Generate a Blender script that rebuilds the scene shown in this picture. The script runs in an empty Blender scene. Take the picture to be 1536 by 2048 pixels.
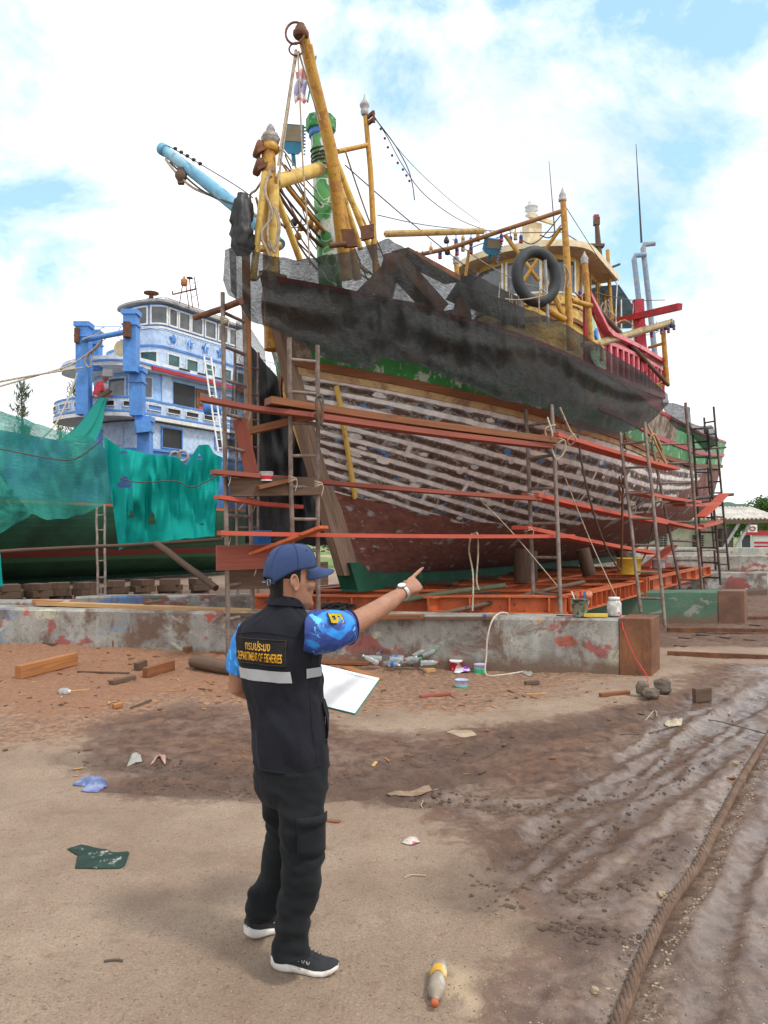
import bpy, bmesh, math, random
import numpy as np
from mathutils import Vector, Matrix, noise
random.seed(7)
R=math.radians
sc=bpy.context.scene
# ---------------- camera, world, sun, exposure
FPX=1540.0; PITCH=R(1.71); CH=1.735
cam=bpy.data.cameras.new('camera'); cam.sensor_fit='VERTICAL'; cam.sensor_height=24; cam.lens=24*FPX/2048
cam.clip_end=5000; cam.clip_start=.05
camo=bpy.data.objects.new('camera',cam); sc.collection.objects.link(camo)
camo.location=(0,0,CH); camo.rotation_euler=(math.pi/2+PITCH,0,0); sc.camera=camo
SUN_EL=R(58); SUN_AZ=R(125)   # azimuth clockwise from +Y
w=bpy.data.worlds.new('World'); sc.world=w; w.use_nodes=True
nt=w.node_tree; nt.nodes.clear()
def N(nt,t,**k):
    n=nt.nodes.new(t)
    for a,v in k.items(): setattr(n,a,v)
    return n
def build_world():
    L=nt.links
    out=N(nt,'ShaderNodeOutputWorld'); bg=N(nt,'ShaderNodeBackground'); bg.inputs[1].default_value=.1
    sky=N(nt,'ShaderNodeTexSky',sky_type='NISHITA',sun_disc=False,sun_elevation=SUN_EL,sun_rotation=SUN_AZ)
    sky.air_density=1.0; sky.dust_density=1.2; sky.ozone_density=1.5
    tc=N(nt,'ShaderNodeTexCoord')
    mp=N(nt,'ShaderNodeMapping'); mp.inputs['Scale'].default_value=(1,1,1.5); mp.inputs['Location'].default_value=(.2,.35,.1)
    L.new(tc.outputs['Generated'],mp.inputs[0])
    n1=N(nt,'ShaderNodeTexNoise'); n1.inputs['Scale'].default_value=3.4; n1.inputs['Detail'].default_value=9; n1.inputs['Roughness'].default_value=.62; n1.inputs['Distortion'].default_value=.25
    L.new(mp.outputs[0],n1.inputs[0])
    # cloud cover is thinnest in the direction of the blue gap, high on the right
    dot=N(nt,'ShaderNodeVectorMath',operation='DOT_PRODUCT'); dot.inputs[1].default_value=Vector((.19,.86,.48)).normalized()
    nrm=N(nt,'ShaderNodeVectorMath',operation='NORMALIZE'); L.new(tc.outputs['Generated'],nrm.inputs[0]); L.new(nrm.outputs[0],dot.inputs[0])
    mr=N(nt,'ShaderNodeMapRange'); mr.inputs[1].default_value=.93; mr.inputs[2].default_value=.985; mr.inputs[3].default_value=.0; mr.inputs[4].default_value=.225
    L.new(dot.outputs['Value'],mr.inputs[0])
    dot2=N(nt,'ShaderNodeVectorMath',operation='DOT_PRODUCT'); dot2.inputs[1].default_value=Vector((-.46,.84,.47)).normalized(); L.new(nrm.outputs[0],dot2.inputs[0])
    mr2=N(nt,'ShaderNodeMapRange'); mr2.inputs[1].default_value=.965; mr2.inputs[2].default_value=1.; mr2.inputs[3].default_value=0; mr2.inputs[4].default_value=.22
    L.new(dot2.outputs['Value'],mr2.inputs[0])
    s0=N(nt,'ShaderNodeMath',operation='ADD'); L.new(mr.outputs[0],s0.inputs[0]); L.new(mr2.outputs[0],s0.inputs[1])
    sub=N(nt,'ShaderNodeMath',operation='SUBTRACT'); L.new(n1.outputs[0],sub.inputs[0]); L.new(s0.outputs[0],sub.inputs[1])
    cr=N(nt,'ShaderNodeValToRGB'); cr.color_ramp.elements[0].position=.22; cr.color_ramp.elements[1].position=.40
    L.new(sub.outputs[0],cr.inputs[0])
    n2=N(nt,'ShaderNodeTexNoise'); n2.inputs['Scale'].default_value=1.8; n2.inputs['Detail'].default_value=6
    mp2=N(nt,'ShaderNodeMapping'); mp2.inputs['Scale'].default_value=(1,1,2.2); mp2.inputs['Location'].default_value=(1.2,.7,.3); L.new(tc.outputs['Generated'],mp2.inputs[0]); L.new(mp2.outputs[0],n2.inputs[0])
    cr2=N(nt,'ShaderNodeValToRGB'); e=cr2.color_ramp.elements; e[0].position=.30; e[0].color=(8.6,9.1,9.8,1); e[1].position=.52; e[1].color=(13,13.1,13.3,1)
    L.new(n2.outputs[0],cr2.inputs[0])
    mix=N(nt,'ShaderNodeMix',data_type='RGBA'); 
    tint=N(nt,'ShaderNodeMix',data_type='RGBA',blend_type='MULTIPLY'); tint.inputs[0].default_value=1; tint.inputs[7].default_value=(2.6,2.6,2.3,1); L.new(sky.outputs[0],tint.inputs[6])
    L.new(cr.outputs[0],mix.inputs[0]); hz=N(nt,'ShaderNodeMix',data_type='RGBA'); hz.inputs[0].default_value=.62; hz.inputs[7].default_value=(4.9,8.2,10.3,1); L.new(tint.outputs[2],hz.inputs[6]); L.new(hz.outputs[2],mix.inputs[6]); L.new(cr2.outputs[0],mix.inputs[7])
    L.new(mix.outputs[2],bg.inputs[0]); L.new(bg.outputs[0],out.inputs[0])
build_world()
sun=bpy.data.lights.new('sun','SUN'); sun.energy=2.0; sun.angle=R(7); sun.color=(1,.95,.87)
so=bpy.data.objects.new('sun',sun); sc.collection.objects.link(so)
sd=Vector((math.sin(SUN_AZ)*math.cos(SUN_EL),math.cos(SUN_AZ)*math.cos(SUN_EL),math.sin(SUN_EL)))
so.rotation_euler=sd.to_track_quat('Z','Y').to_euler()
sc.view_settings.view_transform='Standard'; sc.view_settings.look='None'; sc.view_settings.gamma=1; sc.view_settings.exposure=0.18
sc.cycles.max_bounces=5; sc.cycles.transparent_max_bounces=16; sc.cycles.diffuse_bounces=3; sc.cycles.glossy_bounces=2; sc.cycles.transmission_bounces=3

# ---------------- measuring: a photo pixel at a given distance is a place in the yard
def P(px,py,d):
    ux=(px-768)/FPX; uy=(1024-py)/FPX
    Y=math.cos(PITCH)-math.sin(PITCH)*uy; Z=math.sin(PITCH)+math.cos(PITCH)*uy
    k=d/Y
    return Vector((ux*k,d,CH+Z*k))
def G(px,py,z=0):
    uy=(1024-py)/FPX
    Y=math.cos(PITCH)-math.sin(PITCH)*uy; Z=math.sin(PITCH)+math.cos(PITCH)*uy
    return P(px,py,(z-CH)/Z*Y)
# ---------------- materials
MATS={}
class NB:
    def __init__(s,name):
        s.m=bpy.data.materials.new(name); s.m.use_nodes=True; s.t=s.m.node_tree
        s.b=s.t.nodes['Principled BSDF']; s.o=s.t.nodes['Material Output']; s.co=None
    def n(s,t,**k): return N(s.t,t,**k)
    def l(s,a,b): s.t.links.new(a,b)
    def obj(s):
        if s.co is None: s.co=s.n('ShaderNodeTexCoord').outputs['Object']
        return s.co
    def map(s,scale,src=None,rot=(0,0,0),loc=(0,0,0)):
        m=s.n('ShaderNodeMapping'); m.inputs['Scale'].default_value=scale; m.inputs['Rotation'].default_value=rot; m.inputs['Location'].default_value=loc
        s.l(src or s.obj(),m.inputs[0]); return m.outputs[0]
    def noise(s,sc_,det=4,ro=.55,src=None,dist=0):
        n=s.n('ShaderNodeTexNoise'); n.inputs['Scale'].default_value=sc_; n.inputs['Detail'].default_value=det; n.inputs['Roughness'].default_value=ro; n.inputs['Distortion'].default_value=dist
        s.l(src or s.obj(),n.inputs[0]); return n.outputs[0]
    def vor(s,sc_,src=None,out='Distance',feature='F1'):
        n=s.n('ShaderNodeTexVoronoi',feature=feature); n.inputs['Scale'].default_value=sc_; s.l(src or s.obj(),n.inputs[0]); return n.outputs[out]
    def ramp(s,f,a,b,ca=(0,0,0,1),cb=(1,1,1,1)):
        r=s.n('ShaderNodeValToRGB'); e=r.color_ramp.elements; e[0].position=a; e[1].position=b; e[0].color=ca; e[1].color=cb; s.l(f,r.inputs[0]); return r.outputs[0]
    def mix(s,f,a,b,bt='MIX'):
        m=s.n('ShaderNodeMix',data_type='RGBA',blend_type=bt)
        for v,i in ((f,0),(a,6),(b,7)):
            if hasattr(v,'links'): s.l(v,m.inputs[i])
            elif i==0: m.inputs[0].default_value=v
            else: m.inputs[i].default_value=(*v,1) if len(v)==3 else v
        return m.outputs[2]
    def math(s,op,a,b=0,c=0):
        m=s.n('ShaderNodeMath',operation=op)
        for i,v in enumerate((a,b,c)):
            if hasattr(v,'links'): s.l(v,m.inputs[i])
            else: m.inputs[i].default_value=v
        return m.outputs[0]
    def attr(s,name): return s.n('ShaderNodeAttribute',attribute_name=name).outputs['Fac']
    def bump(s,h,strength=.4,dist=.02,prev=None):
        b=s.n('ShaderNodeBump'); b.inputs['Strength'].default_value=strength; b.inputs['Distance'].default_value=dist; s.l(h,b.inputs['Height'])
        if prev is not None: s.l(prev,b.inputs['Normal'])
        s.l(b.outputs[0],s.b.inputs['Normal']); return b.outputs[0]
    def base(s,c):
        if hasattr(c,'links'): s.l(c,s.b.inputs['Base Color'])
        else: s.b.inputs['Base Color'].default_value=(*c,1)
    def rough(s,v):
        if hasattr(v,'links'): s.l(v,s.b.inputs['Roughness'])
        else: s.b.inputs['Roughness'].default_value=v
def worn(name,c1,c2=None,c3=None,scale=3,thr=(.5,.62),rough=.7,metal=0,bump=.25,fine=40,stretch=(1,1,1),spec=.4):
    """weathered surface: c1 mottled, c2 patches, c3 small flecks"""
    if name in MATS: return MATS[name]
    b=NB(name); src=b.map(stretch)
    v=b.noise(fine*.15,5,.6,src)
    col=b.mix(b.ramp(v,.3,.7),tuple(x*.78 for x in c1),tuple(min(1,x*1.15) for x in c1))
    if c2: col=b.mix(b.ramp(b.noise(scale,6,.65,src,.3),*thr),col,c2)
    if c3: col=b.mix(b.ramp(b.noise(scale*3.3,5,.7,src),.6,.66),col,c3)
    b.base(col); b.rough(rough); b.b.inputs['Metallic'].default_value=metal; b.b.inputs['Specular IOR Level'].default_value=spec
    if bump: b.bump(b.noise(fine,4,.6,src),bump,.01)
    MATS[name]=b.m; return b.m
def wood(name,c,c2,rough=.75,axis=0):
    if name in MATS: return MATS[name]
    b=NB(name); st=[22,22,22]; st[axis]=1.4
    uv=b.n('ShaderNodeTexCoord').outputs['UV']
    src=b.map((1.5,26,1),uv)
    g=b.noise(1.,6,.65,src,.6)
    col=b.mix(b.ramp(g,.35,.66),c,c2)
    col=b.mix(b.math('MULTIPLY',b.ramp(b.noise(1.3,4),.52,.7),.45),col,tuple(x*.45 for x in c))
    b.base(col); b.rough(rough); b.bump(g,.35,.006); MATS[name]=b.m; return b.m
# ---------------- mesh building
WLOC={}
class MB:
    def __init__(s): s.v=[]; s.f=[]; s.uv=[]; s.mi=[]; s.sm=[]
    def add(s,v,f,uv=None,mi=0,smooth=False):
        o=len(s.v); s.v+= [Vector(x) for x in v]
        for i,q in enumerate(f):
            s.f.append([o+j for j in q]); s.uv.append(uv[i] if uv else None); s.mi.append(mi); s.sm.append(smooth)
        return s
    def bar(s,a,b,w,h,up=(0,0,1),mi=0,jit=0,twist=0):
        a=Vector(a); b=Vector(b); d=(b-a); Ln=d.length; d.normalize(); up=Vector(up)
        if abs(d.dot(up.normalized()))>.98: up=Vector((0,1,0))
        x=d.cross(up).normalized()*w/2; z=x.cross(d).normalized()*h/2
        V=[]
        nseg=max(1,int(Ln/.6)) if jit else 1
        for i in range(nseg+1):
            t=i/nseg; p=a.lerp(b,t)
            if jit: p=p+z.normalized()*(-jit*4*t*(1-t))+x.normalized()*random.uniform(-jit,jit)*.3
            V+=[p-x-z,p+x-z,p+x+z,p-x+z]
        F=[(3,2,1,0)]; U=[[(0,0),(.1,0),(.1,.1),(0,.1)]]; r=random.random()*9
        for i in range(nseg):
            for k in range(4):
                k2=(k+1)%4; F.append((i*4+k,i*4+k2,i*4+4+k2,i*4+4+k)); wd=(w,h,w,h)[k]
                u0,u1=Ln*i/nseg+r,Ln*(i+1)/nseg+r; v0=k*.37+r
                U.append([(u0,v0),(u0,v0+wd),(u1,v0+wd),(u1,v0)])
        n=nseg*4; F.append((n,n+1,n+2,n+3)); U.append([(0,0),(.1,0),(.1,.1),(0,.1)])
        return s.add(V,F,U,mi)
    def box(s,c,sz,rz=0,mi=0):
        c=Vector(c); M=Matrix.Rotation(rz,3,'Z'); h=[x/2 for x in sz]
        V=[c+M@Vector((i*h[0],j*h[1],k*h[2])) for k in(-1,1) for j in(-1,1) for i in(-1,1)]
        F=[(0,2,3,1),(4,5,7,6),(0,1,5,4),(2,6,7,3),(0,4,6,2),(1,3,7,5)]
        U=[]
        for f in F:
            a=(V[f[1]]-V[f[0]]).length; b=(V[f[3]]-V[f[0]]).length
            U.append([(0,0),(a,0),(a,b),(0,b)])
        return s.add(V,F,U,mi)
    def tube(s,pts,r,n=8,closed=False,caps=True,mi=0,flat=None,up=(0,0,1)):
        pts=[Vector(p) for p in pts]; m=len(pts)
        rs=r if isinstance(r,(list,tuple)) else [r]*m
        V=[];F=[];U=[]; prev=None
        for i,p in enumerate(pts):
            if closed: t=pts[(i+1)%m]-pts[i-1]
            else: t=pts[min(i+1,m-1)]-pts[max(i-1,0)]
            if t.length<1e-9: t=Vector((0,0,1))
            t.normalize()
            if prev is None:
                u=Vector(up)
                if abs(u.dot(t))>.95: u=Vector((1,0,0))
                x=t.cross(u).normalized()
            else:
                x=prev-t*prev.dot(t)
                if x.length<1e-6: x=t.orthogonal()
                x.normalize()
            prev=x; y=x.cross(t)
            ri=rs[i]; ra,rb=(ri if isinstance(ri,tuple) else (ri,ri))
            for k in range(n):
                a=2*math.pi*k/n; V.append(p+x*math.cos(a)*ra+y*math.sin(a)*rb)
        ln=[0]
        for i in range(1,m): ln.append(ln[-1]+(pts[i]-pts[i-1]).length)
        for i in range(m if closed else m-1):
            j=(i+1)%m
            for k in range(n):
                k2=(k+1)%n; F.append((i*n+k,i*n+k2,j*n+k2,j*n+k))
                rr=rs[0][0] if isinstance(rs[0],tuple) else rs[0]
                U.append([(ln[i],k/n*6*rr),(ln[i],(k+1)/n*6*rr),(ln[j] if j else ln[i]+.1,(k+1)/n*6*rr),(ln[j] if j else ln[i]+.1,k/n*6*rr)])
        s.add(V,F,U,mi,n>4)
        if caps and not closed:
            s.add([V[k] for k in range(n)],[tuple(range(n))],None,mi); s.add([V[(m-1)*n+k] for k in range(n)],[tuple(range(n-1,-1,-1))],None,mi)
        return s
    def lathe(s,c,prof,n=16,axis=(0,0,1),mi=0,smooth=True,sx=1):
        """prof: list of (radius, height along axis)"""
        c=Vector(c); ax=Vector(axis).normalized(); x=ax.orthogonal().normalized(); 
        if abs(ax.z)>.99: x=Vector((1,0,0))
        y=ax.cross(x); V=[];F=[]
        for r,h in prof:
            for k in range(n):
                a=2*math.pi*k/n; V.append(c+ax*h+x*math.cos(a)*r*sx+y*math.sin(a)*r)
        for i in range(len(prof)-1):
            for k in range(n): k2=(k+1)%n; F.append((i*n+k,i*n+k2,(i+1)*n+k2,(i+1)*n+k))
        s.add(V,F,None,mi,smooth)
        for i,rev in((0,True),(len(prof)-1,False)):
            if prof[i][0]>1e-4:
                q=list(range(n)); q=q[::-1] if rev else q
                s.add([V[i*n+k] for k in q],[tuple(range(n))],None,mi)
        return s
    def grid(s,rows,mi=0,smooth=True,uvf=None,flip=False):
        nr=len(rows); nc=len(rows[0]); V=[p for r in rows for p in r]; F=[];U=[]
        for i in range(nr-1):
            for j in range(nc-1):
                q=[(i,j),(i,j+1),(i+1,j+1),(i+1,j)]
                if flip: q=q[::-1]
                F.append(tuple(a*nc+b for a,b in q)); U.append([uvf(a,b) if uvf else (b,a) for a,b in q])
        return s.add(V,F,U,mi,smooth)
    def poly(s,outline,depth,mi=0):
        """flat outline (list of Vectors) extruded by vector depth"""
        n=len(outline); V=list(outline)+[p+depth for p in outline]
        F=[tuple(range(n-1,-1,-1)),tuple(range(n,2*n))]+[(k,(k+1)%n,(k+1)%n+n,k+n) for k in range(n)]
        return s.add(V,F,None,mi)
    def build(s,name,mat,parent=None,label=None,recalc=False,bevel=0,solid=0,sub=0):
        me=bpy.data.meshes.new(name); base=WLOC.get(parent.name,Vector((0,0,0))) if parent else None
        if base is None:
            if s.v:
                xs=[v.x for v in s.v]; ys=[v.y for v in s.v]; zs=[v.z for v in s.v]
                org=Vector(((min(xs)+max(xs))/2,(min(ys)+max(ys))/2,min(zs)))
            else: org=Vector((0,0,0))
        else: org=base
        me.from_pydata([v-org for v in s.v],[],s.f)
        for m in (mat if isinstance(mat,(list,tuple)) else [mat]): me.materials.append(m)
        me.polygons.foreach_set('material_index',s.mi); me.polygons.foreach_set('use_smooth',s.sm)
        if any(u for u in s.uv):
            ul=me.uv_layers.new(name='UVMap'); flat=[]
            for f,u in zip(s.f,s.uv):
                if u is None: u=[(0,0)]*len(f)
                for a in u: flat+=[float(a[0]),float(a[1])]
            if len(flat)==2*len(me.loops): ul.data.foreach_set('uv',flat)
        if recalc:
            bm=bmesh.new(); bm.from_mesh(me); bmesh.ops.remove_doubles(bm,verts=bm.verts,dist=1e-5); bmesh.ops.recalc_face_normals(bm,faces=bm.faces); bm.to_mesh(me); bm.free()
        me.validate()
        o=bpy.data.objects.new(name,me); sc.collection.objects.link(o)
        if parent: o.parent=parent
        else: o.location=org
        WLOC[o.name]=org.copy()
        if label: o['label']=label
        if bevel:
            m=o.modifiers.new('bevel','BEVEL'); m.width=bevel; m.segments=2; m.limit_method='ANGLE'; m.angle_limit=R(40)
        if sub:
            m=o.modifiers.new('sub','SUBSURF'); m.levels=sub; m.render_levels=sub
        if solid:
            m=o.modifiers.new('solid','SOLIDIFY'); m.thickness=solid
        return o
def tag(o,label,cat=None,group=None,kind=None):
    if label: o['label']=label
    if cat: o['category']=cat
    if group: o['group']=group
    if kind: o['kind']=kind
    return o
def thing(name,loc,label,cat,group=None):
    o=bpy.data.objects.new(name,None); sc.collection.objects.link(o); o.location=loc; o.empty_display_size=.2
    WLOC[o.name]=Vector(loc); return tag(o,label,cat,group)
def arc(a,b,sag,n=12):
    a=Vector(a); b=Vector(b)
    return [a.lerp(b,i/n)-Vector((0,0,sag*4*(i/n)*(1-i/n))) for i in range(n+1)]
def smooth_path(pts,k=6):
    pts=[Vector(p) for p in pts]; out=[]
    for i in range(len(pts)-1):
        p0=pts[max(i-1,0)];p1=pts[i];p2=pts[i+1];p3=pts[min(i+2,len(pts)-1)]
        for j in range(k):
            t=j/k; out.append(.5*((2*p1)+(-p0+p2)*t+(2*p0-5*p1+4*p2-p3)*t*t+(-p0+3*p1-3*p2+p3)*t**3))
    out.append(pts[-1]); return out
# ---------------- shared materials
M_yel=worn('yellow_marine_paint',(.50,.27,.035),(.36,.16,.03),(.13,.055,.03),scale=6,thr=(.50,.58),rough=.45)
M_yel_light=worn('pale_yellow_paint',(.62,.42,.10),(.42,.23,.05),(.22,.11,.05),scale=3.5,thr=(.55,.65),rough=.5)
M_rust=worn('rusty_steel',(.13,.055,.030),(.20,.085,.035),(.05,.03,.025),scale=2.5,rough=.8,bump=.5,fine=60)
M_pipe=worn('weathered_scaffold_pipe',(.16,.12,.10),(.24,.19,.16),(.10,.05,.03),scale=5,thr=(.45,.6),rough=.65,bump=.3,fine=90)
M_pipe_dark=worn('dark_scaffold_pipe',(.075,.06,.055),(.13,.09,.07),(.05,.03,.02),scale=4,rough=.6,bump=.3)
M_orange=worn('orange_steel_paint',(.50,.115,.035),(.24,.06,.03),(.09,.04,.03),scale=2.6,thr=(.52,.68),rough=.6,bump=.35)
M_redplank=wood('red_painted_plank',(.50,.085,.045),(.40,.065,.035),.6)
M_redplank2=wood('faded_red_plank',(.29,.075,.045),(.22,.055,.035),.7)
M_brownplank=wood('brown_hardwood_plank',(.25,.095,.035),(.14,.05,.022),.75)
M_oldwood=wood('old_grey_brown_timber',(.14,.085,.055),(.075,.045,.03),.85)
M_palewood=wood('fresh_sawn_timber',(.50,.30,.13),(.36,.19,.075),.8)
M_orangewood=wood('orange_sawn_timber',(.42,.18,.06),(.26,.10,.035),.8)
M_rope=worn('hemp_rope',(.42,.35,.26),(.25,.19,.13),None,scale=9,rough=.9,bump=.6,fine=160)
M_ropedark=worn('dark_rope',(.10,.08,.065),None,rough=.9,bump=.4)
M_wire=worn('thin_dark_cable',(.05,.05,.055),None,rough=.6,bump=0)
M_white=worn('weathered_white_paint',(.72,.73,.72),(.50,.47,.42),None,scale=2,thr=(.58,.72),rough=.55)
M_grey=worn('grey_paint',(.38,.38,.38),(.22,.2,.18),None,scale=3,rough=.6)
M_black=worn('black_plastic',(.018,.018,.02),None,rough=.5,bump=.1)
M_rubber=worn('black_rubber',(.028,.034,.036),(.06,.06,.06),None,scale=4,thr=(.5,.75),rough=.6,bump=.2)
M_blue=worn('blue_marine_paint',(.09,.27,.66),(.07,.20,.50),None,scale=1.5,thr=(.5,.7),rough=.5)
M_ltblue=worn('light_blue_paint',(.34,.56,.88),(.30,.50,.78),(.44,.55,.72),scale=1.5,thr=(.5,.7),rough=.55)
M_paleblue=worn('pale_blue_white_paint',(.50,.64,.84),(.46,.54,.66),(.34,.27,.20),scale=2.4,thr=(.55,.7),rough=.6)
M_red=worn('red_marine_paint',(.42,.02,.035),(.28,.02,.03),None,scale=2,rough=.45)
M_pink=worn('pink_trim_paint',(.66,.17,.20),(.55,.10,.13),None,scale=2,rough=.5)
M_green=worn('green_marine_paint',(.025,.22,.05),(.40,.47,.40),(.45,.5,.45),scale=3.4,thr=(.56,.60),rough=.55)
M_dkgreen=worn('dark_green_antifouling',(.006,.075,.042),(.012,.11,.055),(.09,.12,.10),scale=1.3,thr=(.5,.72),rough=.7)
M_cream=worn('cream_paint',(.70,.60,.40),(.50,.38,.22),None,scale=1.6,thr=(.5,.7),rough=.6)
M_beige=worn('beige_soffit_paint',(.54,.43,.29),(.36,.25,.15),None,scale=1.5,thr=(.5,.7),rough=.7)
def _glass(name,c,r=.08):
    b=NB(name); b.base(b.mix(b.ramp(b.noise(1.7),.4,.6),c,tuple(x*2.2 for x in c))); b.rough(r); b.b.inputs['Specular IOR Level'].default_value=.8; return b.m
M_glass=_glass('window_glass',(.05,.055,.06)); M_dark=_glass('dark_opening',(.006,.007,.009),.7)
def _clear():
    b=NB('clear_plastic'); b.b.inputs['Transmission Weight'].default_value=.55; b.b.inputs['Alpha'].default_value=.75; b.base((.62,.68,.68)); b.rough(.2); return b.m
M_clear=_clear()
def netmat(name,c,c2,dens=.8,weave=60,holes=True,stretch=(1,9,1)):
    b=NB(name); uv=b.n('ShaderNodeTexCoord').outputs['UV']
    n=b.noise(9,8,.72,b.map(stretch,uv),.5); n2=b.noise(60,5,.7,b.map(stretch,uv),.3)
    big=b.noise(.8,3,.5,uv)
    b.base(b.mix(b.ramp(b.math('ADD',b.math('MULTIPLY',n,.35),b.math('MULTIPLY',n2,.65)),.42,.68),c,c2)); b.rough(.8); b.b.inputs['Specular IOR Level'].default_value=.2
    # open weave: threads cover most of the cloth, denser and looser areas follow the pull of the cloth
    wv=b.noise(weave,2,.5,b.map((1,3,1),uv))
    a=b.math('ADD',b.math('MULTIPLY',b.math('SUBTRACT',wv,.5),2.0),dens)
    a=b.math('ADD',a,b.math('MULTIPLY',b.math('SUBTRACT',n,.5),1.1)); a=b.math('ADD',a,b.math('MULTIPLY',b.math('SUBTRACT',big,.5),.9))
    if holes:
        h=b.ramp(b.noise(1.6,3,.5,b.map((1,1.2,1),uv,loc=(3,1,0))),.24,.27); a=b.math('MULTIPLY',a,h)
    a=b.math('MINIMUM',b.math('MAXIMUM',a,0),1)
    tr=b.n('ShaderNodeBsdfTransparent'); tl=b.n('ShaderNodeBsdfTranslucent'); tl.inputs[0].default_value=(*[x*.6+y*.4 for x,y in zip(c,c2)],1)
    m1=b.n('ShaderNodeMixShader'); m1.inputs[0].default_value=.25; b.l(b.b.outputs[0],m1.inputs[1]); b.l(tl.outputs[0],m1.inputs[2])
    m2=b.n('ShaderNodeMixShader'); b.l(a,m2.inputs[0]); b.l(tr.outputs[0],m2.inputs[1]); b.l(m1.outputs[0],m2.inputs[2]); b.l(m2.outputs[0],b.o.inputs[0])
    b.bump(n,.35,.03)
    return b.m
M_net=netmat('black_shade_net',(.006,.008,.009),(.105,.11,.108),.88,110,True,(1,5,1))
M_nethem=netmat('grey_shade_net',(.03,.03,.032),(.10,.10,.105),.75,70,False)
M_netg=netmat('green_shade_net',(.03,.25,.20),(.07,.42,.34),.80,80,True,(.6,3,1))
M_netg2=netmat('turquoise_cloth',(.006,.36,.32),(.010,.42,.37),1.8,60,False,(.5,.8,1))
def concrete(name,paint=(),rust=0,base=(.30,.29,.26)):
    b=NB(name); o=b.obj()
    col=b.mix(b.ramp(b.noise(1.6,7,.65,o,.3),.35,.68),tuple(x*.62 for x in base),tuple(x*1.25 for x in base))
    drip=b.noise(1.1,6,.6,b.map((7,7,.7)))
    col=b.mix(b.math('MULTIPLY',b.ramp(drip,.5,.7),.5),col,(.42,.43,.41))
    for i,(c,th,s_) in enumerate(paint):
        f=b.ramp(b.noise(s_,5,.55,b.map((1,1,1.5),loc=(i*7.3,i*3.1,i*1.7)),.25),th,th+.03); 
        col=b.mix(b.math('MULTIPLY',f,.8),col,c)
    if rust: col=b.mix(b.math('MULTIPLY',b.ramp(b.noise(1.9,7,.75,b.map((1,1,.8),loc=(5,5,5)),.7),.50,.60),rust),col,(.13,.065,.04))
    col=b.mix(b.math('MULTIPLY',b.ramp(b.noise(14,5,.7),.55,.62),.5),col,(.14,.12,.10))
    # splashed mud along the foot
    z=b.n('ShaderNodeSeparateXYZ'); b.l(o,z.inputs[0])
    f=b.math('SUBTRACT',b.math('MULTIPLY',b.noise(3,5,.6),.45),z.outputs[2]); col=b.mix(b.ramp(f,0,.14),col,(.15,.10,.07))
    b.base(col); b.rough(.85); b.bump(b.noise(25,6,.7),.5,.02); return b.m
RD=(.30,.05,.045); RD2=(.42,.06,.03); BL=(.16,.24,.34)
M_conc1=concrete('stained_concrete',((RD,.575,1.3),(BL,.63,1.5),((.46,.45,.33),.60,1.4),(RD2,.645,2.0),((.50,.22,.08),.68,2.2)),.85)
M_conc2=concrete('painted_concrete_green',(((.012,.12,.06),.36,.8),((.30,.29,.26),.62,1.4)),.3)
M_conc3=concrete('patchy_concrete',((RD,.56,1.1),((.45,.46,.45),.57,1.4)),.7)
M_conc4=concrete('splattered_concrete',((RD,.56,1.3),((.06,.18,.42),.62,1.0),((.05,.12,.07),.6,1.1),((.5,.5,.48),.58,2)),.5)
# ---------------- ground: one sheet to the horizon, finely divided near the walker
def polydist(X,Y,pts):
    """distance, parameter along, for world polyline"""
    best=np.full(X.shape,1e9); side=np.zeros(X.shape); al=np.zeros(X.shape); L=0
    for a,b in zip(pts[:-1],pts[1:]):
        ax,ay,bx,by=a.x,a.y,b.x,b.y; dx,dy=bx-ax,by-ay; l2=dx*dx+dy*dy+1e-9
        t=np.clip(((X-ax)*dx+(Y-ay)*dy)/l2,0,1); qx=X-ax-t*dx; qy=Y-ay-t*dy; d=np.hypot(qx,qy)
        m=d<best; best=np.where(m,d,best); side=np.where(m,np.sign(dx*qy-dy*qx),side); al=np.where(m,L+t*math.sqrt(l2),al); L+=math.sqrt(l2)
    return best,side,al
def vnoise(X,Y,s,seed=0,oct=3):
    rng=np.random.RandomState(seed); T=rng.rand(256,256); out=0; amp=1; tot=0
    for o in range(oct):
        x=X*s*(2**o)+37.1*o; y=Y*s*(2**o)+11.7*o; xi=np.floor(x).astype(int); yi=np.floor(y).astype(int); fx=x-xi; fy=y-yi
        fx=fx*fx*(3-2*fx); fy=fy*fy*(3-2*fy)
        g=lambda i,j:T[(xi+i)%256,(yi+j)%256]
        out=out+amp*((g(0,0)*(1-fx)+g(1,0)*fx)*(1-fy)+(g(0,1)*(1-fx)+g(1,1)*fx)*fy); tot+=amp; amp*=.5
    return out/tot
def inpoly(px,py,poly):
    c=np.zeros(px.shape,bool); n=len(poly)
    for i in range(n):
        x1,y1=poly[i]; x2,y2=poly[(i+1)%n]
        if y1==y2: continue
        m=((y1>py)!=(y2>py))&(px<(x2-x1)*(py-y1)/(y2-y1)+x1); c^=m
    return c
GROUND={}
ROPE=[(1205,2140),(1240,2048),(1298,1900),(1345,1815),(1395,1745),(1432,1668),(1470,1592),(1505,1530),(1548,1462),(1620,1360)]
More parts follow.
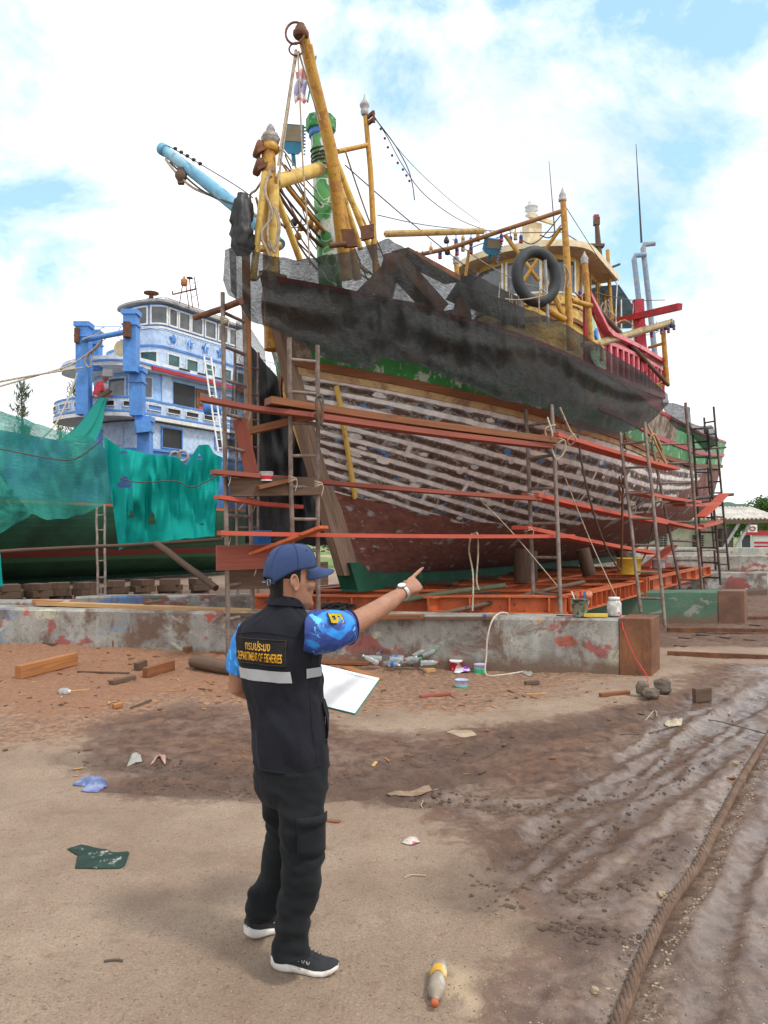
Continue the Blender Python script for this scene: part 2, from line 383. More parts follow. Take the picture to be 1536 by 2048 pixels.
def ground_height(X,Y):
    px=768+FPX*X/np.maximum(Y,.3); py=1070+FPX*CH/np.maximum(Y,.3)
    wp=(vnoise(X,Y,1.3,5)-.5)*150
    pxw=px+wp*1.2; pyw=py+(vnoise(X,Y,1.1,6)-.5)*70
    def soft(poly,w=.16):
        # soft world-space mask from the patch outline
        P_=[G(a,b) for a,b in poly]; xs=X+(vnoise(X,Y,1.7,8,4)-.5)*.7; ys=Y+(vnoise(X,Y,1.7,9,4)-.5)*.7
        ins=inpoly(xs,ys,[(p.x,p.y) for p in P_]); d,_,_=polydist(xs,ys,P_+[P_[0]])
        return np.clip(.5+np.where(ins,d,-d)/w*.5,0,1)
    mud=soft([(200,1440),(430,1400),(700,1450),(870,1460),(1130,1440),(1300,1400),(1400,1330),(1700,1330),(1900,2400),(960,2300),(1010,2060),(1090,1900),(1000,1760),(850,1620),(600,1590),(300,1580),(170,1530)],.5)
    wet=soft([(1330,1430),(1480,1330),(1700,1320),(2000,2400),(990,2400),(1110,1950),(1090,1830),(1010,1740),(1120,1660),(800,1600),(1000,1570),(1180,1530)],.35)
    wet=np.clip(wet*1.0,0,1)
    saw=soft([(-60,1430),(-60,1290),(330,1290),(620,1330),(480,1385),(250,1400),(120,1440)],.5)
    duff=soft([(-60,1500),(-60,1270),(1240,1350),(1000,1420),(600,1420),(300,1460)],.7)
    back=np.clip((Y-11.6)/.5,0,1)*np.clip((30-Y)/6,0,1)*np.clip(.35+vnoise(X,Y,.8,41),0,1); mud=np.maximum(mud,back)
    h=(vnoise(X,Y,.35,1,4)-.5)*.10+(vnoise(X,Y,2.2,2,4)-.5)*.03+(vnoise(X,Y,5.5,51,3)-.5)*.016+(vnoise(X,Y,12,3,3)-.5)*(.012+.014*mud)
    h+=saw*.05
    ruts=[([(150,1520),(330,1530),(540,1552),(700,1560),(860,1520),(1040,1475),(1230,1440),(1420,1395)],.16,.05),
          ([(240,1568),(420,1580),(620,1592),(820,1575),(960,1540)],.12,.04),
          ([(940,1790),(1060,1690),(1170,1610),(1300,1540),(1420,1460),(1560,1360)],.15,.06),
          ([(1080,1760),(1200,1660),(1310,1590),(1420,1520),(1520,1440)],.13,.05),
          ([(800,1600),(930,1600),(1060,1612),(1180,1590),(1290,1560)],.12,.045),
          ([(1560,1600),(1500,1700),(1450,1820),(1420,1930),(1400,2080)],.07,.035),
          ([(1640,1700),(1600,1800),(1545,1930),(1520,2080)],.07,.03),
          ([(1080,1870),(1180,1880),(1290,1895),(1400,1905),(1560,1925)],.08,-.035),
          ([(1130,1800),(1220,1790),(1290,1750),(1370,1680)],.07,-.04),
          ([(1180,1560),(1290,1500),(1360,1430)],.1,.04)]
    tread=np.zeros(X.shape)
    for pts,wd,dp in ruts:
        q=[G(a,b) for a,b in pts]; d,sd_,al=polydist(X,Y,q); dd=d+(vnoise(X,Y,3,11)-.5)*.08
        dp=dp*.62*(.35+1.3*vnoise(X,Y,1.6,23)); prof=-dp*np.exp(-(dd/wd)**4)+abs(dp)*.55*np.exp(-((dd-wd*1.35)/(wd*.3))**2)*(.5+vnoise(X,Y,7,12))
        tr=np.exp(-(dd/(wd*.9))**4)*np.maximum(0,np.sin(al*2*math.pi/.09+sd_*.8)+(vnoise(X,Y,5,21)-.6)*2)*.013*np.clip((vnoise(X,Y,.9,22)-.42)*6,0,1)
        h+=prof+tr; tread+=np.exp(-(d/(wd*1.5))**4)
    h-=wet*.02
    h+=(vnoise(X,Y,22,31,2)-.5)*.016*mud*(1-.4*wet)+(vnoise(X,Y,5,32,3)-.5)*.03*mud*(1-.75*wet)
    wl_=11.30+(X+5.6)*(-.175); md=np.interp(X,[-6,-3,0,1.6,3],[.19,.15,.055,.02,0]); dw=np.maximum(0,wl_-Y); h+=md*np.exp(-(dw/.75)**2)*(wl_+1>Y)*(Y<16)*(.85+.3*vnoise(X,Y,2.5,33))*np.clip((16-Y)/3,0,1)
    q=[G(a,b) for a,b in ROPE]; d,_,_=polydist(X,Y,q); h-=np.exp(-(d/.07)**2)*.02; h+=np.exp(-((d-.14)/.05)**2)*.012*(vnoise(X,Y,16,14)*1.6)
    h=h*np.clip((40-Y)/20,0.0,1)*np.clip((18-np.abs(X))/6,0,1)
    tip=np.exp(-(((X-(-.38))/.55)**2+((Y-3.15)/.5)**2))   # firm, level patch where the man stands
    h=h*(1-tip)
    dry=soft([(838,2060),(842,2010),(870,1985),(880,1958),(932,1968),(1000,1990),(1015,2012),(1004,2040),(985,2060)],.05)*(vnoise(X,Y,9,61,3)>.40)
    GROUND['dry']=dry
    return h,mud,wet,saw,duff,np.clip(tread,0,1)
def ground_z(x,y):
    xs,ys,h=GROUND['g']; i=min(max(np.searchsorted(xs,x)-1,0),len(xs)-2); j=min(max(np.searchsorted(ys,y)-1,0),len(ys)-2)
    fx=(x-xs[i])/(xs[i+1]-xs[i]); fy=(y-ys[j])/(ys[j+1]-ys[j]); return float((h[j,i]*(1-fx)+h[j,i+1]*fx)*(1-fy)+(h[j+1,i]*(1-fx)+h[j+1,i+1]*fx)*fy)
def make_ground():
    def ax(lo,hi,fine,far,nfar):
        a=list(np.arange(lo,hi,fine)); s=fine
        R_=[];x=hi
        while x<far: R_.append(x); s*=1.12; x+=s
        R_.append(far)
        s=fine; Lf=[]; x=lo
        while x>-far: s*=1.12; x-=s; Lf.append(x)
        return np.array(Lf[::-1]+a+R_)
    xs=ax(-4.2,4.2,.022,1500,0); ys=list(np.arange(1.9,10.8,.026)); s=.026; y=ys[-1]
    while y<1500: s*=1.06; y+=s; ys.append(y)
    ys=[-60,-10,0,1,1.5]+ys
    ys=np.array(ys); X,Y=np.meshgrid(xs,ys)
    h,mud,wet,saw,duff,tread=ground_height(X,Y); GROUND['g']=(xs,ys,h)
    V=np.stack([X,Y,h],-1).reshape(-1,3); nr,nc=X.shape
    idx=np.arange(nr*nc).reshape(nr,nc); F=np.stack([idx[:-1,:-1],idx[:-1,1:],idx[1:,1:],idx[1:,:-1]],-1).reshape(-1,4)
    me=bpy.data.meshes.new('ground'); me.vertices.add(len(V)); me.vertices.foreach_set('co',V.ravel())
    me.loops.add(F.size); me.loops.foreach_set('vertex_index',F.ravel()); me.polygons.add(len(F)); me.polygons.foreach_set('loop_start',np.arange(0,F.size,4)); me.polygons.foreach_set('loop_total',np.full(len(F),4)); 
    me.update(calc_edges=True); me.polygons.foreach_set('use_smooth',np.ones(len(F),bool))
    far=np.clip((Y-30)/15,0,1)
    for n_,a in(('mud',mud),('wet',wet),('saw',saw),('duff',duff),('tread',tread),('far',far),('dry',GROUND['dry']*1.0),('hgt',h)):
        at=me.attributes.new(n_,'FLOAT','POINT'); at.data.foreach_set('value',a.ravel().astype(np.float32))
    b=NB('yard_dirt'); o=b.obj()
    g1=b.noise(90,4,.7); g2=b.noise(7,7,.7,None,.3); g3=b.noise(1.1,6,.6)
    sand=b.mix(b.ramp(g3,.35,.65),(.285,.20,.14),(.42,.32,.235)); sand=b.mix(b.ramp(g1,.32,.7),b.mix(.6,sand,(.13,.085,.058)),sand); sand=b.mix(b.math('MULTIPLY',b.ramp(g2,.55,.68),.6),sand,(.20,.125,.075)); sand=b.mix(b.math('MULTIPLY',b.ramp(b.noise(38,4,.75),.60,.66),.75),sand,(.13,.085,.05))
    sp=b.vor(55); sand=b.mix(b.ramp(sp,.10,.16,(1,1,1,1),(0,0,0,1)),sand,b.mix(b.ramp(b.noise(30,2),.45,.55),(.24,.17,.12),(.55,.46,.36)))
    mudc=b.mix(b.ramp(g2,.35,.65),(.060,.032,.023),(.175,.095,.060)); mudc=b.mix(b.math('MULTIPLY',b.ramp(b.noise(2.7,6,.7,None,.8),.54,.64),.8),mudc,(.21,.115,.065)); mudc=b.mix(b.ramp(g3,.45,.6),mudc,b.mix(b.ramp(g2,.4,.6),(.10,.055,.04),(.20,.13,.095)))
    wetc=b.mix(b.ramp(g2,.40,.62),(.085,.050,.036),(.19,.125,.092)); wetc=b.mix(b.ramp(g3,.42,.58),wetc,b.mix(b.ramp(b.noise(18,5,.7),.4,.6),(.11,.072,.052),(.23,.16,.12)))
    sawc=b.mix(b.ramp(g1,.4,.6),(.20,.085,.042),(.36,.17,.085)); duffc=b.mix(b.ramp(b.noise(16,6,.7),.4,.6),(.13,.062,.036),(.36,.20,.115))
    def edge(a,k=.75): # break the mask edge up with noise
        v=b.math('ADD',b.attr(a),b.math('MULTIPLY',b.math('SUBTRACT',g2,.5),k)); return b.ramp(v,.38,.62)
    col=b.mix(b.math('MULTIPLY',edge('duff',1.2),.75),sand,duffc); col=b.mix(b.math('MULTIPLY',edge('saw',1.9),.62),col,sawc); lit=b.ramp(b.noise(26,5,.75,b.map((1,2.2,1)),.6),.56,.60); col=b.mix(b.math('MULTIPLY',b.math('MULTIPLY',lit,edge('duff',1.2)),.7),col,(.085,.045,.03))
    mudf=edge('mud',1.1); wetf=edge('wet',.8)
    col=b.mix(mudf,col,mudc); col=b.mix(wetf,col,wetc)
    col=b.mix(b.math('MULTIPLY',b.attr('tread'),.45),col,(.07,.045,.034))
    col=b.mix(b.attr('far'),col,(.36,.27,.17))
    gr=b.ramp(b.math('ADD',b.math('MULTIPLY',b.attr('far'),.5),b.noise(.09,3)),.86,.95); col=b.mix(gr,col,b.mix(b.ramp(g2,.4,.6),(.07,.13,.03),(.16,.24,.06)))
    col=b.mix(b.math('MULTIPLY',b.attr('dry'),.85),col,(.46,.35,.23))
    b.base(col)
    pud=b.ramp(b.math('ADD',b.math('MULTIPLY',b.attr('hgt'),9),b.noise(2.6,6,.65,None,.5)),.34,.56)
    rw=b.math('ADD',.22,b.math('MULTIPLY',pud,.45)); rr=b.n('ShaderNodeMix',data_type='FLOAT'); b.l(wetf,rr.inputs[0]); rr.inputs[2].default_value=.92; b.l(rw,rr.inputs[3]); b.rough(rr.outputs[0])
    bs=b.n('ShaderNodeMix',data_type='FLOAT'); b.l(wetf,bs.inputs[0]); bs.inputs[2].default_value=1; b.l(b.math('ADD',.22,b.math('MULTIPLY',pud,.7)),bs.inputs[3])
    hh=b.math('ADD',b.math('MULTIPLY',g2,1.2),b.math('MULTIPLY',g1,.35)); hh=b.math('ADD',hh,b.math('MULTIPLY',b.math('MINIMUM',sp,.2),-1.2))
    bn=b.n('ShaderNodeBump'); bn.inputs['Distance'].default_value=.026; b.l(hh,bn.inputs['Height']); b.l(bs.outputs[0],bn.inputs['Strength']); b.l(bn.outputs[0],b.b.inputs['Normal'])
    me.materials.append(b.m)
    o=bpy.data.objects.new('ground',me); sc.collection.objects.link(o); o['kind']='structure'
make_ground()
# ---------------- ship frames: s aft, l to port, z up; both ships lie parallel on the slip
U=Vector((.51,.86,0)).normalized(); V_=Vector((.86,-.51,0)).normalized(); O1=Vector((-.54,12.3,0)); O2=Vector((-8.56,27,0))-V_*1.6
Z3=Vector((0,0,1))
def S(s,l,z,O=O1): return O+U*s+V_*l+Z3*z
def DL(px,l,O=O1):
    k=(px-768)/FPX; A=O+V_*l
    s=(k*A.y-A.x)/(U.x-U.y*k); return (A+U*s).y
def PL(px,py,l,O=O1): return P(px,py,DL(px,l,O))
def interp(x,xs,ys): return float(np.interp(x,xs,ys))
def zr(s): return interp(s,[-2.2,-1.2,.5,3,8,14,20,23.5],[4.22,4.05,3.85,3.65,3.52,3.7,4.15,4.5])
def zt(s): return interp(s,[-2.2,0,3,8,14,20,23.5],[5.25,5.0,4.75,4.55,4.7,5.05,5.3])
def stem(z): return -2.05*(z-.84)/4.46-.12*math.sin(math.pi*min(1,max(0,(z-.84)/4.46)))
def send(z): return interp(z,[.84,1.3,2.0,2.6,3.2,4.2,5.2],[17.5,18.6,20.2,21.6,22.4,23.2,23.6])
def hb(s,z):
    w=max(0,min(1,(z-1.0)/(3.6-1.0))); Bz=3.0*(1-(1-w)**2.6)**.72+(.12*max(0,z-3.6))
    t=(s-stem(z))/(10.8-1.2*w); t=max(0,min(1,t)); p=1.6+1.5*w
    f=1-(1-t)**p
    t2=(send(z)-s)/(7.5-3*w); t2=max(0,min(1,t2)); f2=(1-(1-t2)**2.4)**(.8-.28*w)
    return Bz*f*f2
def hull_rows(zfun,nt=64,side=1):
    rows=[]
    for (zf,) in zfun:
        row=[]
        for i in range(nt+1):
            t=i/nt; t=t*t*(.55)+t*.45 if t<.999 else 1
            # solve z,s together (sheer depends on s)
            s=-1.5+t*24
            for _ in range(3):
                z=zf(s,t); s=stem(z)+t*(send(z)-stem(z))
            row.append(S(s,side*(hb(s,z)+.03),z))
        rows.append(row)
    return rows
def hull_mat():
    b=NB('sanded_hull_planking'); uv=b.n('ShaderNodeTexCoord').outputs['UV']; o=b.obj()
    sx=b.n('ShaderNodeSeparateXYZ'); b.l(uv,sx.inputs[0]); u,v=sx.outputs[0],sx.outputs[1]
    wob=b.noise(.9,2,.5,uv); wfine=b.noise(5,3,.6,uv)
    vv=b.math('ADD',v,b.math('MULTIPLY',b.math('SUBTRACT',wfine,.5),.28)); vv=b.math('ADD',vv,b.math('MULTIPLY',b.math('SUBTRACT',wob,.5),.2))
    fr=b.math('FRACT',vv)
    tri=b.math('ABSOLUTE',b.math('SUBTRACT',fr,.5))
    seam=b.ramp(tri,.165,.20,(1,1,1,1),(0,0,0,1))
    # seams get filled in runs: some are bare wood, and nothing is filled low down yet
    row=b.math('FLOOR',vv); cb=b.n('ShaderNodeCombineXYZ'); b.l(b.math('MULTIPLY',u,.30),cb.inputs[0]); b.l(b.math('MULTIPLY',row,3.7),cb.inputs[1])
    on=b.ramp(b.noise(1.,2,.5,cb.outputs[0]),.30,.34)
    # filled over fastenings and butts
    cell=b.n('ShaderNodeCombineXYZ'); b.l(b.math('MULTIPLY',u,2.3),cell.inputs[0]); b.l(b.math('ADD',vv,.5),cell.inputs[1])
    spots=b.vor(1.,cell.outputs[0]); spt=b.ramp(b.math('ADD',spots,b.math('MULTIPLY',b.math('SUBTRACT',wfine,.5),.25)),.20,.24,(1,1,1,1),(0,0,0,1))
    lim=b.math('ADD',b.math('ADD',v,b.math('MULTIPLY',b.math('SUBTRACT',wob,.5),4.5)),b.math('ADD',b.math('MULTIPLY',u,-.68),9.9))
    upf=b.ramp(b.math('ADD',b.math('MULTIPLY',lim,.1),.5),.5,.515)
    uv=b.map((1,.14,1),uv)
    brown=b.mix(b.ramp(b.noise(9,6,.7,uv),.35,.65),(.030,.016,.012),(.12,.062,.040))
    st=b.map((.9,1.6,1),uv)
    brown=b.mix(b.ramp(b.noise(4.2,7,.75,st,.8),.52,.58),brown,(.26,.25,.23))
    brown=b.mix(b.ramp(b.noise(3.6,6,.7,b.map((.8,1.6,1),uv,loc=(4,9,0)),.5),.585,.62),brown,(.06,.20,.42))
    brown=b.mix(b.ramp(b.noise(5.3,6,.7,b.map((.7,1.8,1),uv,loc=(8,2,0)),.5),.63,.66),brown,(.30,.22,.10))
    maroon=b.mix(b.ramp(b.noise(5,6,.7,st),.35,.65),(.11,.038,.028),(.22,.085,.062))
    mp=b.ramp(b.noise(2.2,4,.5,b.map((.8,1.1,1),uv,loc=(2,2,0)),.4),.62,.66); maroon=b.mix(b.math('MULTIPLY',mp,.8),maroon,(.32,.34,.35))
    mp2=b.ramp(b.noise(13,4,.6,b.map((.6,1.3,1),uv),.4),.64,.68); maroon=b.mix(b.math('MULTIPLY',mp2,.7),maroon,(.36,.33,.31))
    cell2=b.n('ShaderNodeCombineXYZ'); b.l(b.math('MULTIPLY',u,1.6),cell2.inputs[0]); b.l(b.math('MULTIPLY',v,.36),cell2.inputs[1])
    sp2=b.ramp(b.math('ADD',b.vor(1.3,cell2.outputs[0]),b.math('MULTIPLY',b.math('SUBTRACT',wfine,.5),.5)),.10,.15,(1,1,1,1),(0,0,0,1)); maroon=b.mix(b.math('MULTIPLY',sp2,.75),maroon,(.36,.38,.39))
    col=b.mix(upf,maroon,brown)
    putty=b.mix(b.ramp(b.noise(6,4,.6,uv),.35,.65),(.50,.48,.46),(.78,.75,.72))
    m=b.math('MAXIMUM',b.math('MULTIPLY',seam,on),b.math('MULTIPLY',spt,.9)); halo=b.ramp(tri,.10,.34,(1,1,1,1),(0,0,0,1))
    rw_=b.n('ShaderNodeTexWhiteNoise',noise_dimensions='1D'); b.l(b.math('FLOOR',b.math('ADD',vv,.5)),rw_.inputs['W'])
    jt=b.math('FRACT',b.math('ADD',b.math('MULTIPLY',u,.22),b.math('MULTIPLY',rw_.outputs[0],5.3))); m=b.math('MAXIMUM',m,b.math('MULTIPLY',b.ramp(jt,.012,.02,(1,1,1,1),(0,0,0,1)),b.math('GREATER_THAN',rw_.outputs[0],.45)))
    m=b.math('MULTIPLY',m,upf)
    col=b.mix(b.math('MULTIPLY',b.math('MULTIPLY',b.math('MULTIPLY',halo,on),upf),b.ramp(b.noise(2.5,5,.7,uv),.33,.57)),col,(.40,.38,.37))
    col=b.mix(b.math('MULTIPLY',m,.93),col,putty)
    b.base(col); b.rough(.8); 
    pl=b.ramp(b.math('ABSOLUTE',b.math('SUBTRACT',b.math('FRACT',b.math('ADD',v,.5)),.5)),.0,.04)
    b.bump(b.math('ADD',b.math('MULTIPLY',b.noise(11,6,.7,uv),.5),b.math('ADD',pl,b.math('MULTIPLY',m,-.3))),.4,.02)
    return b.m
M_hull=hull_mat()
def band_mat():
    b=NB('scraped_bulwark_paint'); o=b.obj()
    col=b.mix(b.ramp(b.noise(5,6,.7),.4,.6),(.16,.10,.07),(.34,.30,.24)); col=b.mix(b.ramp(b.noise(2.4,6,.7,None,.7),.55,.6),col,(.10,.07,.055)); col=b.mix(b.ramp(b.noise(1.6,4),.60,.66),col,(.10,.22,.13))
    b.base(col); b.rough(.75); return b.m
M_bul=band_mat()
def stern_mat():
    b=NB('green_to_aqua_bulwark'); o=b.obj(); 
    uv=b.n('ShaderNodeTexCoord').outputs['UV']; sx=b.n('ShaderNodeSeparateXYZ'); b.l(uv,sx.inputs[0])
    f=b.ramp(b.math('ADD',sx.outputs[0],b.math('MULTIPLY',b.noise(1.6,6,.7),3.5)),0,1); f2=b.math('ADD',b.math('MULTIPLY',sx.outputs[0],.05),b.math('MULTIPLY',b.noise(1.6,6,.7),.35))
    col=b.mix(b.ramp(f2,1.02,1.06),(.06,.27,.10),(.38,.62,.58)); col=b.mix(b.ramp(b.noise(3,6,.7,None,.5),.57,.62),col,(.42,.50,.44))
    b.base(col); b.rough(.6); return b.m
ship=thing('fishing_trawler',S(0,0,.84),'large wooden trawler on the orange cradle, planking filled with pale putty, yellow masts','boat')
hullm=MB()
NR=34
for side in(1,-1):
    fs=[]
    for j in range(NR+1):
        w=j/NR
        fs.append((lambda s,t,w=w:1.02+(zr(s)-1.02)*(w**(1+1.5*math.sin(math.pi*min(1,t*1.25))**1.0))+.0,))
    rows=hull_rows(fs,70,side)
    hullm.grid(rows,flip=(side==1),uvf=lambda i,j,rows=rows:((rows[i][j]-O1).dot(U)*1.0+30, i/NR*22))
hullm.build('hull',M_hull,ship)
# keel
k=MB()
k.bar(S(-.02,0,.96),S(19.2,0,.96),.30,.26); k.poly([S(-.25,-.16,1.30),S(.0,-.16,.83),S(.75,-.16,.83),S(.75,-.16,1.12),S(.35,-.16,1.12),S(.05,-.16,1.30)],V_*.32)
k.build('keel',M_dkgreen,ship)
st=MB(); pts=[]
for i in range(17):
    z=1.1+i*(5.35-1.1)/16; pts.append(z)
W=.10
sec=[[S(stem(z)-.12,W*.7,z),S(stem(z)+.22,W+.05,z),S(stem(z)+.22,-W-.05,z),S(stem(z)-.12,-W*.7,z)] for z in pts]
Vv=[p for r in sec for p in r]; F=[(i*4+k_,i*4+(k_+1)%4,i*4+4+(k_+1)%4,i*4+4+k_) for i in range(16) for k_ in range(4)]+[(3,2,1,0),(64,65,66,67)]
Uu=[[(i*.27,k_*.4),(i*.27,k_*.4+.3),(i*.27+.27,k_*.4+.3),(i*.27+.27,k_*.4)] for i in range(16) for k_ in range(4)]+[[(0,0)]*4]*2
st.add(Vv,F,Uu).build('stem_post',wood('stem_timber',(.27,.19,.14),(.13,.08,.055),.8),ship,recalc=True)
# bulwark, green strake and rub rails
def strip(z0f,z1f,off0,off1,name,mat,s0t=0,s1t=1,nt=70,th=.0,nz=3,parent=ship,label=None,uvk=1):
    m=MB()
    for side in(1,-1):
        rows=[]
        for j in range(nz+1):
            row=[]
            for i in range(nt+1):
                t=s0t+(s1t-s0t)*i/nt; t=t*t*.55+t*.45 if t<.999 else 1
                s=-1.5+t*24
                for _ in range(3):
                    z=z0f(s)+(z1f(s)-z0f(s))*j/nz; s=stem(z)+t*(send(z)-stem(z))
                row.append(S(s,side*(hb(s,z)+.03+off0+(off1-off0)*j/nz),z))
            rows.append(row)
        if th: # solid rail: outer face, top and underside
            inn=[[p-V_*side*th for p in rows[-1]],]; rows=[[p-V_*side*th for p in rows[0]]]+rows+inn
        m.grid(rows,flip=(side==1),smooth=not th,uvf=lambda i,j,rows=rows:((rows[i][j]-O1).dot(U),rows[i][j].z))
    return m.build(name,mat,parent,label)
strip(lambda s:zr(s)+.12,zt,.0,.03,'bulwark',M_bul,0,.62)
strip(lambda s:zr(s)+.12,zt,.0,.03,'bulwark',stern_mat(),.62,1,label='green and aqua painted stern bulwark')
strip(lambda s:zr(s)+.14,lambda s:zr(s)+.40,.035,.035,'green_strake',M_green,.02,.7,th=.05)
strip(lambda s:zr(s)+.02,lambda s:zr(s)+.13,.07,.07,'rub_rail',M_brownplank,.0,1,th=.12)
strip(lambda s:zr(s)-.07,lambda s:zr(s)+.02,.03,.03,'cream_strake',worn('dull_cream_strake',(.48,.34,.17),(.25,.15,.09),None,scale=3),.0,.6,th=.05)
strip(lambda s:zt(s),lambda s:zt(s)+.07,.05,.05,'cap_rail',M_red,.0,1,th=.2)
strip(lambda s:zr(s)+.42,lambda s:zr(s)+.52,.06,.06,'upper_rub_rail',M_red,.35,1,th=.08)
dk=MB(); rows=[]
for l in(-1,0,1): rows.append([S(s,l*(hb(s,zr(s))-.05),zr(s)+.25) for s in [x*.75-1.3 for x in range(33)]])
dk.grid(rows); dk.build('deck',M_oldwood,ship)
# yellow strip fitted beside the stem and timber shoe at the keel
for side in(1,-1):
    y_=MB()
    P1=[S(stem(z)+.42,side*(hb(stem(z)+.42,z)+.075),z) for z in [2.3+.2*i for i in range(9)]]
    for a,b_ in zip(P1[:-1],P1[1:]): y_.bar(a,b_,.04,.08,up=U)
    y_.build('yellow_batten',M_yel_light,ship)
# rudder / stern planking stack
r_=MB()
for i in range(4): r_.bar(S(15.5,1.2+.05*i,1.9+.13*i),S(21.5,1.1,2.1+.13*i),.5,.07)
r_.build('stern_planking',M_oldwood,ship)
# ---- wheelhouse
def plan(s0,s1,hw,r,n=18,star=True):
    pts=[(s1,hw),(s0,hw)]; c=[]
    for i in range(1,n): a=math.pi/2-math.pi*i/n; c.append((s0-r*math.cos(a)**.8,hw*math.sin(a)))
    pts=pts+c+[(s0,-hw)]
    if star: pts.append((s1,-hw))
    return pts,abs(s1-s0)
def band(m,pl,a0,a1,z0,z1,off=0,th=.05,O=O1,step=.18):
    """curved slab that follows a plan outline; a measured aft (+) from the front port corner, forward round the bow (-)"""
    pts,az=pl; L=[0]
    for p,q in zip(pts[:-1],pts[1:]): L.append(L[-1]+math.hypot(q[0]-p[0],q[1]-p[1]))
    b0,b1=az-a1,az-a0; b0=max(0,b0); b1=min(L[-1],b1)
    if b1-b0<.01: return m
    cuts=sorted(set([b0,b1]+[x for x in L if b0<x<b1]+[b0+(b1-b0)*i/max(1,int((b1-b0)/step)) for i in range(max(1,int((b1-b0)/step)))])); 
    c2=[cuts[0]]
    for c in cuts[1:]:
        if c-c2[-1]>1e-4: c2.append(c)
    Q=[]
    for c in c2:
        i=max([k for k in range(len(L)-1) if L[k]<=c+1e-9] or [0]); p=pts[i];q=pts[i+1]; f=(c-L[i])/max(1e-9,L[i+1]-L[i]); x=(p[0]+(q[0]-p[0])*f,p[1]+(q[1]-p[1])*f)
        d=(q[0]-p[0],q[1]-p[1]); ln=math.hypot(*d); nrm=(d[1]/ln,-d[0]/ln)
        # outward = away from the centreline/aft
        cx=(pts[0][0]+pts[1][0])/2
        if nrm[0]*(x[0]-cx)+nrm[1]*x[1]<0: nrm=(-nrm[0],-nrm[1])
        Q.append((x,nrm))
    rows=[]
    for zz,o_ in((z0,off),(z0,off+th),(z1,off+th),(z1,off),(z0,off)):
        rows.append([S(x[0]+n_[0]*o_,x[1]+n_[1]*o_,zz,O) for x,n_ in Q])
    m.grid(rows,smooth=False,uvf=lambda i,j:(j*.2,i*.3))
    for e in(0,-1): m.add([rows[k][e] for k in range(4)],[(0,1,2,3) if e else (3,2,1,0)])
    return m
def slab(m,pl,z0,z1,grow=0,O=O1):
    pts,_=pl; cx=(pts[0][0]+pts[1][0])/2; A=[]
    for s,l in pts:
        k=math.hypot(s-cx,l); A.append(S(s+(s-cx)/k*grow,l+l/k*grow,z0,O))
    m.poly(A,Z3*(z1-z0)); return m
WH=plan(8.2,12.0,1.25,.95)
RF=plan(8.0,10.2,1.75,1.25,24)
m=MB(); band(m,WH,-9,3.8,4.2,8.45,0,.06); m.build('wheelhouse',M_yel_light,ship)
m=MB(); band(m,WH,-4.9,-.05,6.9,7.5,.062,.03); m.build('wheelhouse_panel',M_yel_light,ship)
for a0,a1 in[(-4.6,-3.85),(-3.7,-2.95),(-2.8,-2.05),(-1.9,-1.15),(-1.0,-.3),(.15,.75),(.95,1.5),(1.7,2.25),(2.5,3.1)]:
    m=MB(); band(m,WH,a0,a1,7.55,8.32,.065,.02); g_=m.build('window',M_glass,ship)
    m=MB(); 
    for q in(a0-.05,a1): band(m,WH,q,q+.05,7.5,8.36,.065,.045)
    band(m,WH,a0,a1,7.5,7.55,.065,.045); m.build('frame',M_yel if a0>-.2 else M_white,g_)
m=MB(); band(m,WH,-4.9,2,6.85,6.95,.06,.06); band(m,WH,-4.9,2,7.22,7.25,.1,.03); m.build('trim',M_brownplank,ship)
m=MB(); slab(m,RF,8.45,8.56); pts=RF[0]
top=[S(9.3+(s-9.3)*.75,l*.75,8.74) for s,l in pts]; low=[S(s,l,8.56) for s,l in pts]; m.grid([low,top],smooth=False); m.poly(top,Z3*.01)
m.build('wheelhouse_roof',M_beige,ship)
m=MB(); band(m,RF,-9,2.2,8.45,8.60,.0,.05); m.build('roof_edge',M_cream,ship)
# roof gear: grab rail, radar, horn, floodlight
m=MB(); m.tube([S(7.6,1.2,8.6),S(7.7,1.2,8.95),S(8.6,1.3,9.0),S(9.8,1.3,9.0),S(9.8,1.3,8.6)],.015,6); m.tube([S(7.4,-1.2,8.6),S(7.4,-1.2,9.0),S(7.0,0,9.0),S(7.5,1.2,8.95)],.015,6)
m.build('grab_rail',M_pipe,ship)
def wood_tube(name,p,q,r,mat,parent,n=12,label=None):
    m=MB(); 
    if isinstance(r,tuple): m.tube([p,p.lerp(q,.5),q],[r[0],(r[0]+r[1])/2,r[1]],n)
    else: m.tube([p,q],r,n)
    return m.build(name,mat,parent,label)
rad=PL(1064,465,-.2); m=MB(); m.lathe(rad+Z3*-.12,[(.02,-.5),(.04,0)],8); m.box(rad,(.42,.3,.45),.5); m.box(rad+Vector((.05,0,-.32)),(.75,.4,.12),.5); m.build('radar',M_cream,ship)
m=MB(); m.box(rad+Vector((.25,-.1,.30)),(.95,.08,.09),.6); m.build('radar_scanner',M_cream,ship)
hn=PL(1063,435,-.3); m=MB(); m.lathe(hn+Z3*-.02,[(r_*.72,h_*.62) for r_,h_ in [(.05,-.15),(.10,0),(.24,.12),(.14,.16),(.14,.25),(.25,.33),(.14,.37),(.18,.42),(.26,.48),(.17,.52),(.12,.6),(.14,.7),(.05,.75)]],14); m.build('horn_stack',M_white,ship)
